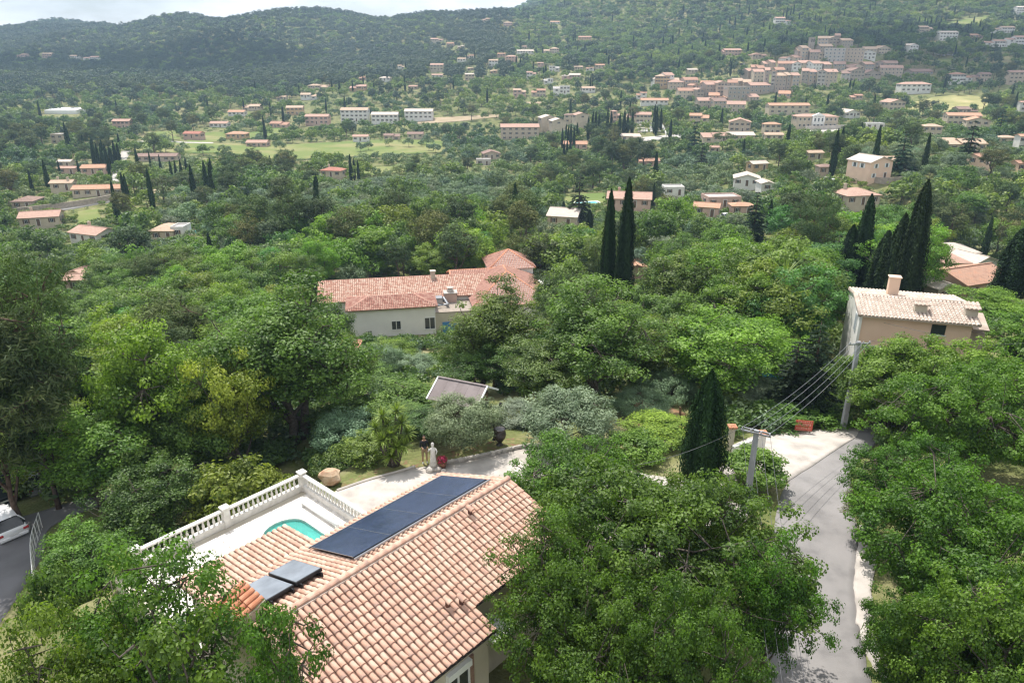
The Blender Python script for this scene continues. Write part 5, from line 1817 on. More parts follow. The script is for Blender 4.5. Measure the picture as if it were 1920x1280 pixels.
def hip_caps(polys, parent, mat, r=0.16):
    m = MB(); m.smooth = True
    seen = set()
    for p in polys:
        for k in range(len(p)):
            a, b = Vector(p[k]), Vector(p[(k + 1) % len(p)])
            key = tuple(sorted([tuple(round(x, 2) for x in a), tuple(round(x, 2) for x in b)]))
            lowest = min(q[2] for q in p)
            if key in seen or (a.z < lowest + .01 and b.z < lowest + .01):
                continue
            seen.add(key)
            m.tube([a, b], r, 6)
    m.obj('ridge_cap', mat, parent)
zz = lambda z: z - gzc
# long wing
wl_ = MB(); wall_prism(wl_, 0.3, cL + 3, [(-5.6, -2), (5.6, -2), (5.6, zz(-14.2)), (0, zz(-12.65)), (-5.6, zz(-14.2))]); wl_.obj('wall', M_WALL_WHITE, cx_)
lw_polys = [[(0, 0, zz(-12.5)), (cL + 2, 0, zz(-12.5)), (cL + 2, -6, zz(-14.3)), (0, -6, zz(-14.3))], [(cL + 2, 0, zz(-12.5)), (0, 0, zz(-12.5)), (0, 6, zz(-14.3)), (cL + 2, 6, zz(-14.3))]]
m_ = MB()
for p in lw_polys: m_.slab(p, .12)
m_.obj('roof', M_TILE_BED, cx_)
joined_tiles(lw_polys, cx_, M_TILE_RED, 0.30, 0.44)
hip_caps(lw_polys, cx_, M_TILE_RED)
# front annex with hipped mossy roof
a0 = cl(660, 585, -13.8); a1 = cl(818, 567, -13.8)
ax0, ax1, ay0 = cl(648, 588, -13.8).x, a1.x, min(a0.y, a1.y) + .4
ay1 = -5.4
an_polys = hip_polys(ax0, ax1, ay0, ay1, zz(-13.8), zz(-12.7))
m_ = MB()
for p in an_polys: m_.slab(p, .12)
m_.obj('roof', M_TILE_BED, cx_)
joined_tiles(an_polys, cx_, M_TILE_DARK)
hip_caps(an_polys, cx_, M_TILE_SHEET)
m_ = MB(); m_.box(((ax0 + ax1) / 2, (ay0 + ay1) / 2 + .2, (zz(-13.95) - 2) / 2), (ax1 - ax0 - .6, ay1 - ay0 - .6, zz(-13.95) + 2)); m_.obj('wall', M_WALL_WHITE, cx_)
for px, py, ww, hh in ((795, 622, 1.7, 1.5), (722, 632, 1.5, 1.1)):
    d = cl(px, py, -16.5)
    q = new_obj('window', WINM[None], cx_, (ax1 - 1.2 if px > 760 else (ax0 + ax1) / 2 + .5, ay0 + .48, zz(-16.6)))
    q.scale = (ww, 1, hh)
# flat link roof with its plant
m_ = MB(); m_.box((ax1 + 3.0, -7.5, (zz(-15.2) - 2) / 2), (6.6, 7.5, zz(-15.2) + 2)); m_.obj('link_wall', M_WALL_BEIGE, cx_)
m_ = MB(); m_.box((ax1 + 3.0, -7.5, zz(-15.13)), (6.7, 7.6, .12)); m_.obj('flat_roof', pm('gravel_roof', (0.34, 0.29, 0.24), (0.26, 0.22, 0.185), scale=3, rough=0.95, bump=.3), cx_)
m_ = MB(); m_.mi = 0; m_.box((ax1 + 2.6, -6.0, zz(-14.35)), (1.9, 1.5, 1.5)); m_.mi = 1; m_.box((ax1 + 2.6, -6.0, zz(-13.55)), (2.2, 1.8, .14)); m_.lathe([(.55, 0), (.55, .3), (.4, .5), (.4, .7), (.6, .75)], (ax1 + 2.6, -6.0, zz(-13.5)), 10); m_.obj('chimney', [M_W['pink'], M_W['grey']], cx_)
m_ = MB(); m_.tube([(ax1 + .2, -9.2, zz(-14.6)), (ax1 + 1.9, -9.2, zz(-14.6)), (ax1 + 1.5, -6.6, zz(-14.3))], .25, 8); m_.box((ax1 + .6, -7, zz(-14.5)), (1.2, 1.4, 1.1)); m_.obj('air_duct', M_ALU, cx_)
for (px, py) in ((812, 519),):
    d = cl(px, py + 8, -13.2)
    m_ = MB(); m_.box((d.x, d.y, zz(-12.6)), (.75, .75, 2.2)); m_.box((d.x, d.y, zz(-11.45)), (.95, .95, .15)); m_.obj('chimney', M_WALL_BEIGE, cx_)
d = cl(832, 525, -13.4)
m_ = MB(); m_.box((d.x, d.y, zz(-13.2)), (.9, 1.0, .25), Matrix.Rotation(.29, 3, 'X')); m_.obj('skylight', M_ALU, cx_)
# right wing: hipped, with a cross ridge and a pyramid roof behind
rx0 = cl(884, 573, -14.6).x; ry0 = cl(884, 573, -14.6).y
rw_polys = hip_polys(rx0 + .2, rx0 + 13, ry0 - .5, ry0 + 15.5, zz(-14.7), zz(-11.0))
m_ = MB()
for p in rw_polys: m_.slab(p, .12)
m_.box((rx0 + 7.5, ry0 + 6.5, (zz(-14.9) - 2) / 2), (13.6, 12.8, zz(-14.9) + 2))
m_.obj('wall', M_WALL_WHITE, cx_)
joined_tiles(rw_polys, cx_, M_TILE_SHEET, 0.30, 0.44)
hip_caps(rw_polys, cx_, M_TILE_NEW, .15)
q0 = cl(848, 507, -12.2)
cr_polys = [[(q0.x - .5, q0.y, zz(-12.2)), (rx0 + 8, q0.y, zz(-12.2)), (rx0 + 8, q0.y - 5, zz(-13.9)), (q0.x - .5, q0.y - 5, zz(-13.9))], [(rx0 + 8, q0.y, zz(-12.2)), (q0.x - .5, q0.y, zz(-12.2)), (q0.x - .5, q0.y + 5, zz(-13.9)), (rx0 + 8, q0.y + 5, zz(-13.9))]]
m_ = MB()
for p in cr_polys: m_.slab(p, .12)
m_.obj('roof', M_TILE_BED, cx_)
joined_tiles(cr_polys, cx_, M_TILE_SHEET, 0.30, 0.44)
hip_caps(cr_polys, cx_, M_TILE_NEW, .15)
pc = cl(957, 497, -13.2)
py_polys = hip_polys(pc.x - 4.2, pc.x + 4.2, pc.y - 2, pc.y + 6.4, zz(-13.3), zz(-10.9))
m_ = MB()
for p in py_polys: m_.slab(p, .12)
m_.box((pc.x, pc.y + 2.2, (zz(-13.4) - 2) / 2), (7.6, 7.6, zz(-13.4) + 2))
m_.obj('wall', M_WALL_WHITE, cx_)
joined_tiles(py_polys, cx_, M_TILE_SHEET, 0.30, 0.44)
hip_caps(py_polys, cx_, M_TILE_NEW, .17)
for k_, (px, py, ww, hh) in enumerate(((833, 640, 1.1, 2.6), (838, 672, 1.6, 2.3))):
    m_ = MB(); m_.box((ax1 + 1.3 + k_ * 1.4, -11.30, zz(-18.0 - .2 * k_)), (ww, .08, hh)); m_.obj('door', M_SHUT['blue'], cx_)
keep(598, 1000, 468, 560, cA); keep(690, 880, 556, 632, cA); keep(826, 850, 625, 690, cA)

# ------------------------------------------------------------------ the orange house by the road
E1 = at_height(1613, 590, 2.6); E2 = at_height(1825, 632, 2.6)
oy = -0.29; oL = 8.1
oz = float(ground(E1[0], E1[1])) - .4
oh = thing('orange_house', 'peach house with white gable end and pale bleached barrel tile roof above the road', 'house', (E1[0], E1[1], oz), oy)
z0 = 2.6 - oz
dr = 3.6
m_ = MB(); wall_prism(m_, 0.25, oL, [(0.3, -2), (6.9, -2), (6.9, z0 - .1), (dr, z0 + .47), (0.3, z0 - .05)]); m_.obj('wall', M_W['peach'], oh)
m_ = MB(); wall_prism(m_, 0.05, 0.24, [(0.15, -2), (7.1, -2), (7.1, z0 - .05), (dr, z0 + .52), (0.15, z0 - .0)]); m_.obj('gable_wall', M_WALL_WHITE, oh)
op = [[(-.05, dr, z0 + .62), (oL + .3, dr, z0 + .62), (oL + .3, -.25, z0 + .03), (-.05, -.25, z0 + .03)], [(oL + .3, dr, z0 + .62), (-.05, dr, z0 + .62), (-.05, 7.4, z0), (oL + .3, 7.4, z0)]]
m_ = MB()
for p in op: m_.slab(p, .12)
m_.obj('roof', M_MORTAR, oh)
joined_tiles(op, oh, M_TILE_PALE, 0.27, 0.40)
hip_caps([op[0]], oh, M_TILE_PALE, .14)
m_ = MB(); m_.box((oL / 2, .2, z0 - .12), (oL, .14, .12)); m_.box((oL * .2, .27, z0 - 2.75), (oL * .4, .08, .35)); m_.obj('eaves_band', M_WALL_WHITE, oh)
def oloc(px, py, z):
    return (Matrix.Translation((E1[0], E1[1], oz)) @ Matrix.Rotation(oy, 4, 'Z')).inverted() @ Vector(at_height(px, py, z))
d = oloc(1686, 563, 3.6)
m_ = MB(); m_.box((d.x, dr + .9, z0 + .8), (.82, .65, 2.6)); m_.box((d.x, dr + .9, z0 + 2.13), (.96, .8, .08)); m_.obj('chimney', M_W['peach'], oh)
for x in (oloc(1732, 592, 3.0).x, oLx if (oLx := oL - .05) else 0):
    m_ = MB(); m_.mi = 0; m_.box((x, 1.35, z0 + .55), (.85, .65, .95)); m_.mi = 1
    m_.slab([(x - .55, 1.9, z0 + 1.22), (x + .55, 1.9, z0 + 1.22), (x + .55, .8, z0 + .98), (x - .55, .8, z0 + .98)], .07)
    v, f = barrel_verts(.62, .11, .13, 4, .02)
    for k_ in range(4):
        for y_ in (1.92, 1.38):
            M = slope_frame((x - .45 + .3 * k_, y_, z0 + 1.22 - .24 * (1.92 - y_)), (1, 0, 0), (0, -1, -.24)); m_.add([M @ q_ for q_ in v], f)
    m_.obj('chimney', [M_WALL_BEIGE, M_TILE_PALE], oh)
m_ = MB(); m_.mi = 0; m_.box((oloc(1757, 622, 1.6).x, .27, z0 - .75), (1.0, .06, .8)); m_.mi = 1; m_.box((oloc(1757, 622, 1.6).x, .22, z0 - 1.2), (1.2, .12, .06)); m_.obj('window', [M_DARK_GLASS, M_WHITE_PAINT], oh)
m_ = MB(); m_.mi = 0; m_.box((.03, 1.5, z0 - 1.1), (.07, .9, 1.5)); m_.mi = 1; m_.box((.0, 1.5, z0 - 1.1), (.05, .7, 1.4)); m_.obj('window', [M_WHITE_PAINT, M_SHUT['grey']], oh)
m_ = MB(); m_.slab([(1.0, .3, z0 - 3.0), (oL * .75, .3, z0 - 3.0), (oL * .75, -2.2, z0 - 3.7), (1.0, -2.2, z0 - 3.7)], .1); m_.obj('porch_roof', M_TILE_DARK, oh)
m_ = MB()
for x in np.linspace(oL + .6, oL + 5.5, 16):
    pass
m_.slab([(oL + .35, 3.6, z0 - .1), (oL + 1.5, 3.6, z0 - .1), (oL + 1.5, 1.2, z0 - .75), (oL + .35, 1.2, z0 - .75)], .12); m_.box((oL + .85, 2.6, z0 / 2 - 1.0), (1.1, 1.9, z0 - .4)); m_.obj('side_wing', M_TILE_PALE, oh)
keep(1565, 1850, 525, 640, E1)

# ------------------------------------------------------------------ cars
M_CAR_WHITE = pm('car_white', (0.78, 0.78, 0.78), (0.74, 0.74, 0.75), scale=1, rough=0.25, spec=0.5)
M_CAR_DARK = pm('car_dark', (0.02, 0.025, 0.035), (0.03, 0.035, 0.045), scale=1, rough=0.2, spec=0.6)
M_CAR_BLUE = pm('car_blue', (0.10, 0.22, 0.42), (0.09, 0.20, 0.38), scale=1, rough=0.25, spec=0.5)
M_CAR_SILVER = pm('car_silver', (0.45, 0.46, 0.47), (0.40, 0.41, 0.42), scale=1, rough=0.25, spec=0.5, metal=.3)
M_TYRE = pm('tyre', (0.02, 0.02, 0.02), (0.03, 0.03, 0.03), rough=0.9)
M_RED_LENS = pm('red_lens', (0.45, 0.02, 0.02), (0.38, 0.02, 0.02), rough=0.2, spec=0.5)
M_PLATE = pm('number_plate', (0.7, 0.7, 0.68), (0.65, 0.65, 0.63), rough=0.4)
def car_meshes(mat, kind='hatch'):
    """nose towards +x"""
    if kind == 'hatch':
        L, W, sec = 4.1, 1.74, [(-2.05, .34, .80, .80), (-2.0, .26, .92, .80), (-1.55, .22, .97, .85), (-.6, .20, .94, .87), (.5, .20, .92, .87), (1.15, .22, .90, .85), (1.75, .24, .74, .80), (2.03, .32, .58, .68)]
        roof = [(-1.98, .93, .66), (-1.45, 1.40, .56), (-.4, 1.48, .58), (.25, 1.40, .57), (1.18, .91, .70)]
        wx, wr = (-1.25, 1.3), .31
    else:
        L, W, sec = 4.6, 1.8, [(-2.3, .36, 1.0, .86), (-2.25, .28, 1.1, .88), (-1.5, .25, 1.12, .89), (0, .25, 1.1, .89), (1.0, .25, 1.05, .88), (1.4, .26, 1.0, .86), (2.0, .28, .85, .80), (2.3, .36, .65, .70)]
        roof = [(-2.27, 1.08, .84), (-2.22, 1.80, .76), (-.2, 1.85, .78), (.6, 1.75, .74), (1.45, 1.0, .76)]
        wx, wr = (-1.4, 1.45), .33
    b = MB(); b.smooth = True
    rings = []
    for x, z0_, z1_, hw in sec:
        rings.append([(x, -hw * .93, z0_), (x, -hw, (z0_ + z1_) / 2), (x, -hw * .96, z1_ - .06), (x, -hw * .86, z1_), (x, hw * .86, z1_), (x, hw * .96, z1_ - .06), (x, hw, (z0_ + z1_) / 2), (x, hw * .93, z0_)])
    k = 8
    vs = [p for r in rings for p in r]
    fs = [(i * k + j, i * k + (j + 1) % k, (i + 1) * k + (j + 1) % k, (i + 1) * k + j) for i in range(len(rings) - 1) for j in range(k)]
    fs += [tuple(range(k - 1, -1, -1)), tuple(range((len(rings) - 1) * k, len(rings) * k))]
    b.add(vs, fs)
    # roof skin
    vs, fs = [], []
    for x, z, hw in roof[1:-1]:
        vs += [(x, -hw, z - .03), (x, -hw * .7, z + .03), (x, hw * .7, z + .03), (x, hw, z - .03)]
    for i in range(len(roof) - 3):
        fs += [(i * 4 + j, i * 4 + j + 1, (i + 1) * 4 + j + 1, (i + 1) * 4 + j) for j in range(3)]
    b.add(vs, fs)
    g = MB(); g.smooth = False
    vs, fs = [], []
    for x, z, hw in roof:
        vs += [(x, -hw * 1.0, z - .035), (x, hw * 1.0, z - .035)]
    belt = [(-L / 2 + .06, .9), (roof[1][0] - .1, .93), (-.4, .93), (.25, .91), (roof[-1][0], .89)]
    if kind != 'hatch':
        belt = [(-2.26, 1.05), (-2.24, 1.08), (-.2, 1.08), (.6, 1.03), (1.47, .98)]
    n = len(vs)
    for (x, z), (_, _, hw) in zip(belt, roof):
        vs += [(x, -W / 2 * .94, z), (x, W / 2 * .94, z)]
    for i in range(len(roof) - 1):
        fs.append((2 * i, 2 * i + 2, n + 2 * i + 2, n + 2 * i)); fs.append((2 * i + 1, n + 2 * i + 1, n + 2 * i + 3, 2 * i + 3))
        fs.append((2 * i, 2 * i + 1, 2 * i + 3, 2 * i + 2))
    fs.append((0, 1, n + 1, n)); fs.append((n - 2, n - 1, 2 * (len(roof)) + n - 1, 2 * len(roof) + n - 2))
    g.add(vs, fs)
    wmsh = MB(); wmsh.smooth = True
    wmsh.mi = 0
    wmsh.tube([(0, -.09, 0), (0, .09, 0)], wr, 14); wmsh.mi = 1; wmsh.tube([(0, -.1, 0), (0, .1, 0)], wr * .6, 10)
    pil = MB()
    for s in (-1, 1):
        for i in (1, 2, 3):
            x, z, hw = roof[i]; bx_, bz_ = belt[i]
            if kind == 'hatch' or i > 1:
                pil.tube([(x, s * hw, z - .03), (bx_ + (.1 if i == 1 else 0), s * W / 2 * .95, bz_)], .035 if i == 2 else .06, 4)
        pil.rbox((.95, s * (W / 2 + .08), .95), (.12, .18, .12), .02)
    rl, fl = MB(), MB()
    rl.rbox((0, 0, 0), (.10, .30, .16), .03); fl.rbox((0, 0, 0), (.14, .32, .13), .03)
    pl = MB(); pl.box((0, 0, 0), (.02, .5, .11))
    bp = MB(); bp.rbox((-L / 2 - .02, 0, .45), (.12, W * .86, .2), .04)
    bq = MB(); bq.rbox((L / 2 - .02, 0, .42), (.14, W * .72, .2), .04)
    return dict(body=b.mesh('body', mat), glass=g.mesh('windows', M_DARK_GLASS), wheel=wmsh.mesh('wheel', M_TYRE, M_ALU), pillar=pil.mesh('pillars', mat), rear=rl.mesh('tail_light', M_RED_LENS), head=fl.mesh('headlight', M_ALU), plate=pl.mesh('number_plate', M_PLATE), bumper=bp.mesh('bumper', M_TYRE if kind == 'van' else mat), bumper2=bq.mesh('bumper', M_TYRE if kind == 'van' else mat), wx=wx, wr=wr, W=W, L=L)
CARM = {'white': car_meshes(M_CAR_WHITE), 'dark': car_meshes(M_CAR_DARK), 'blue': car_meshes(M_CAR_BLUE), 'silver': car_meshes(M_CAR_SILVER), 'van': car_meshes(M_CAR_WHITE, 'van')}
def car(kind, P, yaw, label, group=None, name='parked_car', cat='car'):
    K = CARM[kind]
    o = thing(name, label, cat, tuple(P), yaw, group)
    new_obj('body', K['body'], o); new_obj('windows', K['glass'], o); new_obj('pillars', K['pillar'], o); new_obj('bumper', K['bumper'], o); new_obj('bumper', K['bumper2'], o)
    for x in K['wx']:
        for s in (-1, 1):
            new_obj('wheel', K['wheel'], o, (x, s * (K['W'] / 2 - .12), K['wr']))
    for s in (-1, 1):
        new_obj('tail_light', K['rear'], o, (-K['L'] / 2 + .02, s * (K['W'] / 2 - .2), .74)); new_obj('headlight', K['head'], o, (K['L'] / 2 - .14, s * (K['W'] / 2 - .27), .60))
    new_obj('number_plate', K['plate'], o, (-K['L'] / 2 - .09, 0, .62))
    return o
def on_lot(px, py):
    P = on_ground(px, py)
    P[2] += 0.07
    return P
c1 = on_lot(8, 994)
car('white', c1, math.atan2(.63, -.77), 'white hatchback parked nose away on the grey asphalt lot')
c2 = on_lot(-8, 935)
car('dark', c2, math.atan2(.63, -.77), 'dark car parked beyond the white hatchback under the trees')
c3 = on_lot(62, 912)
car('silver', c3, math.atan2(.63, -.77), 'silver grey car with red tail light half hidden by leaves beside the dark car')
car('blue', on_lot(405, 828), 2.4, 'pale blue car glimpsed between trunks on the lower parking')
car('white', on_lot(292, 818), 2.4, 'white car glimpsed through leaves above the red flowered shrubs')
car('van', on_ground(1551, 347), 3.3, 'white van parked on the lane below the brown roofed shelter', name='parked_van', cat='van')
car('white', on_ground(1706, 325), 3.0, 'white car parked among olives beside the two storey orange house')
car('white', on_ground(1362, 409), 0.4, 'white car parked in the yard below the flat pink house')
for i in range(7):
    car(('white', 'white', 'silver', 'white', 'dark', 'white', 'silver')[i], on_ground(1760 + 9 * i, 104 + (i % 2)), 1.4, 'small car, ' + ('1st', '2nd', '3rd', '4th', '5th', '6th', '7th')[i] + ' from left in the hillside row above the village', 'cars parked on the hillside lot')
for i in range(5):
    car(('white', 'silver', 'white', 'dark', 'white')[i], on_ground(1374 + 5 * i, 124 - i * .6), 1.5, ('1st', '2nd', '3rd', '4th', '5th')[i] + ' small car from left in the lot beside the slim hillside cypresses', 'cars parked beside the old village')
keep(0, 55, 955, 1030, c1)
# railing of the parking lot
rl0, rl1, rl2 = on_ground(80, 990), on_ground(66, 1040), on_ground(70, 1110)
fe = thing('railing', 'thin white metal railing with wire mesh along the parking lot edge', 'railing', tuple(rl0))
path = resample([rl0[:2], rl1[:2], rl2[:2]], 10)
top = MB()
tp_ = []
for i, p in enumerate(path):
    z = float(ground(p[0], p[1]))
    q = Vector((p[0] - rl0[0], p[1] - rl0[1], z - rl0[2]))
    m_ = MB(); m_.tube([q, q + Vector((0, 0, 1.15))], .03, 6); m_.obj('post', M_WHITE_PAINT, fe)
    tp_.append(q)
for hgt in (1.15, .8, .45, .12):
    m_ = MB(); m_.tube([q + Vector((0, 0, hgt)) for q in tp_], .022 if hgt > 1 else .012, 4); m_.obj('rail', M_WHITE_PAINT, fe)
wire_m = MB()
for a, b in zip(tp_[:-1], tp_[1:]):
    for t in np.linspace(0, 1, 8, endpoint=False):
        q = a.lerp(b, t)
        wire_m.tube([q + Vector((0, 0, .1)), q + Vector((0, 0, 1.12))], .006, 3)
wire_m.obj('mesh_panel', M_ALU, fe)
# ------------------------------------------------------------------ houses of the valley, from the photograph: x0, x1, top, base (photo pixels)
def hpx(x0, x1, yt, yb, roof='gable', yaw=0.0, wall='cream', tile='terracotta', label=None, depth=None, chim=0, sh='brown', win=None, name='house', cat='house', group=None, pitch=0.30, keepit=True, desc=None):
    P = on_ground((x0 + x1) / 2, yb)
    _, _, dep = project(P)
    mpp = float(dep) / F_PX
    wv = (x1 - x0) * mpp
    ya = math.radians(yaw)
    ay = abs(ya)
    d = depth or max(min(wv * 0.62, 9.0), 4.0)
    w = max((wv - d * math.sin(ay)) / max(math.cos(ay), .4), 3.0)
    if roof == 'gable_front':
        d = depth or max(w * .9, 6)
    dl = math.asin(max(min((CAM_H - P[2]) / float(np.linalg.norm(P - CAM)), .9), -.9))
    T = (yb - yt) * mpp
    rise = 0 if roof == 'flat' else pitch * ((w if roof == 'gable_front' else min(w, d)) / 2)
    dd = 0 if roof == 'gable_front' else d / 2
    h = (T - rise * math.cos(dl) - dd * math.sin(dl)) / math.cos(dl)
    h = min(max(h, 2.6), 16.0)
    px_w = x1 - x0
    if win is None:
        nc = max(1, int(round(w / 3.2)))
        nr = max(1, int(round((h - .6) / 2.8)))
        win = (min(nc, 6), min(nr, 4))
    # local frame turns about the middle of the front wall
    wing = label is None and cat == 'house' and px_w > 11 and roof != 'gable_front' and rnd.random() < .62
    w_full = w
    if wing:
        w *= .62
        win = (max(1, win[0] - 1), win[1])
        sd_ = rnd.choice((-1, 1))
        P = P + np.array([math.cos(ya), math.sin(ya), 0]) * (-sd_ * w_full * .19)
    ch = [((-.25 if k == 0 else .28) * w, d * (.62 if k == 0 else .35), .7, .9) for k in range(chim)]
    vis = label
    o = house(P, ya, w, d, h, roof, pitch, wall, tile, vis, name, cat, win, sh, ch, group=group, side_win=px_w > 26, desc=desc)
    if wing:
        ww, wh, wd = w_full * .42, max(h * rnd.uniform(.62, .8), 2.3), d * rnd.uniform(.6, .85)
        y0_ = rnd.choice((-1.2, .6))
        xc = sd_ * (w / 2 + ww / 2 - .15)
        m = MB()
        m.mi = 0; wall_prism(m, xc - ww / 2, xc + ww / 2, [(y0_, -2.5), (y0_ + wd, -2.5), (y0_ + wd, wh + .22 * wd - .05), (y0_, wh - .05)])
        m.mi = 1; m.slab([(xc - ww / 2 - .25, y0_ + wd + .2, wh + .22 * wd + .16), (xc + ww / 2 + .25, y0_ + wd + .2, wh + .22 * wd + .16), (xc + ww / 2 + .25, y0_ - .35, wh + .03), (xc - ww / 2 - .25, y0_ - .35, wh + .03)], .14)
        wo = m.obj('wing', [M_W[wall], M_R[tile]], o)
        q = new_obj('window', WINM[sh], wo, (xc, y0_ - .002, wh - 1.2))
    HOUSES[-1].update(px=(x0 + x1) / 2, py=(yt + yb) / 2, x0=x0, x1=x1)
    if keepit:
        keep(x0, x1, yt, yb - (0.30 if px_w > 50 else 0.48) * (yb - yt), P)
    return o

hpx(38, 115, 396, 430, 'gable', 18, 'cream', 'pink', 'long cream house with pale pink gable roof and brown chimney above the white gabled house', chim=1)
hpx(116, 200, 425, 457, 'gable', -22, 'white', 'pink', 'whitewashed gabled house with arched door and chimney beside the oak wood', chim=1)
hpx(284, 326, 432, 451, 'hip', 0, 'cream', 'sand', 'low cream house with sand coloured hip roof beside the small blue pool', depth=8)
hpx(322, 346, 430, 446, 'flat', 0, 'white', 'grey', 'flat white pool house beside the small blue pool', depth=5)
hpx(97, 138, 338, 364, 'gable', 8, 'cream', 'sand', 'two storey cream farmhouse with sand coloured roof and two chimneys', chim=2)
hpx(138, 231, 348, 368, 'gable', 8, 'cream', 'orange', 'long low farm wing with bright orange roof beside the cream farmhouse', depth=6)
hpx(153, 199, 309, 330, 'gable', 8, 'pink', 'orange', 'pink two storey house with orange roof in front of the dark cypress row', chim=0)
hpx(110, 134, 300, 317, 'gable', 0, 'cream', 'pale', 'small pale house with arched openings behind the pink house')
hpx(110, 142, 316, 326, 'gable', 0, 'pink', 'pink', 'low pink annex in front of the small pale house', depth=4)
hpx(23, 64, 372, 392, 'hip', 5, 'buff', 'brown', 'low house with brown hip roof sunk behind a dark hedge', depth=8)
hpx(257, 331, 288, 303, 'gable', 4, 'buff', 'brown', 'very long low building with brown tiles beside the pale valley road', depth=7)
hpx(212, 244, 224, 241, 'gable', 4, 'pink', 'pink', 'solitary pinkish two storey house under the wooded hill')
hpx(97, 120, 252, 269, 'flat', 0, 'cream', 'grey', 'bare cream walled barn beside tall dark cypresses on the valley edge', depth=8)
hpx(598, 643, 314, 337, 'hip', -12, 'cream', 'red', 'cream house with red hip roof alone among olive trees', chim=1)
hpx(343, 377, 247, 263, 'gable', -6, 'pink', 'red', 'red roofed bungalow beside the clipped hedge in the meadow')
hpx(424, 461, 247, 262, 'hip', 0, 'ochre', 'orange', 'ochre bungalow with orange roof above the wide meadow')
hpx(393, 426, 228, 239, 'gable', 0, 'white', 'pink', 'white bungalow with pink roof above the meadow')
hpx(428, 458, 207, 218, 'gable', 0, 'white', 'orange', 'white house with orange roof at the foot of the wooded hill')
hpx(455, 488, 196, 208, 'gable', 0, 'cream', 'sand')
hpx(537, 569, 199, 216, 'gable', 6, 'ochre', 'sand')
hpx(573, 616, 215, 236, 'gable', 0, 'pink', 'pink', depth=9, win=(5, 2))
hpx(462, 500, 264, 276, 'gable', 0, 'pink', 'pink')
hpx(505, 540, 228, 240, 'gable', -5, 'pink', 'terracotta')
hpx(519, 537, 180, 189, 'gable', 0, 'cream', 'sand')
hpx(564, 593, 175, 188, 'gable', 0, 'white', 'sand')
hpx(578, 614, 158, 169, 'hip', 0, 'cream', 'sand')
hpx(80, 98, 100, 110, 'gable', 0, 'pink', 'sand'); hpx(158, 188, 106, 114, 'gable', 0, 'white', 'pink'); hpx(34, 50, 102, 110, 'gable', 0, 'pink', 'pink'); hpx(132, 148, 104, 111, 'gable', 0, 'white', 'sand')
# apartment blocks and halls in the middle
hpx(640, 690, 203, 232, 'gable', 0, 'white', 'sand', depth=10, win=(6, 3), cat='apartment block', name='apartment_block')
hpx(697, 746, 211, 233, 'gable', 0, 'white', 'pale', depth=10, win=(6, 3), cat='apartment block', name='apartment_block')
hpx(759, 811, 205, 228, 'gable', 0, 'white', 'pale', depth=10, win=(6, 3), cat='apartment block', name='apartment_block')
hpx(720, 748, 251, 263, 'gable', 0, 'buff', 'brown'); hpx(764, 793, 248, 262, 'gable', 0, 'cream', 'brown'); hpx(662, 690, 253, 267, 'gable', 0, 'white', 'pink')
hpx(939, 1011, 233, 261, 'gable', 2, 'buff', 'pink', 'long four storey pinkish apartment block with a row of roof dormers', depth=11, win=(6, 3), cat='apartment block', name='apartment_block')
hpx(1013, 1047, 218, 250, 'gable_front', 14, 'cream', 'pale', 'tall cream hall with pale gable beside the long apartment block', win=(1, 1), name='hall', cat='hall')
hpx(1033, 1064, 224, 254, 'gable_front', 14, 'cream', 'pale', 'middle cream hall with pale gable stepping in front of the others', win=(1, 1), name='hall', cat='hall')
hpx(1077, 1106, 213, 241, 'gable_front', 14, 'cream', 'pink', 'cream hall with pinkish gable beside the dark cypress rows', win=(1, 1), name='hall', cat='hall')
hpx(1058, 1078, 214, 234, 'hip', 0, 'cream', 'brown', 'small hall with dark hip roof between the cream gabled halls', name='hall', cat='hall')
hpx(1056, 1101, 265, 281, 'gable', -4, 'pink', 'orange', 'low pink house with orange roof behind the small dark cypress clump')
hpx(905, 940, 284, 300, 'gable_front', 10, 'buff', 'brown', 'weathered brown roofed farmhouse hidden among green oaks'); hpx(893, 921, 299, 310, 'flat', 5, 'grey', 'grey', 'flat grey shed in front of the weathered farmhouse', depth=5)
hpx(1018, 1088, 391, 424, 'gable', -16, 'cream', 'pale', 'cream house with broad pale gable roof at the edge of the oak wood', depth=9)
hpx(1134, 1222, 360, 400, 'gable', -10, 'pink', 'pink', 'pinkish villa with two tiled wings and tall chimney beside the pool lawn', chim=1)
hpx(1245, 1282, 350, 374, 'flat', 0, 'white', 'grey', 'white flat roofed garden building with a sunlit yard', depth=6)
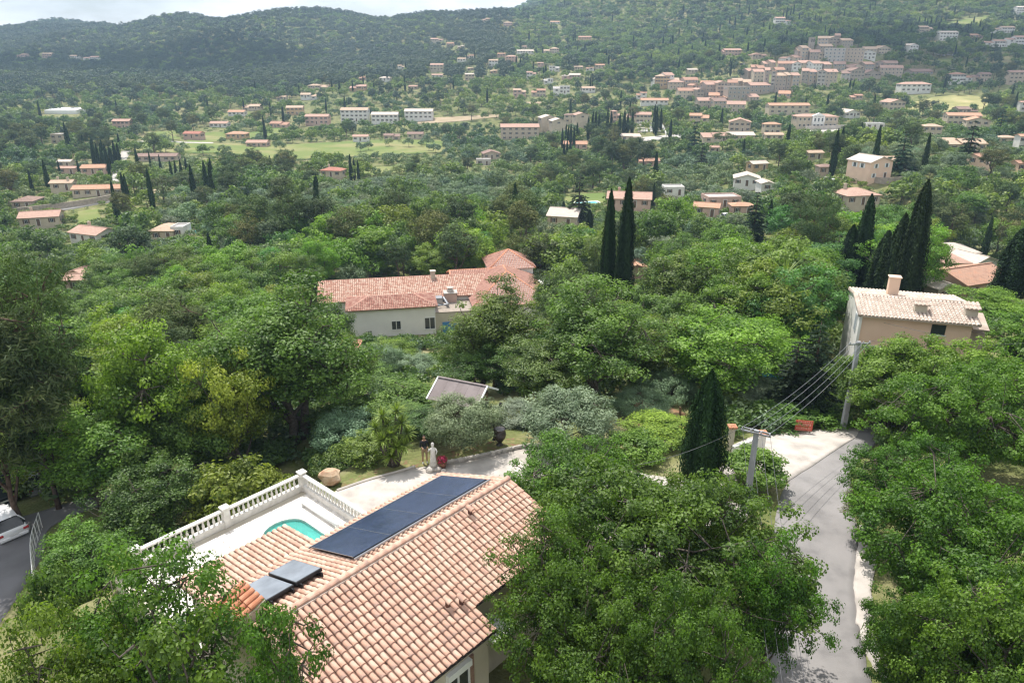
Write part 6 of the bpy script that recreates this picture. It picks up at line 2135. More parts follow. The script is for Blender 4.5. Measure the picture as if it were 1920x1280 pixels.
# hillside villas (second crop of the photograph)
for k, (a, b, c, d) in enumerate([(500, 565, 215, 238), (650, 690, 255, 275), (645, 695, 325, 350), (700, 740, 308, 328), (870, 915, 298, 322), (905, 955, 125, 150), (790, 830, 105, 125), (1010, 1035, 258, 275), (980, 1075, 280, 305), (1130, 1215, 268, 305), (1325, 1395, 205, 240),
        (1165, 1220, 120, 135), (820, 875, 335, 372), (915, 985, 312, 355), (1095, 1130, 350, 375), (1160, 1215, 372, 402), (1300, 1350, 370, 395), (1365, 1410, 375, 398), (1415, 1470, 360, 388), (830, 870, 392, 412), (1035, 1085, 402, 440), (1130, 1185, 442, 470), (1230, 1335, 412, 445),
        (960, 1030, 498, 550), (1060, 1140, 498, 540), (1185, 1275, 485, 535), (1340, 1420, 485, 520), (370, 425, 478, 500), (50, 140, 475, 510), (210, 275, 430, 460), (315, 350, 365, 390), (100, 140, 430, 450), (585, 630, 240, 262), (705, 740, 385, 395), (495, 570, 358, 405), (505, 565, 415, 435), (690, 745, 412, 450),
        (1745, 1880, 420, 495), (1650, 1705, 515, 555), (1670, 1825, 550, 590), (1880, 1905, 500, 545), (1505, 1560, 618, 690), (1590, 1730, 628, 690), (1560, 1670, 750, 785)]):
    wl = ['cream', 'white', 'pink', 'cream', 'white', 'ochre', 'white', 'pink', 'cream'][(k * 5) % 9]
    tl = ['pink', 'sand', 'terracotta', 'pale', 'pink', 'orange', 'sand'][(k * 3) % 7]
    if k in (15, 25):
        wl = 'white'
    hpx(640 + a / 2.977, 640 + b / 2.977, c / 2.977, d / 2.977, ['gable', 'hip', 'gable', 'gable'][k % 4] if k not in (25, 15, 21) else 'flat', [0, 8, -10, 4, -5][k % 5], wl, tl if k not in (25, 15, 21) else 'grey')
# right-hand slopes (third crop)
for k, (a, b, c, d, rf, yw, wl, tl, lb) in enumerate([
        (515, 600, 100, 150, 'gable', 0, 'white', 'pink', None), (230, 330, 275, 312, 'gable', 6, 'pink', 'pink', None), (390, 465, 300, 328, 'hip', 0, 'buff', 'pink', None), (25, 85, 385, 412, 'gable', 6, 'cream', 'pale', None), (5, 80, 435, 482, 'gable', 0, 'buff', 'terracotta', None),
        (1320, 1400, 148, 182, 'gable', 0, 'cream', 'sand', None), (1425, 1540, 178, 228, 'gable', 8, 'white', 'pale', None), (1605, 1675, 192, 218, 'gable', 0, 'pink', 'orange', None), (1735, 1850, 150, 186, 'gable', 0, 'white', 'sand', None), (1690, 1810, 225, 264, 'gable', -6, 'white', 'pink', None), (1815, 1915, 205, 264, 'gable', 0, 'white', 'pink', None),
        (1250, 1325, 248, 296, 'gable_front', 20, 'white', 'pale', None), (1860, 1915, 40, 84, 'gable', 0, 'white', 'pale', None), (1495, 1622, 408, 470, 'hip', 0, 'white', 'terracotta', None), (1625, 1715, 408, 462, 'gable', 0, 'buff', 'brown', None), (1815, 1915, 398, 472, 'gable', 0, 'buff', 'brown', None),
        (1215, 1380, 462, 526, 'hip', 0, 'white', 'pink', 'white villa with pink hip roof and arched terrace at the top of the yellow meadow'), (1875, 1915, 568, 632, 'gable', 0, 'white', 'pink', None), (1535, 1645, 598, 644, 'gable', 0, 'buff', 'brown', None),
        (1475, 1660, 632, 694, 'gable', -10, 'cream', 'orange', 'cream house with bright orange roof and white awning below the yellow meadow'), (1572, 1706, 660, 742, 'gable_front', -18, 'cream', 'orange', 'tall cream house with stepped orange roofs and a stone terrace'), (1330, 1442, 695, 770, 'hip', -12, 'cream', 'sand', 'cream house with sand hip roof and white columned porch behind a dark hedge'),
        (1872, 1915, 755, 842, 'gable', 0, 'white', 'orange', None), (1765, 1855, 765, 802, 'hip', 0, 'cream', 'sand', None), (1480, 1690, 785, 842, 'gable', 0, 'cream', 'sand', None), (1135, 1245, 560, 640, 'gable_front', 12, 'cream', 'pink', None), (935, 1000, 528, 572, 'gable', 0, 'buff', 'terracotta', None),
        (890, 1005, 615, 662, 'gable_front', 18, 'white', 'pale', None), (1020, 1122, 690, 728, 'flat', 0, 'white', 'grey', None), (480, 705, 578, 642, 'gable', 0, 'cream', 'orange', 'long building with bright orange roof above the clipped plane trees'),
        (455, 545, 685, 746, 'hip', 0, 'cream', 'orange', 'square cream house with orange hip roof below the plane trees'), (250, 380, 668, 744, 'gable_front', -14, 'buff', 'pink', 'brown gabled house below the round plane trees'), (30, 145, 635, 700, 'gable', -14, 'cream', 'orange', None), (115, 260, 742, 792, 'gable', 0, 'cream', 'pink', None), (255, 400, 738, 782, 'gable', 0, 'cream', 'pale', None),
        (460, 560, 744, 780, 'gable', 0, 'cream', 'sand', None), (150, 205, 820, 852, 'gable', 0, 'cream', 'pink', None), (375, 485, 900, 968, 'gable', 16, 'ochre', 'pale', 'ochre house with pale roof edge half hidden by round oaks'), (692, 786, 842, 902, 'gable', 8, 'cream', 'sand', 'cream cottage with pale roof behind the two wooden poles'), (760, 842, 918, 985, 'hip', 0, 'buff', 'brown', 'open shelter with brown roof above the parked van'),
        (275, 432, 978, 1068, 'gable_front', -14, 'white', 'pale', 'bright white gabled house with plain end wall'), (435, 506, 1015, 1082, 'gable_front', 0, 'white', 'pale', 'small white annex beside the bright white gabled house'), (45, 205, 1132, 1218, 'gable', -20, 'pink', 'orange', 'low house with weathered orange roof in front of the flat pink house'), (130, 330, 1095, 1180, 'flat', 6, 'pink', 'grey', 'flat roofed pink house with square chimney'), (275, 392, 1135, 1200, 'hip', 0, 'pink', 'orange', 'small pavilion with mottled orange hip roof beside the flat pink house'), (1875, 1915, 905, 958, 'gable', 0, 'peach', 'terracotta', None)]):
    hpx(1280 + a / 2.977, 1280 + b / 2.977, c / 2.977, d / 2.977, rf, yw, wl, tl, lb)
# the two storey house with orange back roof; the house under it
hpx(1612, 1683, 296, 340, 'gable_front', 24, 'peach', 'pale', 'two storey peach house with pale gable and blind windows among olives', win=(2, 2), sh='white')
hpx(1618, 1680, 294, 318, 'gable', 0, 'pink', 'sand', 'orange plastered rear wing rising behind the two storey peach house', depth=6)
hpx(1577, 1654, 352, 396, 'hip', 10, 'cream', 'pink', 'big cream house with broad pinkish hip roof above the dark firs', depth=9, chim=1)
hpx(1822, 1862, 289, 322, 'gable', 22, 'peach', 'terracotta', 'peach house with plain wall below the big olive grove')
# close cluster on the right
hpx(1750, 1832, 472, 494, 'hip', 0, 'buff', 'pale', 'low house with faded grey-pink hip roof and stone chimney below the lawn', depth=8, chim=1)
hpx(1806, 1884, 482, 513, 'gable_front', 24, 'white', 'pale', 'white house with wide gable wall and satellite dish', win=(2, 1))
hpx(1762, 1812, 500, 519, 'hip', 0, 'cream', 'pink', 'small pink hip roof rising from green hedges', depth=6)
hpx(1775, 1920, 528, 562, 'gable', 22, 'pink', 'terracotta', 'low house with salmon roof edge beyond the round green tree', depth=7)
hpx(1755, 1782, 560, 574, 'gable_front', 20, 'cream', 'pale', 'small sunlit gable peeping over the pale tiled roof')
hpx(126, 165, 508, 534, 'gable_front', -14, 'peach', 'pink', 'peach gable with blue shutters squeezed between dark oaks', sh='blue', win=(1, 1))
hpx(124, 168, 534, 548, 'gable', 6, 'pink', 'pink', 'low pink tiled lean-to under the peach gable', depth=4)
hpx(1176, 1210, 506, 526, 'gable_front', 0, 'pink', 'orange', 'small orange gable roof behind the twin tall cypresses', win=(0, 1))
hpx(1248, 1280, 574, 606, 'hip', 12, 'cream', 'red', 'low red tiled roof among bare trunks behind the great oak', depth=6, win=(1, 1))
hpx(624, 650, 670, 706, 'hip', 0, 'cream', 'red', 'small red tiled roof deep in the trees below the country house', depth=5, win=(1, 1))
hpx(1200, 1236, 300, 312, 'gable', 0, 'pink', 'terracotta', None)

# town hall with columned front
def town_hall():
    x0, x1, yt, yb = 1493, 1569, 214, 243
    P = on_ground((x0 + x1) / 2, yb)
    mpp = float(project(P)[2]) / F_PX
    w = (x1 - x0) * mpp
    d, h = 10.0, 7.4
    o = house(P, 0.0, w, d, h, 'hip', .22, 'cream', 'pink', 'symmetrical cream town hall with white pedimented columned front and tall windows', 'town_hall', 'town hall', win=(0, 0), over=.6)
    m = MB()
    m.box((0, -.6, h / 2 - 1), (7.2, 1.2, h + 2)); m.obj('porch', M_WALL_WHITE, o)
    m = MB(); m.add([(-3.9, -1.35, h + .3), (3.9, -1.35, h + .3), (0, -1.35, h + 2.1), (-3.9, .4, h + .3), (3.9, .4, h + .3), (0, .4, h + 2.1)], [(0, 1, 2), (5, 4, 3), (1, 4, 5, 2), (0, 2, 5, 3), (0, 3, 4, 1)]); m.obj('pediment', M_WALL_WHITE, o)
    for x in (-3.2, -1.1, 1.1, 3.2):
        c = MB(); c.smooth = True; c.tube([(x, -1.25, .2), (x, -1.25, h + .3)], [.3, .25], 8); c.obj('column', M_WALL_WHITE, o)
    for x in (-2.15, 0, 2.15):
        c = MB(); c.box((x, -1.22, 1.5), (1.1, .06, 2.9)); c.obj('door', M_DARK_GLASS, o)
        q = new_obj('window', WINM['white'], o, (x, -1.225, h - 1.8)); q.scale = (1.0, 1, 1.6)
    for s in (-1, 1):
        for k in range(3):
            for z in (h - 1.6, h - 5.0):
                q = new_obj('window', WINM[None], o, (s * (5.3 + k * (w / 2 - 6) / 2.4), -.002, z)); q.scale = (1.1, 1, 1.15)
    keep(x0, x1, yt, yb - 3, P)
    HOUSES[-1].update(px=1531, py=230, x0=x0, x1=x1)
town_hall()

# the hilltop village: x0, x1, top, base, kind, wall, tile
V = []
def A2(*q):      # crop at (1200, 60), 5.333 times enlarged
    for (a, b, c, d, rf, wl, tl) in q:
        V.append((1200 + a / 5.333, 1200 + b / 5.333, 60 + c / 5.333, 60 + d / 5.333, rf, wl, tl))
def A3(*q):      # crop at (1500, 60), 4.571 times
    for (a, b, c, d, rf, wl, tl) in q:
        V.append((1500 + a / 4.571, 1500 + b / 4.571, 60 + c / 4.571, 60 + d / 4.571, rf, wl, tl))
A3((130, 240, 50, 170, 'gable', 'buff', 'sand'), (235, 340, 45, 150, 'gable', 'stone', 'sand'), (288, 350, 30, 90, 'gable', 'stone', 'pink'), (330, 468, 62, 155, 'gable', 'stone', 'sand'), (205, 370, 150, 262, 'flat', 'grey', 'grey'), (372, 525, 150, 262, 'flat', 'grey', 'grey'),
   (0, 70, 135, 250, 'gable', 'buff', 'sand'), (75, 165, 165, 250, 'gable', 'stone', 'pink'), (155, 212, 180, 250, 'gable', 'cream', 'sand'), (165, 275, 110, 190, 'gable', 'stone', 'sand'), (530, 660, 132, 195, 'gable', 'cream', 'sand'), (655, 785, 124, 190, 'gable', 'cream', 'sand'), (535, 645, 165, 242, 'gable', 'white', 'grey'),
   (0, 95, 250, 335, 'gable', 'cream', 'orange'), (90, 195, 258, 355, 'gable', 'white', 'pink'), (188, 280, 268, 345, 'gable', 'stone', 'pink'), (278, 385, 262, 345, 'gable', 'stone', 'brown'), (395, 470, 290, 350, 'gable', 'buff', 'brown'), (440, 552, 280, 350, 'gable', 'buff', 'brown'), (548, 640, 265, 335, 'gable', 'stone', 'pink'), (630, 720, 255, 330, 'gable', 'stone', 'brown'), (705, 828, 250, 305, 'gable', 'stone', 'brown'),
   (690, 862, 292, 390, 'gable', 'buff', 'pink'), (0, 70, 330, 455, 'gable', 'buff', 'pink'), (65, 135, 335, 455, 'gable', 'grey', 'pink'), (130, 215, 335, 475, 'gable', 'grey', 'brown'), (212, 300, 330, 475, 'gable', 'grey', 'pink'), (342, 432, 345, 425, 'gable', 'grey', 'brown'), (420, 550, 315, 430, 'gable', 'grey', 'brown'), (550, 690, 330, 400, 'gable', 'stone', 'brown'), (950, 1145, 320, 375, 'gable', 'stone', 'brown'))
A2((1350, 1440, 425, 605, 'gable', 'buff', 'sand'), (1438, 1510, 430, 600, 'gable', 'grey', 'sand'), (1508, 1585, 428, 595, 'gable', 'buff', 'pink'), (1220, 1285, 385, 590, 'gable', 'buff', 'pink'), (1282, 1350, 400, 600, 'gable', 'grey', 'terracotta'), (1060, 1140, 385, 480, 'gable', 'buff', 'orange'), (1138, 1225, 385, 500, 'gable', 'cream', 'orange'),
   (1375, 1525, 298, 400, 'gable', 'stone', 'terracotta'), (1520, 1605, 305, 400, 'gable', 'white', 'pink'), (1100, 1180, 345, 410, 'gable', 'pink', 'terracotta'), (1175, 1250, 350, 410, 'gable', 'buff', 'orange'), (1235, 1300, 310, 370, 'gable', 'cream', 'pink'), (1295, 1370, 300, 370, 'gable', 'buff', 'orange'), (1440, 1530, 255, 310, 'gable', 'white', 'pink'), (1525, 1625, 245, 305, 'gable', 'cream', 'pink'), (1580, 1700, 175, 285, 'gable', 'stone', 'sand'),
   (1270, 1380, 360, 420, 'gable', 'buff', 'orange'), (1360, 1440, 365, 430, 'gable', 'stone', 'terracotta'), (1095, 1300, 510, 625, 'gable', 'stone', 'pink'), (930, 1060, 470, 545, 'gable', 'buff', 'sand'), (1020, 1110, 490, 560, 'gable', 'buff', 'sand'), (765, 865, 500, 660, 'gable', 'grey', 'pink'), (860, 965, 495, 640, 'gable', 'buff', 'terracotta'), (880, 1085, 555, 690, 'flat', 'stone', 'grey'),
   (640, 770, 510, 660, 'gable', 'buff', 'pink'), (595, 755, 492, 575, 'gable', 'buff', 'orange'), (440, 582, 458, 555, 'gable', 'buff', 'terracotta'), (395, 560, 565, 685, 'gable', 'cream', 'terracotta'), (556, 642, 570, 685, 'gable', 'stone', 'pink'), (515, 600, 525, 585, 'gable', 'pink', 'orange'), (590, 730, 660, 765, 'gable', 'buff', 'pink'), (728, 872, 665, 768, 'gable', 'buff', 'brown'), (865, 1045, 695, 805, 'gable', 'buff', 'pink'),
   (680, 795, 615, 685, 'gable', 'pink', 'orange'), (768, 872, 648, 705, 'gable', 'pink', 'orange'), (1075, 1205, 628, 690, 'gable', 'buff', 'orange'), (1375, 1505, 595, 660, 'gable', 'pink', 'orange'), (140, 240, 455, 560, 'gable', 'white', 'pale'), (235, 345, 420, 560, 'gable', 'white', 'pink'), (300, 425, 480, 580, 'hip', 'buff', 'pink'), (825, 940, 185, 245, 'gable', 'pink', 'pink'), (1120, 1262, 215, 262, 'hip', 'buff', 'pink'))
_bt = on_ground(1519, 100)
V.sort(key=lambda q: q[3])
for k, (x0, x1, yt, yb, rf, wl, tl) in enumerate(V):
    if yb > 112 and x1 - x0 < 50:
        x0, x1 = x0 - .08 * (x1 - x0), x1 + .08 * (x1 - x0)
    if tl == 'orange' and k % 3:
        tl = ('pink', 'terracotta')[k % 2]
    if rf == 'gable' and k % 4 == 1:
        rf = 'gable_front'
    wl = {'grey': ('grey', 'buff', 'stone')[k % 3], 'buff': ('buff', 'cream', 'stone', 'buff')[k % 4]}.get(wl, wl)
    hpx(x0, x1, yt, yb, rf, [-14, 6, 17, -19, 0, 12][k % 6], wl, tl, None, name='village_house', cat='village house', pitch=.36, depth=11.0, sh=[None, 'brown', None, 'grey'][k % 4])
# bell tower
bt = thing('bell_tower', 'square stone bell tower standing beside the castle on the village top', 'bell tower', tuple(_bt), .1)
m_ = MB(); m_.box((0, 0, 5), (4.2, 4.2, 16)); m_.obj('wall', M_W['stone'], bt)
for s in (-1, 1):
    m_ = MB(); m_.box((s * .95, -2.08, 10.6), (.95, .12, 2.4)); m_.obj('belfry_opening', M_BLACK, bt)
m_ = MB(); m_.box((0, 0, 13.1), (4.7, 4.7, .35)); m_.obj('cornice', M_W['buff'], bt)
keep(1512, 1526, 80, 100, _bt)
# round grey corner turret on the town wall
ivy = on_ground(1432, 176)

# white greenhouse, cemetery, stone walls, pools
gh = on_ground(118, 213)
mpp = float(project(gh)[2]) / F_PX
g_ = thing('greenhouse', 'long white greenhouse roof gleaming at the foot of the wooded hill', 'greenhouse', tuple(gh))
m_ = MB(); m_.box((0, 4, 1), (60 * mpp, 14, 3)); m_.obj('wall', M_WHITE_PAINT, g_)
for k in range(5):
    m_ = MB(); xx = -30 * mpp + 12 * mpp * (k + .5); m_.slab([(xx - 5.8 * mpp, -3, 2.6), (xx + 5.8 * mpp, -3, 2.6), (xx + 5.8 * mpp, 11, 3.9 + .15 * (k % 2)), (xx - 5.8 * mpp, 11, 3.9 + .15 * (k % 2))], .1); m_.obj('roof_panel', M_WHITE_PAINT, g_)
keep(88, 150, 203, 214, gh)
tm = [MB().rbox((0, 0, .45), (1.2, 2.2, .9), .05).mesh('tomb', M_STONE_WHITE), MB().rbox((0, 0, .4), (1.2, 2.2, .6), .04).box((0, .9, 1.1), (.9, .25, 1.4)).mesh('tomb', M_WALL_WHITE), MB().rbox((0, 0, .35), (1.3, 2.3, .7), .05).box((0, .8, 1.3), (.2, .2, 1.5)).box((0, .8, 1.6), (.8, .2, .2)).mesh('tomb', M_W['grey'])]
for r_i in range(5):
    n_in = 0
    for c_i in range(11):
        if rnd.random() < .12:
            continue
        P = on_ground(1194 + c_i * 4.6 + r_i * 1.2 + rnd.uniform(-.6, .6), 226 + r_i * 5.6 + rnd.uniform(-.5, .5))
        o = new_obj('tomb', tm[rnd.randrange(3)], None, tuple(P), rnd.uniform(-.08, .08))
        o.scale = [rnd.uniform(.9, 1.4)] * 3
        n_in += 1
        tag(o, 'white tomb, ' + ('1st', '2nd', '3rd', '4th', '5th', '6th', '7th', '8th', '9th', '10th', '11th')[n_in - 1] + ' from left in the ' + ('back', 'second', 'middle', 'fourth', 'front')[r_i] + ' row of the walled cemetery', 'tomb', 'tombs in the cemetery')
keep(1192, 1248, 220, 258, on_ground(1220, 254))
def wall_line(name, pts, h, t, mat, label, cat):
    Q = resample([on_ground(*p) for p in pts], 14)
    o = thing(name, label, cat, tuple(Q[0]))
    m = MB()
    L, R_ = [], []
    for i, p in enumerate(Q):
        d = Q[min(i + 1, 13)] - Q[max(i - 1, 0)]
        n = np.array([-d[1], d[0], 0]); n /= max(np.linalg.norm(n), 1e-6)
        a, b = p + n * t / 2 - Q[0], p - n * t / 2 - Q[0]
        L += [(a[0], a[1], a[2] - .6), (a[0], a[1], a[2] + h), (b[0], b[1], b[2] + h), (b[0], b[1], b[2] - .6)]
    m.add(L, [(i * 4 + j, i * 4 + (j + 1) % 4, (i + 1) * 4 + (j + 1) % 4, (i + 1) * 4 + j) for i in range(13) for j in range(4)] + [(3, 2, 1, 0), (52, 53, 54, 55)])
    m.obj('wall', mat, o)
    return o
wall_line('stone_wall', [(35, 402), (80, 397), (130, 391), (175, 384), (212, 377)], 2.2, .5, M_W['stone'], 'long brown stone wall along the lane below the farm', 'stone wall')
wall_line('cemetery_wall', [(1236, 227), (1242, 240), (1249, 256)], 1.8, .4, M_WALL_WHITE, 'white wall running down beside the cemetery tombs', 'wall')
wall_line('terrace_wall', [(1510, 245), (1570, 243), (1625, 240)], 2.5, .5, M_W['grey'], 'grey retaining wall of the square before the town hall', 'wall')
wall_line('terrace_wall', [(160, 258), (200, 253), (224, 247)], 1.0, 1.6, M_W['stone'], 'low dark boundary wall below the solitary pinkish house', 'wall')
wall_line('garden_fence', [(1622, 341), (1655, 345), (1690, 343)], 1.8, .2, M_W['stone'], 'brown garden fence below the two storey peach house', 'fence')
keep(35, 212, 380, 402, on_ground(120, 395))
M_BLUEPOOL = pm('pool_blue', (0.10, 0.42, 0.52), (0.14, 0.52, 0.60), scale=.5, rough=0.08, spec=.5)
def far_pool(px, py, w, d, yaw, label, col=None):
    P = on_ground(px, py)
    o = thing('swimming_pool', label, 'swimming pool', tuple(P), yaw)
    m_ = MB(); m_.box((0, 0, -.2), (w + 2.4, d + 2.4, .9)); m_.obj('surround', M_STONE_WHITE, o)
    m_ = MB(); m_.box((0, 0, .2), (w, d, .14)); m_.obj('water', M_BLUEPOOL, o)
    return P
p_ = far_pool(362, 436, 5.5, 4, .1, 'small blue swimming pool beside the low cream house in the oaks'); keep(346, 378, 428, 442, p_)
p_ = far_pool(1100, 382, 8, 4.5, .2, 'pale turquoise swimming pool on the mown lawn beside the pinkish villa'); keep(1056, 1132, 362, 390, p_)
p_ = far_pool(1432, 724, 7, 6, .4, 'turquoise swimming pool glimpsed through olive leaves above the forecourt'); keep(1395, 1465, 706, 738, p_)

# meadows, lanes
M_MEADOW = pm('meadow_green', (0.13, 0.18, 0.055), (0.25, 0.235, 0.11), c3=(0.175, 0.205, 0.07), scale=0.05, rough=0.95, spec=.05, detail=9)
M_MEADOW_DRY = pm('meadow_dry', (0.22, 0.22, 0.09), (0.42, 0.36, 0.19), c3=(0.31, 0.29, 0.13), scale=0.06, rough=0.95, spec=.05, detail=9)
M_SOIL = pm('bare_soil', (0.40, 0.32, 0.22), (0.30, 0.24, 0.155), scale=0.08, rough=0.95, spec=.05, detail=8)
M_LANE = pm('pale_lane', (0.50, 0.47, 0.43), (0.42, 0.39, 0.36), scale=0.3, rough=0.95, spec=.05)
FIELDS = []
def field(top, bot, mat, name='meadow'):
    sheet(name, g2(*top), g2(*bot), mat, 0.25, 40, 14, lip=.6)
    FIELDS.append([tuple(p) for p in top] + [tuple(p) for p in bot[::-1]])
field([(228, 270), (330, 267), (430, 270), (520, 272), (640, 266), (740, 262), (830, 264)], [(240, 282), (330, 288), (430, 289), (520, 300), (640, 296), (740, 291), (830, 286)], M_MEADOW)
field([(350, 256), (390, 249), (428, 248)], [(352, 268), (390, 268), (430, 262)], M_MEADOW); field([(277, 249), (335, 244)], [(270, 266), (338, 262)], M_MEADOW)
field([(462, 250), (527, 238)], [(462, 264), (530, 250)], M_MEADOW); field([(690, 318), (730, 311), (756, 308)], [(690, 330), (730, 326), (762, 320)], M_MEADOW); field([(640, 322), (700, 318)], [(640, 334), (700, 328)], M_MEADOW)
field([(790, 222), (860, 219), (940, 215)], [(780, 233), (860, 228), (935, 220)], M_SOIL, 'fallow_field'); field([(1056, 366), (1100, 364), (1134, 362)], [(1056, 386), (1100, 388), (1136, 384)], M_MEADOW, 'lawn')
field([(146, 398), (186, 392)], [(146, 420), (190, 420)], M_MEADOW, 'lawn'); field([(244, 404), (300, 402)], [(240, 426), (305, 424)], M_MEADOW, 'lawn'); field([(280, 357), (343, 352), (400, 356)], [(280, 366), (343, 364), (400, 366)], M_SOIL, 'fallow_field')
field([(1690, 200), (1750, 183), (1800, 179), (1850, 183)], [(1700, 206), (1750, 214), (1800, 213), (1853, 203)], M_MEADOW_DRY); field([(1723, 78), (1777, 75)], [(1723, 88), (1777, 86)], M_MEADOW_DRY); field([(1740, 112), (1790, 110)], [(1740, 123), (1790, 121)], M_MEADOW)
field([(1777, 42), (1850, 30)], [(1777, 58), (1850, 48)], M_MEADOW); field([(840, 150), (900, 148)], [(840, 154), (900, 152)], M_MEADOW_DRY); field([(985, 192), (1020, 191), (1045, 191)], [(985, 196), (1020, 195), (1045, 195)], M_SOIL, 'fallow_field')
field([(1810, 478), (1850, 474), (1880, 470)], [(1810, 486), (1850, 484), (1880, 482)], M_MEADOW, 'lawn')
field([(1075, 84), (1110, 86), (1150, 104)], [(1085, 98), (1120, 106), (1160, 116)], M_MEADOW_DRY, 'slope')
def lane(a, b):
    sheet('lane', g2(*a), g2(*b), M_LANE, 0.35, 40, 4, lip=.7)
    FIELDS.append([tuple(p) for p in a] + [tuple(p) for p in b[::-1]])
lane([(228, 284), (224, 296), (214, 315), (205, 340)], [(246, 284), (238, 298), (228, 318), (222, 340)])
lane([(205, 340), (190, 346)], [(222, 340), (240, 346)])
lane([(95, 394), (150, 384), (210, 374)], [(95, 399), (150, 390), (212, 379)])
lane([(255, 266), (300, 264), (345, 267), (400, 268)], [(255, 268), (300, 266), (345, 269), (400, 270)])
lane([(1545, 332), (1530, 350), (1500, 372), (1490, 392)], [(1556, 334), (1545, 352), (1520, 374), (1512, 394)])
lane([(1425, 372), (1440, 390), (1448, 410)], [(1446, 368), (1462, 388), (1470, 410)])
lane([(1500, 246), (1560, 244), (1620, 242)], [(1500, 252), (1560, 252), (1620, 250)])
lane([(1175, 262), (1210, 258), (1290, 252)], [(1175, 270), (1212, 266), (1292, 258)])
# ------------------------------------------------------------------ trees
def at_top(px, py, h):
    return top_at(px, py, h)
def T(K, i, name, px, py, h, w, tone, label, y=None, keepit=None, rot=None):
    """tree whose top shows at (px, py); y fixes its distance"""
    if y is None:
        P = top_at(px, py, h)
    else:
        P = at_depth(px, py, y)
        z = float(ground(P[0], P[1]))
        h = max(P[2] - z, 1.5)
        P[2] = z
    return plant(KN[K][i], name, tuple(P), h, w, tone, label, rot=rot)

# foreground oaks
FG1 = Kind('near_oak', near_oak(201, 8.4, 11.5, ncl=520, lpc=120, bare=.12), M_OAK)
FG2 = Kind('near_oak', near_oak(202, 8.6, 10.0, ncl=430, lpc=120, bare=.12), M_OAK)
FG3 = Kind('near_oak', near_oak(203, 9.0, 7.5, ncl=240, lpc=105, ls=.14, cr=.55, bare=.2, rough=.55, core=.75), M_OAK)
FG4 = Kind('near_oak', near_oak(204, 8.0, 3.6, ncl=80, lpc=70, ls=.13, cr=.42, bare=.3, rough=.5, core=.8), M_OAK)
kinds('fg', FG1, FG2, FG3, FG4)
def fg(i, px, py, y, w, tone, label, rot):
    P = at_depth(px, py, y)
    z = float(ground(P[0], P[1]))
    return plant(KN['fg'][i], 'oak_tree', (P[0], P[1], z), P[2] - z, w, tone, label, rot=rot)
fg(0, 1240, 880, 23.5, 11.4, 'rich green', 'great leafy oak spreading over the near road and the villa roof corner', 0.4)
fg(1, 1068, 842, 28.0, 7.8, 'leafy green', 'bright oak crown just beyond the villa gable, behind the great leafy oak', 2.0)
fg(1, 1330, 900, 25.0, 5.4, 'leafy green', 'smaller oak between the bright hedge and the great leafy oak', 4.4)
fg(0, 1865, 664, 36.0, 10.6, 'leafy green', 'broad sunlit oak filling the roadside below the orange house', 1.2)
fg(1, 1745, 825, 30.0, 6.4, 'rich green', 'dense oak leaning over the road edge opposite the forecourt', 5.2)
fg(0, 1885, 905, 23.0, 10.0, 'rich green', 'massive dark leaved oak over the concrete road shoulder', 2.7)
fg(1, 1930, 1080, 18.0, 6.5, 'leafy green', 'yellowish oak spray in the lower corner beyond the road', 0.9)
fg(1, 1752, 1120, 20.0, 4.2, 'rich green', 'low oak bush beside the concrete road shoulder', 3.3)
fg(0, 1128, 1075, 18.0, 7.0, 'rich green', 'low oak boughs in front of the villa wall under the great leafy oak', 2.9)
fg(2, 1470, 990, 20.5, 4.0, 'rich green', 'open oak sprays reaching out over the road surface', 3.5)
fg(2, 1050, 948, 21.0, 5.0, 'rich green', 'loose oak branches hanging over the far corner of the villa roof', 1.3)
fg(1, 1295, 1110, 17.0, 4.8, 'rich green', 'shaded lower oak boughs over the near road edge', 1.9)
fg(2, 240, 1012, 16.5, 6.4, 'rich green', 'open twiggy oak standing against the terrace end of the villa', 0.3)
fg(2, 75, 1120, 14.5, 5.0, 'leafy green', 'leafy oak below the parking railing at the lower corner', 2.1)
fg(3, 505, 1120, 14.6, 2.3, 'rich green', 'thin sapling crossing the near end of the villa roof', 1.0)
fg(3, 300, 1140, 13.4, 3.4, 'rich green', 'twiggy oak branches in front of the white villa wall', 4.0)

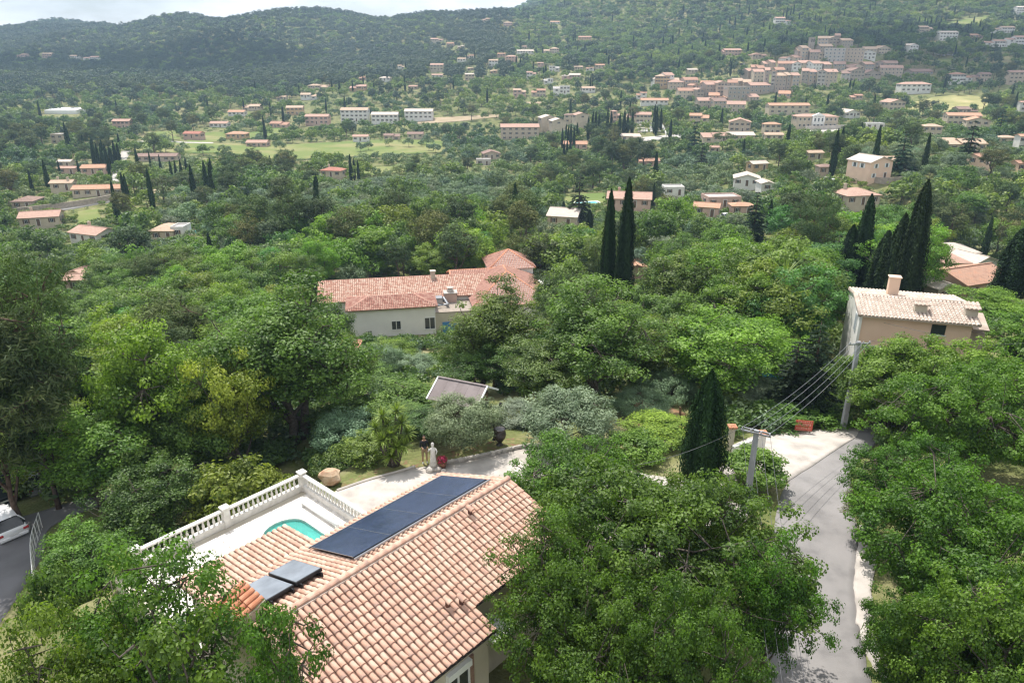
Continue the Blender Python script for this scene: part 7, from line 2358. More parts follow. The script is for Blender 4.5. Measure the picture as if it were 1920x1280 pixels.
# trees of the middle distance, placed one by one
mids = [
 ('oak_mid', 0, 'oak_tree', 255, 596, 12, 8.2, 'fresh green', 'tall light green oak with thin feathery crown left of the parking trees', 44),
 ('oak_mid', 1, 'oak_tree', 415, 655, 10, 5.6, 'yellow-green', 'yellowish maple like tree with reddish shoots above the blue car', 43),
 ('tall_mid', 0, 'oak_tree', 520, 528, 15, 10.2, 'mid green', 'tallest mid green oak with several stems in front of the red roofed house', 47),
 ('tall_mid', 1, 'oak_tree', 610, 590, 13, 6.6, 'deep green', 'dark tall oak beside the white annex wall', 52),
 ('oak_mid', 2, 'oak_tree', 330, 700, 10, 6, 'mid green', 'mid green oak between the yellowish tree and the feathery oak', 42),
 ('fir_mid', 1, 'fir_tree', 112, 590, 13, 5, 'bright green', 'light larch like conifer with visible leaning trunk', 48),
 ('pine_mid', 0, 'pine_tree', -38, 395, 20, 7.4, 'mid green', 'big shaggy olive toned pine at the edge of the frame over the oak wood', 40),
 ('pine_mid', 1, 'pine_tree', -90, 520, 17, 8.0, 'deep green', 'shaggy pine standing lower beside the big olive toned pine', 38),
 ('oak_mid', 3, 'oak_tree', 150, 760, 8, 8.0, 'bright green', 'bright green tree sheltering the dark parked car', 40),
 ('oak_mid', 0, 'oak_tree', 35, 740, 8, 7.0, 'fresh green', 'pale green tree beside the shaggy pine above the car park', 43),
 ('oak_mid', 2, 'oak_tree', 235, 770, 9, 6.5, 'mid green', 'green tree with red flowers below between car park and terrace', 41),
 ('oak_mid', 1, 'oak_tree', 265, 880, 6, 5.5, 'dark green', 'dark evergreen oak in the gully below the terrace wall', 36),
 ('shrub_mid', 0, 'shrub', 420, 868, 4, 5.4, 'olive green', 'grey green shrub leaning over the balustrade', 37),
 ('shrub_mid', 1, 'shrub', 500, 885, 3.4, 3.6, 'olive green', 'olive toned shrub behind the balustrade corner', 37.5),
 ('shrub_mid', 1, 'shrub', 240, 945, 3.6, 4.6, 'dark green', 'dark rounded shrub in the shade below the terrace', 34.5),
 ('oak_mid', 3, 'oak_tree', 130, 985, 4.2, 4.6, 'mid green', 'green bush with rusty tips beside the white railing', 30),
 ('shrub_mid', 0, 'shrub', 90, 1055, 2.5, 3.0, 'mid green', 'small green shrub at the foot of the railing', 27.5),
 ('olive_mid', 0, 'olive_tree', 648, 770, 5.4, 5.4, 'grey-green', 'grey olive tree left of the spiky yucca', 44),
 ('olive_mid', 1, 'olive_tree', 865, 745, 4.6, 4.6, 'silvery green', 'round silvery olive tree in front of the garden shed', 38.6),
 ('olive_mid', 2, 'olive_tree', 1066, 726, 5.0, 5.8, 'silvery green', 'big broad olive tree where the driveway bends', 38.5),
 ('olive_mid', 0, 'olive_tree', 972, 762, 4.0, 4.2, 'grey-green', 'grey olive tree behind the dark urn', 43.5),
 ('oak_mid', 2, 'oak_tree', 772, 770, 4.4, 4.6, 'mid green', 'round green bush behind the spiky yucca', 41.5),
 ('shrub_mid', 0, 'shrub', 680, 838, 2.4, 3.4, 'olive green', 'low brownish shrub by the boulder', 37.6),
 ('oak_mid', 1, 'oak_tree', 806, 790, 3.4, 3.4, 'dark green', 'dark bush right behind the person in black', 40.2),
 ('shrub_mid', 1, 'shrub', 615, 845, 3.0, 3.2, 'deep green', 'dark shrub behind the boulder', 41),
 ('oak_mid', 0, 'oak_tree', 735, 640, 8, 6.6, 'fresh green', 'bright light green tree before the white annex wall', 82),
 ('oak_mid', 3, 'oak_tree', 690, 690, 8, 5.5, 'mid green', 'mid green tree below the annex beside the bright tree', 60),
 ('olive_mid', 1, 'olive_tree', 770, 668, 6, 5.5, 'grey-green', 'greyish tree before the blue shutters', 74),
 ('oak_mid', 1, 'oak_tree', 740, 715, 7, 6.4, 'mid green', 'leafy tree overhanging the garden shed roof', 47.5),
 ('oak_mid', 2, 'oak_tree', 640, 740, 7, 5.6, 'deep green', 'shaded oak behind the grey olive', 48),
 ('tall_mid', 0, 'oak_tree', 935, 528, 14, 8.2, 'deep green', 'deep green oak in front of the red hipped wing', 57),
 ('oak_mid', 3, 'oak_tree', 870, 600, 10, 5, 'mid green', 'ivy clad tree beside the flat link roof', 62),
 ('tall_mid', 1, 'oak_tree', 905, 640, 10, 5.5, 'dark green', 'dark tree trunked with ivy behind the garden shed', 54),
 ('tall_mid', 1, 'oak_tree', 1115, 520, 14.5, 10.2, 'mid green', 'great round oak in the middle with dark trunk showing', 50),
 ('oak_mid', 0, 'oak_tree', 1010, 640, 8, 6.6, 'grey-green', 'greyish oak between the shed and the great round oak', 49),
 ('oak_mid', 1, 'oak_tree', 1210, 600, 10, 7.2, 'mid green', 'oak filling the side of the great round oak', 54),
 ('oak_mid', 2, 'oak_tree', 1100, 488, 11, 10, 'mid green', 'pale oak beyond the great round oak', 80),
 ('oak_mid', 3, 'oak_tree', 1290, 458, 12, 11.5, 'mid green', 'wide sunlit oak beyond the twin cypresses', 82),
 ('oak_mid', 0, 'oak_tree', 1400, 440, 13, 11.5, 'bright green', 'bright billowing oak in front of the dark firs', 80),
 ('oak_mid', 1, 'oak_tree', 1495, 500, 11, 8.5, 'fresh green', 'bright oak in front of the tall dark cypresses', 72),
 ('oak_mid', 2, 'oak_tree', 1250, 540, 9, 7.5, 'grey-green', 'greyish oak above the low red roof', 66),
 ('oak_mid', 1, 'oak_tree', 1345, 585, 10, 9.6, 'bright green', 'broad fresh oak above the turquoise garden pool', 52),
 ('oak_mid', 0, 'oak_tree', 1440, 600, 9, 7.6, 'fresh green', 'yellowish oak around the small palm', 55),
 ('fir_mid', 0, 'fir_tree', 1540, 608, 11, 4.6, 'deep green', 'dark spreading conifer beside the tall concrete pole', 47.5),
 ('fir_mid', 1, 'fir_tree', 1500, 640, 9, 4.2, 'dark green', 'smaller dark conifer above the red sign', 47.5),
 ('oak_mid', 3, 'oak_tree', 1640, 655, 7.5, 5.5, 'mid green', 'dense tree behind the tall concrete pole', 45.5),
 ('oak_mid', 2, 'oak_tree', 1690, 645, 7.5, 6.4, 'bright green', 'leafy tree hiding the foot of the orange house', 43.5),
 ('oak_mid', 0, 'oak_tree', 1712, 634, 7, 5.6, 'bright green', 'leafy tree against the peach wall of the orange house', 45.0),
 ('oak_mid', 3, 'oak_tree', 1805, 622, 7, 6.0, 'fresh green', 'leafy tree against the far end of the peach wall', 42.5),
 ('olive_mid', 2, 'olive_tree', 1430, 716, 5, 6.5, 'grey-green', 'grey olive beside the turquoise garden pool', 51),
 ('olive_mid', 0, 'olive_tree', 1380, 742, 4, 4.5, 'grey-green', 'grey olive behind the gate pillar', 49),
 ('olive_mid', 1, 'olive_tree', 1262, 700, 4.6, 4.6, 'grey-green', 'grey olive above the red earth patch', 51),
 ('olive_mid', 1, 'olive_tree', 1200, 765, 3.4, 4.6, 'grey-green', 'low grey bush in the shade of the great round oak', 47),
 ('oak_mid', 2, 'oak_tree', 1245, 815, 3.2, 5.2, 'yellow-green', 'rounded yellow green hedge bush by the red earth patch', 41),
 ('shrub_mid', 0, 'shrub', 1185, 850, 2.2, 4.0, 'bright green', 'bright low shrub along the hidden driveway', 38.5),
 ('shrub_mid', 1, 'shrub', 1412, 842, 3.2, 4.4, 'bright green', 'rounded bright green hedge around the near concrete pole', 35.5),
 ('shrub_mid', 0, 'shrub', 1528, 770, 3.4, 5.0, 'mid green', 'hedge shrub beside the red sign', 46.5),
 ('shrub_mid', 1, 'shrub', 1470, 775, 3.4, 5.0, 'deep green', 'dark hedge shrub behind the red sign', 45.5),
 ('oak_mid', 0, 'oak_tree', 1868, 545, 7.5, 9.0, 'fresh green', 'round bushy light tree beside the pale tiled roof', 76),
 ('oak_mid', 3, 'oak_tree', 1960, 590, 8, 8, 'bright green', 'bushy tree beyond the end of the pale tiled roof', 56),
 ('pine_mid', 1, 'pine_tree', 1655, 900, 9, 3.2, 'olive green', 'drooping olive toned conifer at the road edge', 31),
 ('oak_mid', 1, 'oak_tree', 880, 425, 13, 12, 'yellow-green', 'bright yellow green tree beyond the pyramid roof', 136),
 ('oak_mid', 2, 'oak_tree', 815, 455, 11, 9, 'fresh green', 'light green tree beyond the long tiled wing', 134),
 ('oak_mid', 0, 'oak_tree', 1010, 440, 12, 10, 'mid green', 'oak beyond the pyramid roof beside a lamp pole', 138),
]
for (K, i, nm, px, py, h, w, tone, lb, y) in mids:
    T(K, i, nm, px, py, h, w, tone, lb, y)
# cypresses and firs placed by hand
for (K, i, nm, px, py, base, w, tone, lb, y) in [
 ('cypress_near', 0, 'cypress_tree', 1336, 692, 0, 2.5, 'deep green', 'dark stout cypress standing in front by the gate pillar', 33.8),
 ('cypress_mid', 0, 'cypress_tree', 1181, 330, 0, 2.5, 'deep green', 'taller of the twin dark cypresses rising over the great round oak', 86),
 ('cypress_mid', 1, 'cypress_tree', 1147, 352, 0, 2.2, 'deep green', 'shorter of the twin dark cypresses rising over the great round oak', 88),
 ('cypress_mid', 1, 'cypress_tree', 1742, 335, 0, 3.2, 'deep green', 'tallest cypress of the dark group behind the orange house', 84),
 ('cypress_mid', 0, 'cypress_tree', 1700, 398, 0, 3.2, 'mid green', 'cypress tucked against the tallest one behind the orange house', 86),
 ('cypress_mid', 0, 'cypress_tree', 1668, 430, 0, 3.4, 'mid green', 'broad cypress above the orange chimney', 88),
 ('cypress_mid', 1, 'cypress_tree', 1636, 362, 0, 3.0, 'deep green', 'slim dark cypress beside the feathery pine', 98),
 ('cypress_mid', 0, 'cypress_tree', 1602, 420, 0, 3.4, 'dark green', 'dark cypress of the shady group above the bright oak', 97),
 ('fir_mid', 0, 'fir_tree', 1422, 360, 0, 5.6, 'dark green', 'dark pointed fir before the flat pink house', 150),
 ('fir_mid', 1, 'fir_tree', 1478, 382, 0, 4.0, 'dark green', 'smaller dark fir beside the pointed fir', 150),
 ('pine_mid', 0, 'pine_tree', 1535, 350, 0, 8.0, 'deep green', 'feathery dark pine right of the dark firs', 118),
 ('fir_mid', 1, 'fir_tree', 1575, 440, 0, 6.0, 'dark green', 'shady conifer between the feathery pine and the cypress group', 100),
 ('cypress_mid', 1, 'cypress_tree', 1920, 428, 0, 4.2, 'deep green', 'dark cypress cut by the frame beside the white gabled cluster', 88),
 ('cypress_mid', 0, 'cypress_tree', 1106, 392, 0, 2.2, 'dark green', 'small dark cypress beside the pale gabled house', 175),
 ('cypress_mid', 0, 'cypress_tree', 1057, 376, 0, 1.4, 'mid green', 'thin young cypress behind the pale gabled house', 225)]:
    T(K, i, nm, px, py, 0, w, tone, lb, y)

KEEP += [(1568, 1612, 636, 800, 41.0), (1585, 1765, 350, 548, 99.0), (240, 830, 266, 283, 430), (690, 758, 311, 324, 330), (640, 700, 321, 330, 320), (350, 430, 251, 265, 480), (785, 935, 219, 229, 560), (1695, 1850, 184, 206, 540), (1400, 1440, 365, 425, 145), (1130, 1195, 330, 500, 84), (990, 1240, 540, 700, 47)]
# ---- trees of the valley: scattered on the terrain, kept clear of what the photograph shows
def in_poly(px, py, poly):
    c = False
    n = len(poly)
    for k in range(n):
        x1, y1 = poly[k]
        x2, y2 = poly[(k + 1) % n]
        if (y1 > py) != (y2 > py) and px < (x2 - x1) * (py - y1) / (y2 - y1) + x1:
            c = not c
    return c
NEAR_CLEAR = [  # ground of the foreground that stays open (photo pixels)
    [(560, 860), (640, 905), (770, 860), (830, 850), (1000, 815), (1120, 850), (1300, 870), (1380, 820), (1560, 785), (1660, 790), (1640, 1300), (1420, 1300), (1300, 950), (1100, 900), (1000, 1000), (300, 1300), (200, 1100), (280, 1010)],
    [(-60, 930), (90, 950), (250, 900), (440, 820), (460, 850), (100, 1010), (60, 1150), (-60, 1180)],
    [(1185, 735), (1260, 740), (1320, 800), (1290, 845), (1185, 830)], [(930, 745), (1330, 745), (1330, 850), (930, 840)], [(790, 715), (940, 715), (940, 840), (790, 840)]]
OLIVE_Z = [[(250, 290), (350, 300), (400, 345), (230, 345)], [(300, 372), (560, 385), (640, 360), (1010, 330), (1010, 420), (700, 440), (560, 450), (300, 445)], [(650, 290), (1010, 280), (1010, 330), (650, 345)], [(1590, 285), (1920, 270), (1920, 350), (1700, 360), (1590, 350)], [(1180, 310), (1400, 300), (1400, 400), (1240, 400)], [(650, 262), (830, 262), (830, 292), (650, 300)]]
PINE_Z = [[(1090, 250), (1240, 250), (1240, 320), (1090, 320)], [(440, 300), (560, 300), (560, 345), (440, 345)], [(0, 270), (220, 260), (220, 300), (0, 300)], [(1300, 255), (1420, 255), (1420, 300), (1300, 300)]]
rng = np.random.RandomState(11)
def smooth_noise(x, y, s, seed):
    r = np.random.RandomState(seed)
    out = 0
    for k in range(5):
        a = r.uniform(0, 6.28)
        f = s * (0.6 + 0.5 * k)
        out = out + np.sin((x * math.cos(a) + y * math.sin(a)) * f + r.uniform(0, 6.28)) / (1 + 0.35 * k)
    return out / 2.2
cand = []
y = 44.0
while y < 2060:
    s = 5.0 if y < 120 else (5.4 + (y - 120) * 0.0075 if y < 700 else 7.9 + (y - 700) * 0.0042)
    halfw = 0.80 * (y + 12)
    n = int(2 * halfw / s)
    xs = (np.arange(n) + 0.5) / n * 2 * halfw - halfw + rng.uniform(-.42, .42, n) * s
    yy = y + rng.uniform(-.42, .42, n) * s
    cand.append(np.stack([xs, yy, np.full(n, s)], -1))
    y += s
cand = np.concatenate(cand)
zc = ground(cand[:, 0], cand[:, 1])
PXc, PYc, DEPc = project(np.stack([cand[:, 0], cand[:, 1], zc], -1))
nz1 = smooth_noise(cand[:, 0], cand[:, 1], 0.035, 3)
nz2 = smooth_noise(cand[:, 0], cand[:, 1], 0.012, 4)
KB = [(a, b, c, d, e) for (a, b, c, d, e) in KEEP]
mid_xy = np.array([(t['x'], t['y']) for t in TREES])
house_xy = [(h['o'].location.x, h['o'].location.y, h['w']) for h in HOUSES] + [(cA[0] + dx, cA[1] + dy, 16) for dx in (6, 18, 30, 38) for dy in (-4, 4)] + [(E1[0] + 4, E1[1] + 1, 9)]
HX = np.array(house_xy)
picked = []
for i in range(len(cand)):
    px, py, dep = PXc[i], PYc[i], DEPc[i]
    if px < -160 or px > 2080 or py > 1000 or py < -70:
        continue
    x, yv, s = cand[i]
    d2 = np.hypot(HX[:, 0] - x, HX[:, 1] - yv)
    if (d2 < HX[:, 2] * 0.55 + 2.5).any():
        continue
    far = yv > 700
    if yv < 110:
        if any(in_poly(px, py, P) for P in NEAR_CLEAR):
            continue
        if (np.hypot(mid_xy[:, 0] - x, mid_xy[:, 1] - yv) < 3.4).any():
            continue
    u = rng.rand()
    if not far or 1150 < px:
        if any(in_poly(px, py, P) for P in FIELDS):
            if not (640 < px < 830 and 262 < py < 292 and u < .32) and not (250 < px < 600 and 268 < py < 300 and u < .16):
                continue
    # which kind
    if yv < 130:
        kind = 'oak' if u < .86 else ('olive' if u < .95 else 'pine')
    elif not far:
        if any(in_poly(px, py, P) for P in OLIVE_Z):
            kind = 'olive' if u < .90 else ('oak' if u < .97 else ('pine' if u < .993 else 'cypress'))
        elif any(in_poly(px, py, P) for P in PINE_Z):
            kind = 'pine' if u < .6 else ('oak' if u < .92 else 'cypress')
        else:
            q = nz1[i] * .5
            kind = 'olive' if u < .26 + .30 * q else ('oak' if u < .80 else ('pine' if u < .988 else 'cypress'))
            if 1100 < px and py < 300:
                kind = 'oak' if u < .62 else ('olive' if u < .78 else ('pine' if u < .965 else 'cypress'))
        if rng.rand() < .07 + .16 * (nz2[i] > .25):
            continue
    else:
        if px < 960 and py < 150 + .06 * (900 - px):
            kind = 'pine' if u < .72 + .2 * nz2[i] else 'oak'
        else:
            kind = 'oak' if u < .70 else ('pine' if u < .90 else ('olive' if u < .955 else 'cypress'))
            if rng.rand() < .06:
                continue
    sc = rng.uniform(.78, 1.25)
    if kind == 'oak':
        h, w = 7.4 * sc, 7.8 * sc * rng.uniform(.88, 1.15)
        if yv < 130: h *= 1.35; w *= 1.08
        if 420 < py < 560 and yv < 200: h *= 1.1; w *= 1.05
    elif kind == 'olive':
        h, w = 5.2 * sc, 6.0 * sc
    elif kind == 'pine':
        h, w = 10.5 * sc, 7.0 * sc
    else:
        h, w = 11.5 * sc, 2.0 * sc
    if yv > 700:
        k = 1 + (yv - 700) * 0.00038
        w *= k * 1.16; h *= (1 + (yv - 700) * .0001) * (.92 if kind == 'pine' else 1)
    # does it hide something the photograph shows?
    hp = h * F_PX / dep
    wp = w * F_PX / dep * .5
    top = py - hp * 0.97
    dist = math.hypot(x, yv)
    bad = False
    for (a, b, c, d, e) in KB:
        if dist < e + 3 and px + wp * .8 > a and px - wp * .8 < b and top < d and py > c:
            bad = True
            break
    if bad:
        # a low bush may still stand there
        if yv > 130 and rng.rand() < .75:
            h, w = 1.7 * sc, 3.0 * sc
            kind = 'olive' if rng.rand() < .4 else 'oak'
            hp = h * F_PX / dep; wp = w * F_PX / dep * .5; top = py - hp
            if any(dist < e + 3 and px + wp * .8 > a and px - wp * .8 < b and top < d and py > c for (a, b, c, d, e) in KB):
                continue
        else:
            continue
    picked.append((x, yv, float(zc[i]), kind, h, w, px, py - hp * .6, w * F_PX / dep, dep))

# cypress rows seen in the photograph (tip x, tip y, height m)
for (px, py, h) in [(1055, 240, 12), (1062, 232, 13), (1066, 236, 13), (1071, 234, 14), (1077, 238, 13), (1083, 230, 14), (1064, 262, 12), (1070, 258, 12), (1058, 265, 12), (1104, 218, 15), (1112, 212, 16), (1118, 208, 16), (1124, 214, 15), (1140, 206, 17), (1147, 208, 16), (1163, 212, 16), (1172, 205, 17), (1178, 210, 15), (1187, 208, 15),
                    (1229, 196, 17), (1233, 200, 17), (1562, 132, 13), (1568, 136, 12), (1596, 147, 13), (1602, 150, 12), (1573, 240, 16), (1583, 236, 14), (1652, 234, 15), (1690, 228, 10), (1483, 240, 8), (1470, 20, 16), (1477, 12, 17), (1484, 14, 16), (1490, 8, 18), (1500, 24, 14), (1510, 28, 13), (1517, 26, 14), (1530, 26, 14), (1541, 28, 14), (1548, 48, 12), (1444, 44, 12), (1450, 46, 12),
                    (1350, 105, 10), (1356, 104, 10), (1370, 108, 10), (1745, 250, 13), (1817, 45, 14), (1822, 40, 14), (1840, 36, 15), (1768, 50, 13), (170, 272, 13), (178, 268, 14), (186, 268, 14), (194, 270, 14), (202, 272, 13), (210, 262, 15), (218, 268, 14), (206, 276, 12), (118, 228, 15), (124, 240, 12), (252, 275, 13), (278, 284, 9), (297, 290, 9), (274, 315, 14), (231, 326, 11), (207, 338, 13), (317, 300, 10), (326, 300, 10), (336, 298, 11), (346, 294, 10), (380, 300, 14), (390, 304, 14), (143, 298, 9), (107, 300, 8), (200, 300, 10), (52, 318, 10), (655, 288, 12), (662, 296, 10), (670, 300, 10), (492, 216, 14), (505, 190, 12), (455, 185, 10), (610, 185, 12), (560, 160, 10),
                    (725, 130, 12), (738, 118, 13), (770, 108, 14), (760, 115, 14), (875, 95, 12), (890, 92, 14), (1000, 115, 13), (968, 105, 14), (976, 108, 13), (1018, 88, 13), (1075, 65, 14), (1108, 140, 12), (1112, 138, 12), (660, 150, 11), (680, 140, 11), (700, 150, 11), (758, 140, 12), (850, 150, 12), (905, 62, 12), (1165, 170, 12), (1448, 372, 8), (1268, 205, 10), (1232, 282, 16)]:
    P = top_at(px, py, h, 130, 1400)
    _, _, dep = project(P)
    if math.hypot(P[0], P[1]) < 1300:
        picked.append((P[0], P[1], float(P[2]), 'cypress', h, h * .155, px, py, h * .155 * F_PX / float(dep) * 3, float(dep)))
for (px, py, h, w, k) in [(1122, 252, 15, 9, 'pine'), (1150, 262, 16, 9, 'pine'), (1185, 258, 16, 9, 'pine'), (1210, 262, 16, 10, 'pine'), (1170, 270, 14, 8, 'pine'), (738, 330, 15, 8, 'pine'), (540, 338, 15, 8, 'pine'), (520, 400, 9, 6, 'pine'), (470, 270, 13, 8, 'pine'), (535, 268, 15, 9, 'pine'), (430, 380, 9, 5, 'pine'), (1088, 330, 13, 8, 'fir'), (1306, 228, 18, 9, 'fir'), (1318, 268, 13, 7, 'fir'), (1870, 265, 12, 10, 'pine'), (1885, 200, 15, 8, 'fir'), (1830, 225, 14, 8, 'fir'),
                          (350, 320, 9, 12, 'umbrella'), (300, 330, 9, 11, 'umbrella'), (1358, 248, 9, 13, 'umbrella'), (1255, 256, 10, 12, 'umbrella'), (1700, 250, 12, 9, 'fir'), (225, 358, 11, 6, 'pine')]:
    P = top_at(px, py, h, 130, 900)
    _, _, dep = project(P)
    picked.append((P[0], P[1], float(P[2]), k, h, w, px, py, w * F_PX / float(dep) * 3, float(dep)))

by = {}
for t in picked:
    by.setdefault(t[3], []).append(t)
TONE_OF = {'oak': ['mid green', 'mid green', 'deep green', 'dark green', 'bright green', 'fresh green', 'grey-green', 'blue-green', 'olive green'],
           'olive': ['silvery green', 'grey-green', 'silvery green', 'grey-green', 'deep green'], 'pine': ['mid green', 'deep green', 'olive green', 'dark green'],
           'cypress': ['deep green', 'dark green', 'mid green'], 'fir': ['blue-green', 'dark green'], 'umbrella': ['mid green', 'deep green']}
NAME_OF = {'oak': 'oak_tree', 'olive': 'olive_tree', 'pine': 'pine_tree', 'cypress': 'cypress_tree', 'fir': 'fir_tree', 'umbrella': 'umbrella_pine'}
rest = {}
used_already = {}
for t in TREES:
    used_already[t['name']] = used_already.get(t['name'], 0) + 1
for kind, L in by.items():
    L.sort(key=lambda t: -t[8] if -10 < t[6] < 1930 else 0)
    nmax = 296 - used_already.get(NAME_OF[kind], 0)
    for j, t in enumerate(L):
        x, yv, z, k, h, w, px, py, wp, dep = t
        if j < nmax and yv < 900 and -60 < px < 1980:
            tone = rnd.choice(TONE_OF[k])
            if yv < 130 and k in ('oak', 'olive', 'pine'):
                K = rnd.choice(KN[k + '_mid'])
                plant(K, NAME_OF[k], (x, yv, z), h, w, tone, None, {'oak': 'oaks of the wooded slope', 'olive': 'olive trees of the slope', 'pine': 'pines of the slope'}[k])
            else:
                K = rnd.choice(KN[k + '_far'])
                plant(K, NAME_OF[k], (x, yv, z), h, w, tone, None, {'oak': 'oaks of the valley', 'olive': 'olive trees of the valley', 'pine': 'pines of the valley', 'cypress': 'cypresses of the valley', 'fir': 'firs of the valley', 'umbrella': 'umbrella pines of the valley'}[k], split=False)
        else:
            rest.setdefault(k, []).append(t)

# ---- the remaining trees: one object per kind, trees set on its points by geometry nodes
def scatter_object(name, pts, kindset, seed, kref=None):
    """pts: list of (x, y, z, h, w)"""
    A = np.array(pts, float)
    me = bpy.data.meshes.new(name)
    me.vertices.add(len(A))
    me.vertices.foreach_set('co', np.ascontiguousarray(A[:, :3], np.float32).ravel())
    rs = np.random.RandomState(seed)
    var = rs.randint(0, len(kindset), len(A))
    kh = np.array([K.h for K in kindset])[var]
    kw = np.array([K.w for K in kindset])[var]
    a = me.attributes.new('size', 'FLOAT_VECTOR', 'POINT')
    a.data.foreach_set('vector', np.ascontiguousarray(np.stack([A[:, 4] / kw, A[:, 4] / kw, A[:, 3] / kh], -1), np.float32).ravel())
    a = me.attributes.new('turn', 'FLOAT_VECTOR', 'POINT')
    a.data.foreach_set('vector', np.ascontiguousarray(np.stack([np.zeros(len(A)), np.zeros(len(A)), rs.uniform(0, 6.28, len(A))], -1), np.float32).ravel())
    a = me.attributes.new('shape', 'INT', 'POINT')
    a.data.foreach_set('value', var.astype(np.int32))
    o = new_obj(name, me)
    o['kind'] = 'stuff'
    ng = bpy.data.node_groups.new(name, 'GeometryNodeTree')
    ng.interface.new_socket('Geometry', in_out='INPUT', socket_type='NodeSocketGeometry')
    ng.interface.new_socket('Geometry', in_out='OUTPUT', socket_type='NodeSocketGeometry')
    N, L = ng.nodes, ng.links
    gi, go = N.new('NodeGroupInput'), N.new('NodeGroupOutput')
    jn = N.new('GeometryNodeJoinGeometry')
    def attr(nm, ty):
        n = N.new('GeometryNodeInputNamedAttribute'); n.data_type = ty; n.inputs['Name'].default_value = nm
        return n.outputs['Attribute']
    sz, tn, sh = attr('size', 'FLOAT_VECTOR'), attr('turn', 'FLOAT_VECTOR'), attr('shape', 'INT')
    for k, K in enumerate(kindset):
        src = bpy.data.objects.get(K.one.name + '_shape') or bpy.data.objects.new(K.one.name + '_shape', K.one)
        oi = N.new('GeometryNodeObjectInfo'); oi.inputs['Object'].default_value = src
        oi.inputs['As Instance'].default_value = True
        cmp_ = N.new('FunctionNodeCompare'); cmp_.data_type = 'INT'; cmp_.operation = 'EQUAL'
        L.new(sh, [i for i in cmp_.inputs if i.type == 'INT'][0]); [i for i in cmp_.inputs if i.type == 'INT'][1].default_value = k
        ip = N.new('GeometryNodeInstanceOnPoints')
        L.new(gi.outputs[0], ip.inputs['Points']); L.new(oi.outputs['Geometry'], ip.inputs['Instance']); L.new(cmp_.outputs[0], ip.inputs['Selection'])
        er = N.new('FunctionNodeEulerToRotation'); L.new(tn, er.inputs[0]); L.new(er.outputs[0], ip.inputs['Rotation'])
        L.new(sz, ip.inputs['Scale'])
        L.new(ip.outputs[0], jn.inputs[0])
    L.new(jn.outputs[0], go.inputs[0])
    md = o.modifiers.new('trees', 'NODES')
    md.node_group = ng
    return o
KS = {'oak': 'wood_oak', 'olive': 'wood_olive', 'pine': 'wood_pine', 'cypress': 'wood_cypress'}
NM = {'oak': 'oak_wood', 'olive': 'olive_groves', 'pine': 'pine_forest', 'cypress': 'hill_cypresses'}
FINE = {'oak': 'oak_far', 'olive': 'olive_far', 'pine': 'pine_far', 'cypress': 'cypress_far'}
for kind, L in rest.items():
    scatter_object(NM.get(kind, 'conifers'), [(t[0], t[1], t[2], t[4], t[5]) for t in L], KN[KS.get(kind, 'wood_pine')], 5)
# bushes and rough growth filling the ground between the trees
bush = Kind('bush', gen_crown_tree(300, 1.4, 1.9, bare=0.0, ncl=16, lpc=16, ls=.34, lw=.6, cr=.42, limbs=1, twig=0, rough=.3, core=.4, bottom=-.2), M_OAK_FAR, joined=True)
bush2 = Kind('bush', gen_crown_tree(301, 1.2, 2.1, bare=0.0, ncl=14, lpc=16, ls=.32, lw=.5, cr=.42, limbs=1, twig=0, rough=.3, core=.4, bottom=-.2), M_OLIVE_FAR, joined=True)
pts = []
n = 26000
lr = rng.uniform(math.log(40 + 20), math.log(520 + 20), n)
yy = np.exp(lr) - 20
xx = rng.uniform(-.82, .82, n) * (yy + 12)
zz_ = ground(xx, yy)
bx, by_, bd = project(np.stack([xx, yy, zz_], -1))
for i in range(n):
    if yy[i] < 120 and any(in_poly(bx[i], by_[i], P) for P in NEAR_CLEAR):
        continue
    if by_[i] > 960 or (yy[i] > 120 and any(in_poly(bx[i], by_[i], P) for P in FIELDS)):
        continue
    if (np.hypot(HX[:, 0] - xx[i], HX[:, 1] - yy[i]) < HX[:, 2] * .52 + .8).any():
        continue
    if yy[i] < 95 and rng.rand() < .72:
        continue
    s = rng.uniform(.6, 1.5) * (1 if yy[i] < 150 else 1.25)
    pts.append((xx[i], yy[i], zz_[i] - .05, 1.2 * s, 1.9 * s))
scatter_object('undergrowth', pts, (bush, bush, bush2), 8)
# yellow broom on the slope
broom = Kind('broom', gen_crown_tree(302, 1.5, 2.2, bare=0.0, ncl=14, lpc=16, ls=.5, lw=.6, cr=.5, limbs=1, twig=0, rough=.3, core=.4, bottom=-.2), M_BROOM, joined=True)
pts = []
for i in range(420):
    a, b = rng.rand(), rng.rand()
    px = 1072 + 90 * a
    py = 82 + 22 * a + (b - .5) * (14 if a > .2 else 9)
    P = on_ground(px, py)
    pts.append((P[0], P[1], P[2], rng.uniform(1.4, 2.8), rng.uniform(2, 4.5)))
for i in range(90):
    P = on_ground(rng.uniform(1500, 1640), rng.uniform(2, 28))
    pts.append((P[0], P[1], P[2], rng.uniform(1.4, 3), rng.uniform(2, 5)))
for i in range(40):
    P = on_ground(rng.uniform(925, 965), rng.uniform(46, 56))
    pts.append((P[0], P[1], P[2], rng.uniform(1.4, 3), rng.uniform(2, 5)))
scatter_object('broom_shrubs', pts, (broom,), 9)
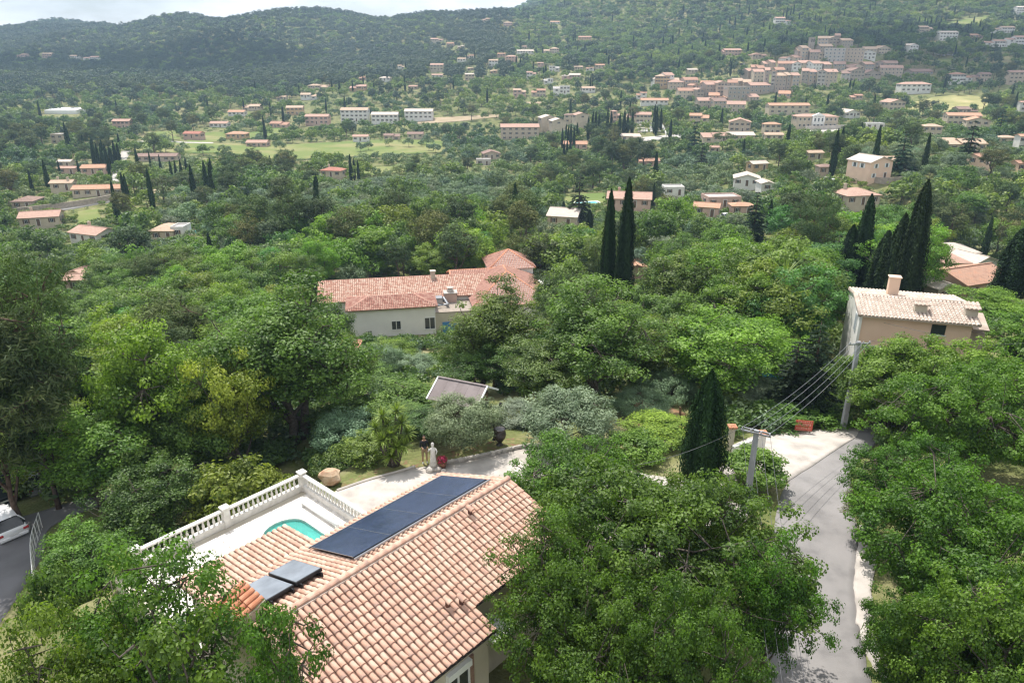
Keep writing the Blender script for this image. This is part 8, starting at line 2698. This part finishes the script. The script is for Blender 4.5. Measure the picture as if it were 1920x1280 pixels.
# red flowering shrubs beside the car park
for (px, py, s, lb) in ((205, 862, 1.6, 'red flowering shrub beside the car park trees'), (232, 868, 1.3, 'smaller crimson flowering shrub beside the car park trees')):
    P = on_ground(px, py)
    o = thing('flowering_shrub', lb, 'flowering shrub', tuple(P))
    rs = np.random.RandomState(int(px))
    d_, p_ = ball(rs, 900)
    Vv, Ff, Tt = leaf_cards(p_ * s * np.array([1, 1, .8]) + np.array([0, 0, s * .8]), d_, .2, .12, rs.rand(900), rs)
    new_obj('foliage', mesh_tris('foliage', Vv, Ff, M_GREENPOT, Tt), o)
    d_, p_ = ball(rs, 420, .15)
    Vv, Ff, Tt = leaf_cards(p_ * s * 1.02 * np.array([1, 1, .8]) + np.array([0, 0, s * .82]), d_, .17, .14, rs.rand(420), rs)
    new_obj('flowers', mesh_tris('flowers', Vv, Ff, M_FLOWER, Tt), o)
# the wood goes on beside the road and below the car park
side_oaks = [Kind('roadside_oak', gen_crown_tree(310 + i, 9, 8.6, bare=0.14, ncl=150, lpc=90, ls=.24, lw=.62, cr=.85, flat=.62, limbs=8, twig=.4, rough=.45, core=.7, bottom=-.6), M_OAK_FAR, joined=True) for i in range(2)]
pts = []
for (x, y, h, w) in [(33, 36, 9, 9), (41, 31, 10, 10), (34, 24, 9, 8.5), (43, 42, 9, 9), (50, 36, 10, 10), (29, 14, 8.5, 8), (38, 15, 9, 9), (52, 25, 10, 10), (60, 45, 9, 10), (-44, 38, 11, 10), (-38, 24, 10, 9), (-52, 30, 11, 10), (-30, 13, 9, 8), (-60, 46, 10, 10), (47, 14, 9, 9), (-20, 6, 8, 8), (24, 4, 8, 8)]:
    pts.append((x, y, float(ground(x, y)), h, w))
scatter_object('roadside_wood', pts, side_oaks, 12)
# ------------------------------------------------------------------ air and clouds
hz = bpy.data.materials.new('haze_air')
hz.use_nodes = True
_N, _L = hz.node_tree.nodes, hz.node_tree.links
_N.clear()
_o = _N.new('ShaderNodeOutputMaterial')
_v = _N.new('ShaderNodeVolumePrincipled')
_v.inputs['Color'].default_value = (0.52, 0.74, 1.0, 1)
_v.inputs['Density'].default_value = HAZE_DENSITY
_v.inputs['Anisotropy'].default_value = 0.1
_L.new(_v.outputs[0], _o.inputs['Volume'])
m_ = MB()
zlo, zhi = float(_gz.min()) - 3.0, float(max(_gz.max(), 60)) + 25.0
X_ = 7500.0
m_.box((0, 1450, (zlo + zhi) / 2), (2 * X_, 3400, zhi - zlo))
haze = m_.obj('haze', hz)
haze['kind'] = 'stuff'

# two thin clouds overhead, whose shade lies on the slopes
M_CLOUD = bpy.data.materials.new('cloud_vapour')
M_CLOUD.use_nodes = True
_N, _L = M_CLOUD.node_tree.nodes, M_CLOUD.node_tree.links
_N.clear()
_o = _N.new('ShaderNodeOutputMaterial'); _d = _N.new('ShaderNodeBsdfDiffuse'); _t = _N.new('ShaderNodeBsdfTransparent'); _m = _N.new('ShaderNodeMixShader')
_d.inputs['Color'].default_value = (0.9, 0.9, 0.92, 1); _m.inputs[0].default_value = 0.42
_L.new(_t.outputs[0], _m.inputs[1]); _L.new(_d.outputs[0], _m.inputs[2]); _L.new(_m.outputs[0], _o.inputs[0])
def cloud(gx, gy, rx, ry, n, seed):
    z = 900.0
    t = (z - ground(gx, gy)) / SUN_DIR.z
    cx, cy = gx + SUN_DIR.x * t, gy + SUN_DIR.y * t
    rs = np.random.RandomState(seed)
    m = MB(); m.smooth = True
    for k in range(n):
        a, r = rs.uniform(0, 6.28), math.sqrt(rs.rand())
        s = rs.uniform(.22, .42) * min(rx, ry)
        c = (math.cos(a) * r * rx * .8, math.sin(a) * r * ry * .8, rs.uniform(0, .25) * s)
        pr = [(s * math.cos(p) * 1.15, s * .55 * math.sin(p)) for p in np.linspace(-1.5, 1.5, 7)]
        m.lathe(pr, c, 10, rs.uniform(.8, 1.25), rs.uniform(.8, 1.25))
    o = m.obj('cloud', M_CLOUD, None, (cx, cy, z))
    o['kind'] = 'stuff'
cloud(400, 760, 190, 150, 26, 1)
cloud(-520, 1050, 380, 170, 34, 2)
# ------------------------------------------------------------------ labels of the many trees and houses, from what stands nearest
MARKS = [('the white greenhouse', 118, 207), ('the pale valley road', 222, 312), ('the orange-roofed farm wing', 185, 357), ('the red hip roof', 620, 325), ('the long apartment block', 975, 247), ('the twin cypresses', 1166, 425), ('the columned town hall', 1530, 228), ('the castle', 1575, 95), ('the yellow meadow', 1770, 195),
         ('the white cemetery', 1220, 240), ('the yellow broom slope', 1115, 98), ('the cream gabled halls', 1050, 235), ('the two-storey peach house', 1645, 318), ('the bright white gable', 1398, 343), ('the flat pink house', 1357, 382), ('the small blue pool', 362, 435), ('the pool lawn', 1098, 376), ('the wide green meadow', 560, 280), ('the orange chimney', 1688, 545),
         ('the country house roof', 800, 540), ('the garden shed', 860, 735), ('the whitewashed gabled house', 157, 440), ('the white hillside row', 1050, 170), ('the white apartment trio', 725, 218), ('the tan fallow field', 860, 225), ('the solitary pinkish house', 228, 232), ('the pine ridge', 420, 40), ('the hill saddle', 910, 45), ('the dark pointed fir', 1422, 400), ('the pale roofed house', 1050, 405),
         ('the village foot', 1480, 180), ('the plane trees', 1500, 210), ('the great round oak', 1115, 620), ('the tallest oak', 520, 620), ('the grey road pole', 1590, 720), ('the hedge behind the meadow', 1850, 150), ('the hillside car row', 1790, 104), ('the orange-roofed house', 1800, 222), ('the white gable cluster', 1835, 495), ('the shaggy pine', 40, 520), ('the pyramid roof', 957, 480)]
def relation(px, py, skip=None):
    best = None
    for (ph, mx, my) in MARKS:
        dx, dy = px - mx, (py - my) * 1.6
        d = math.hypot(dx, dy)
        if best is None or d < best[0]:
            best = (d, ph, dx, dy)
    d, ph, dx, dy = best
    if abs(dx) > abs(dy):
        return ('right of ' if dx > 0 else 'left of ') + ph
    return ('below ' if dy > 0 else 'above ') + ph
ORD = lambda k: str(k) + ('th' if 10 <= k % 100 <= 20 else {1: 'st', 2: 'nd', 3: 'rd'}.get(k % 10, 'th'))
groups = {}
for t in TREES:
    if t['label']:
        continue
    rel = relation(t['px'], t['py'])
    big = {'oak_tree': (6.6, 8.6), 'olive_tree': (4.0, 5.0), 'pine_tree': (9.5, 12), 'cypress_tree': (10, 13.5)}.get(t['name'], (8, 12))
    size = 'small' if t['h'] < big[0] else ('tall' if t['h'] > big[1] else 'middling')
    nm = CATS[t['name']]
    groups.setdefault((size, t['tone'], nm, rel), []).append(t)
for (size, tone, nm, rel), L in groups.items():
    L.sort(key=lambda t: t['px'])
    for k, t in enumerate(L):
        base = f'{size} {tone} {nm} {rel}'
        if len(L) > 1:
            base = f'{size} {tone} {nm} {rel}, {ORD(k + 1)} of {len(L)} from left'
        ws = base.split()
        t['o']['label'] = base if len(ws) <= 16 else ' '.join(ws[1:])
TW = {'terracotta': 'terracotta', 'orange': 'orange', 'pink': 'pinkish', 'sand': 'sandy', 'red': 'red', 'brown': 'brown', 'pale': 'pale', 'grey': 'flat grey'}
groups = {}
for h in HOUSES:
    if h['label'] or 'px' not in h:
        continue
    rel = relation(h['px'], h['py'])
    storey = 'low' if h['h'] < 3.6 else ('tall' if h['h'] > 7.5 else 'two-storey')
    groups.setdefault((storey, h['wall'], TW[h['tile']], h['o']['category'], rel), []).append(h)
for (storey, wl, tl, cat, rel), L in groups.items():
    L.sort(key=lambda h: h['px'])
    for k, h in enumerate(L):
        s = f'{storey} {wl} {cat} with {tl} roof {rel}'
        if len(L) > 1:
            s += f', {ORD(k + 1)} from left'
        h['o']['label'] = s
        h['o']['group'] = 'houses of the hilltop village' if cat == 'village house' else 'houses scattered over the valley'
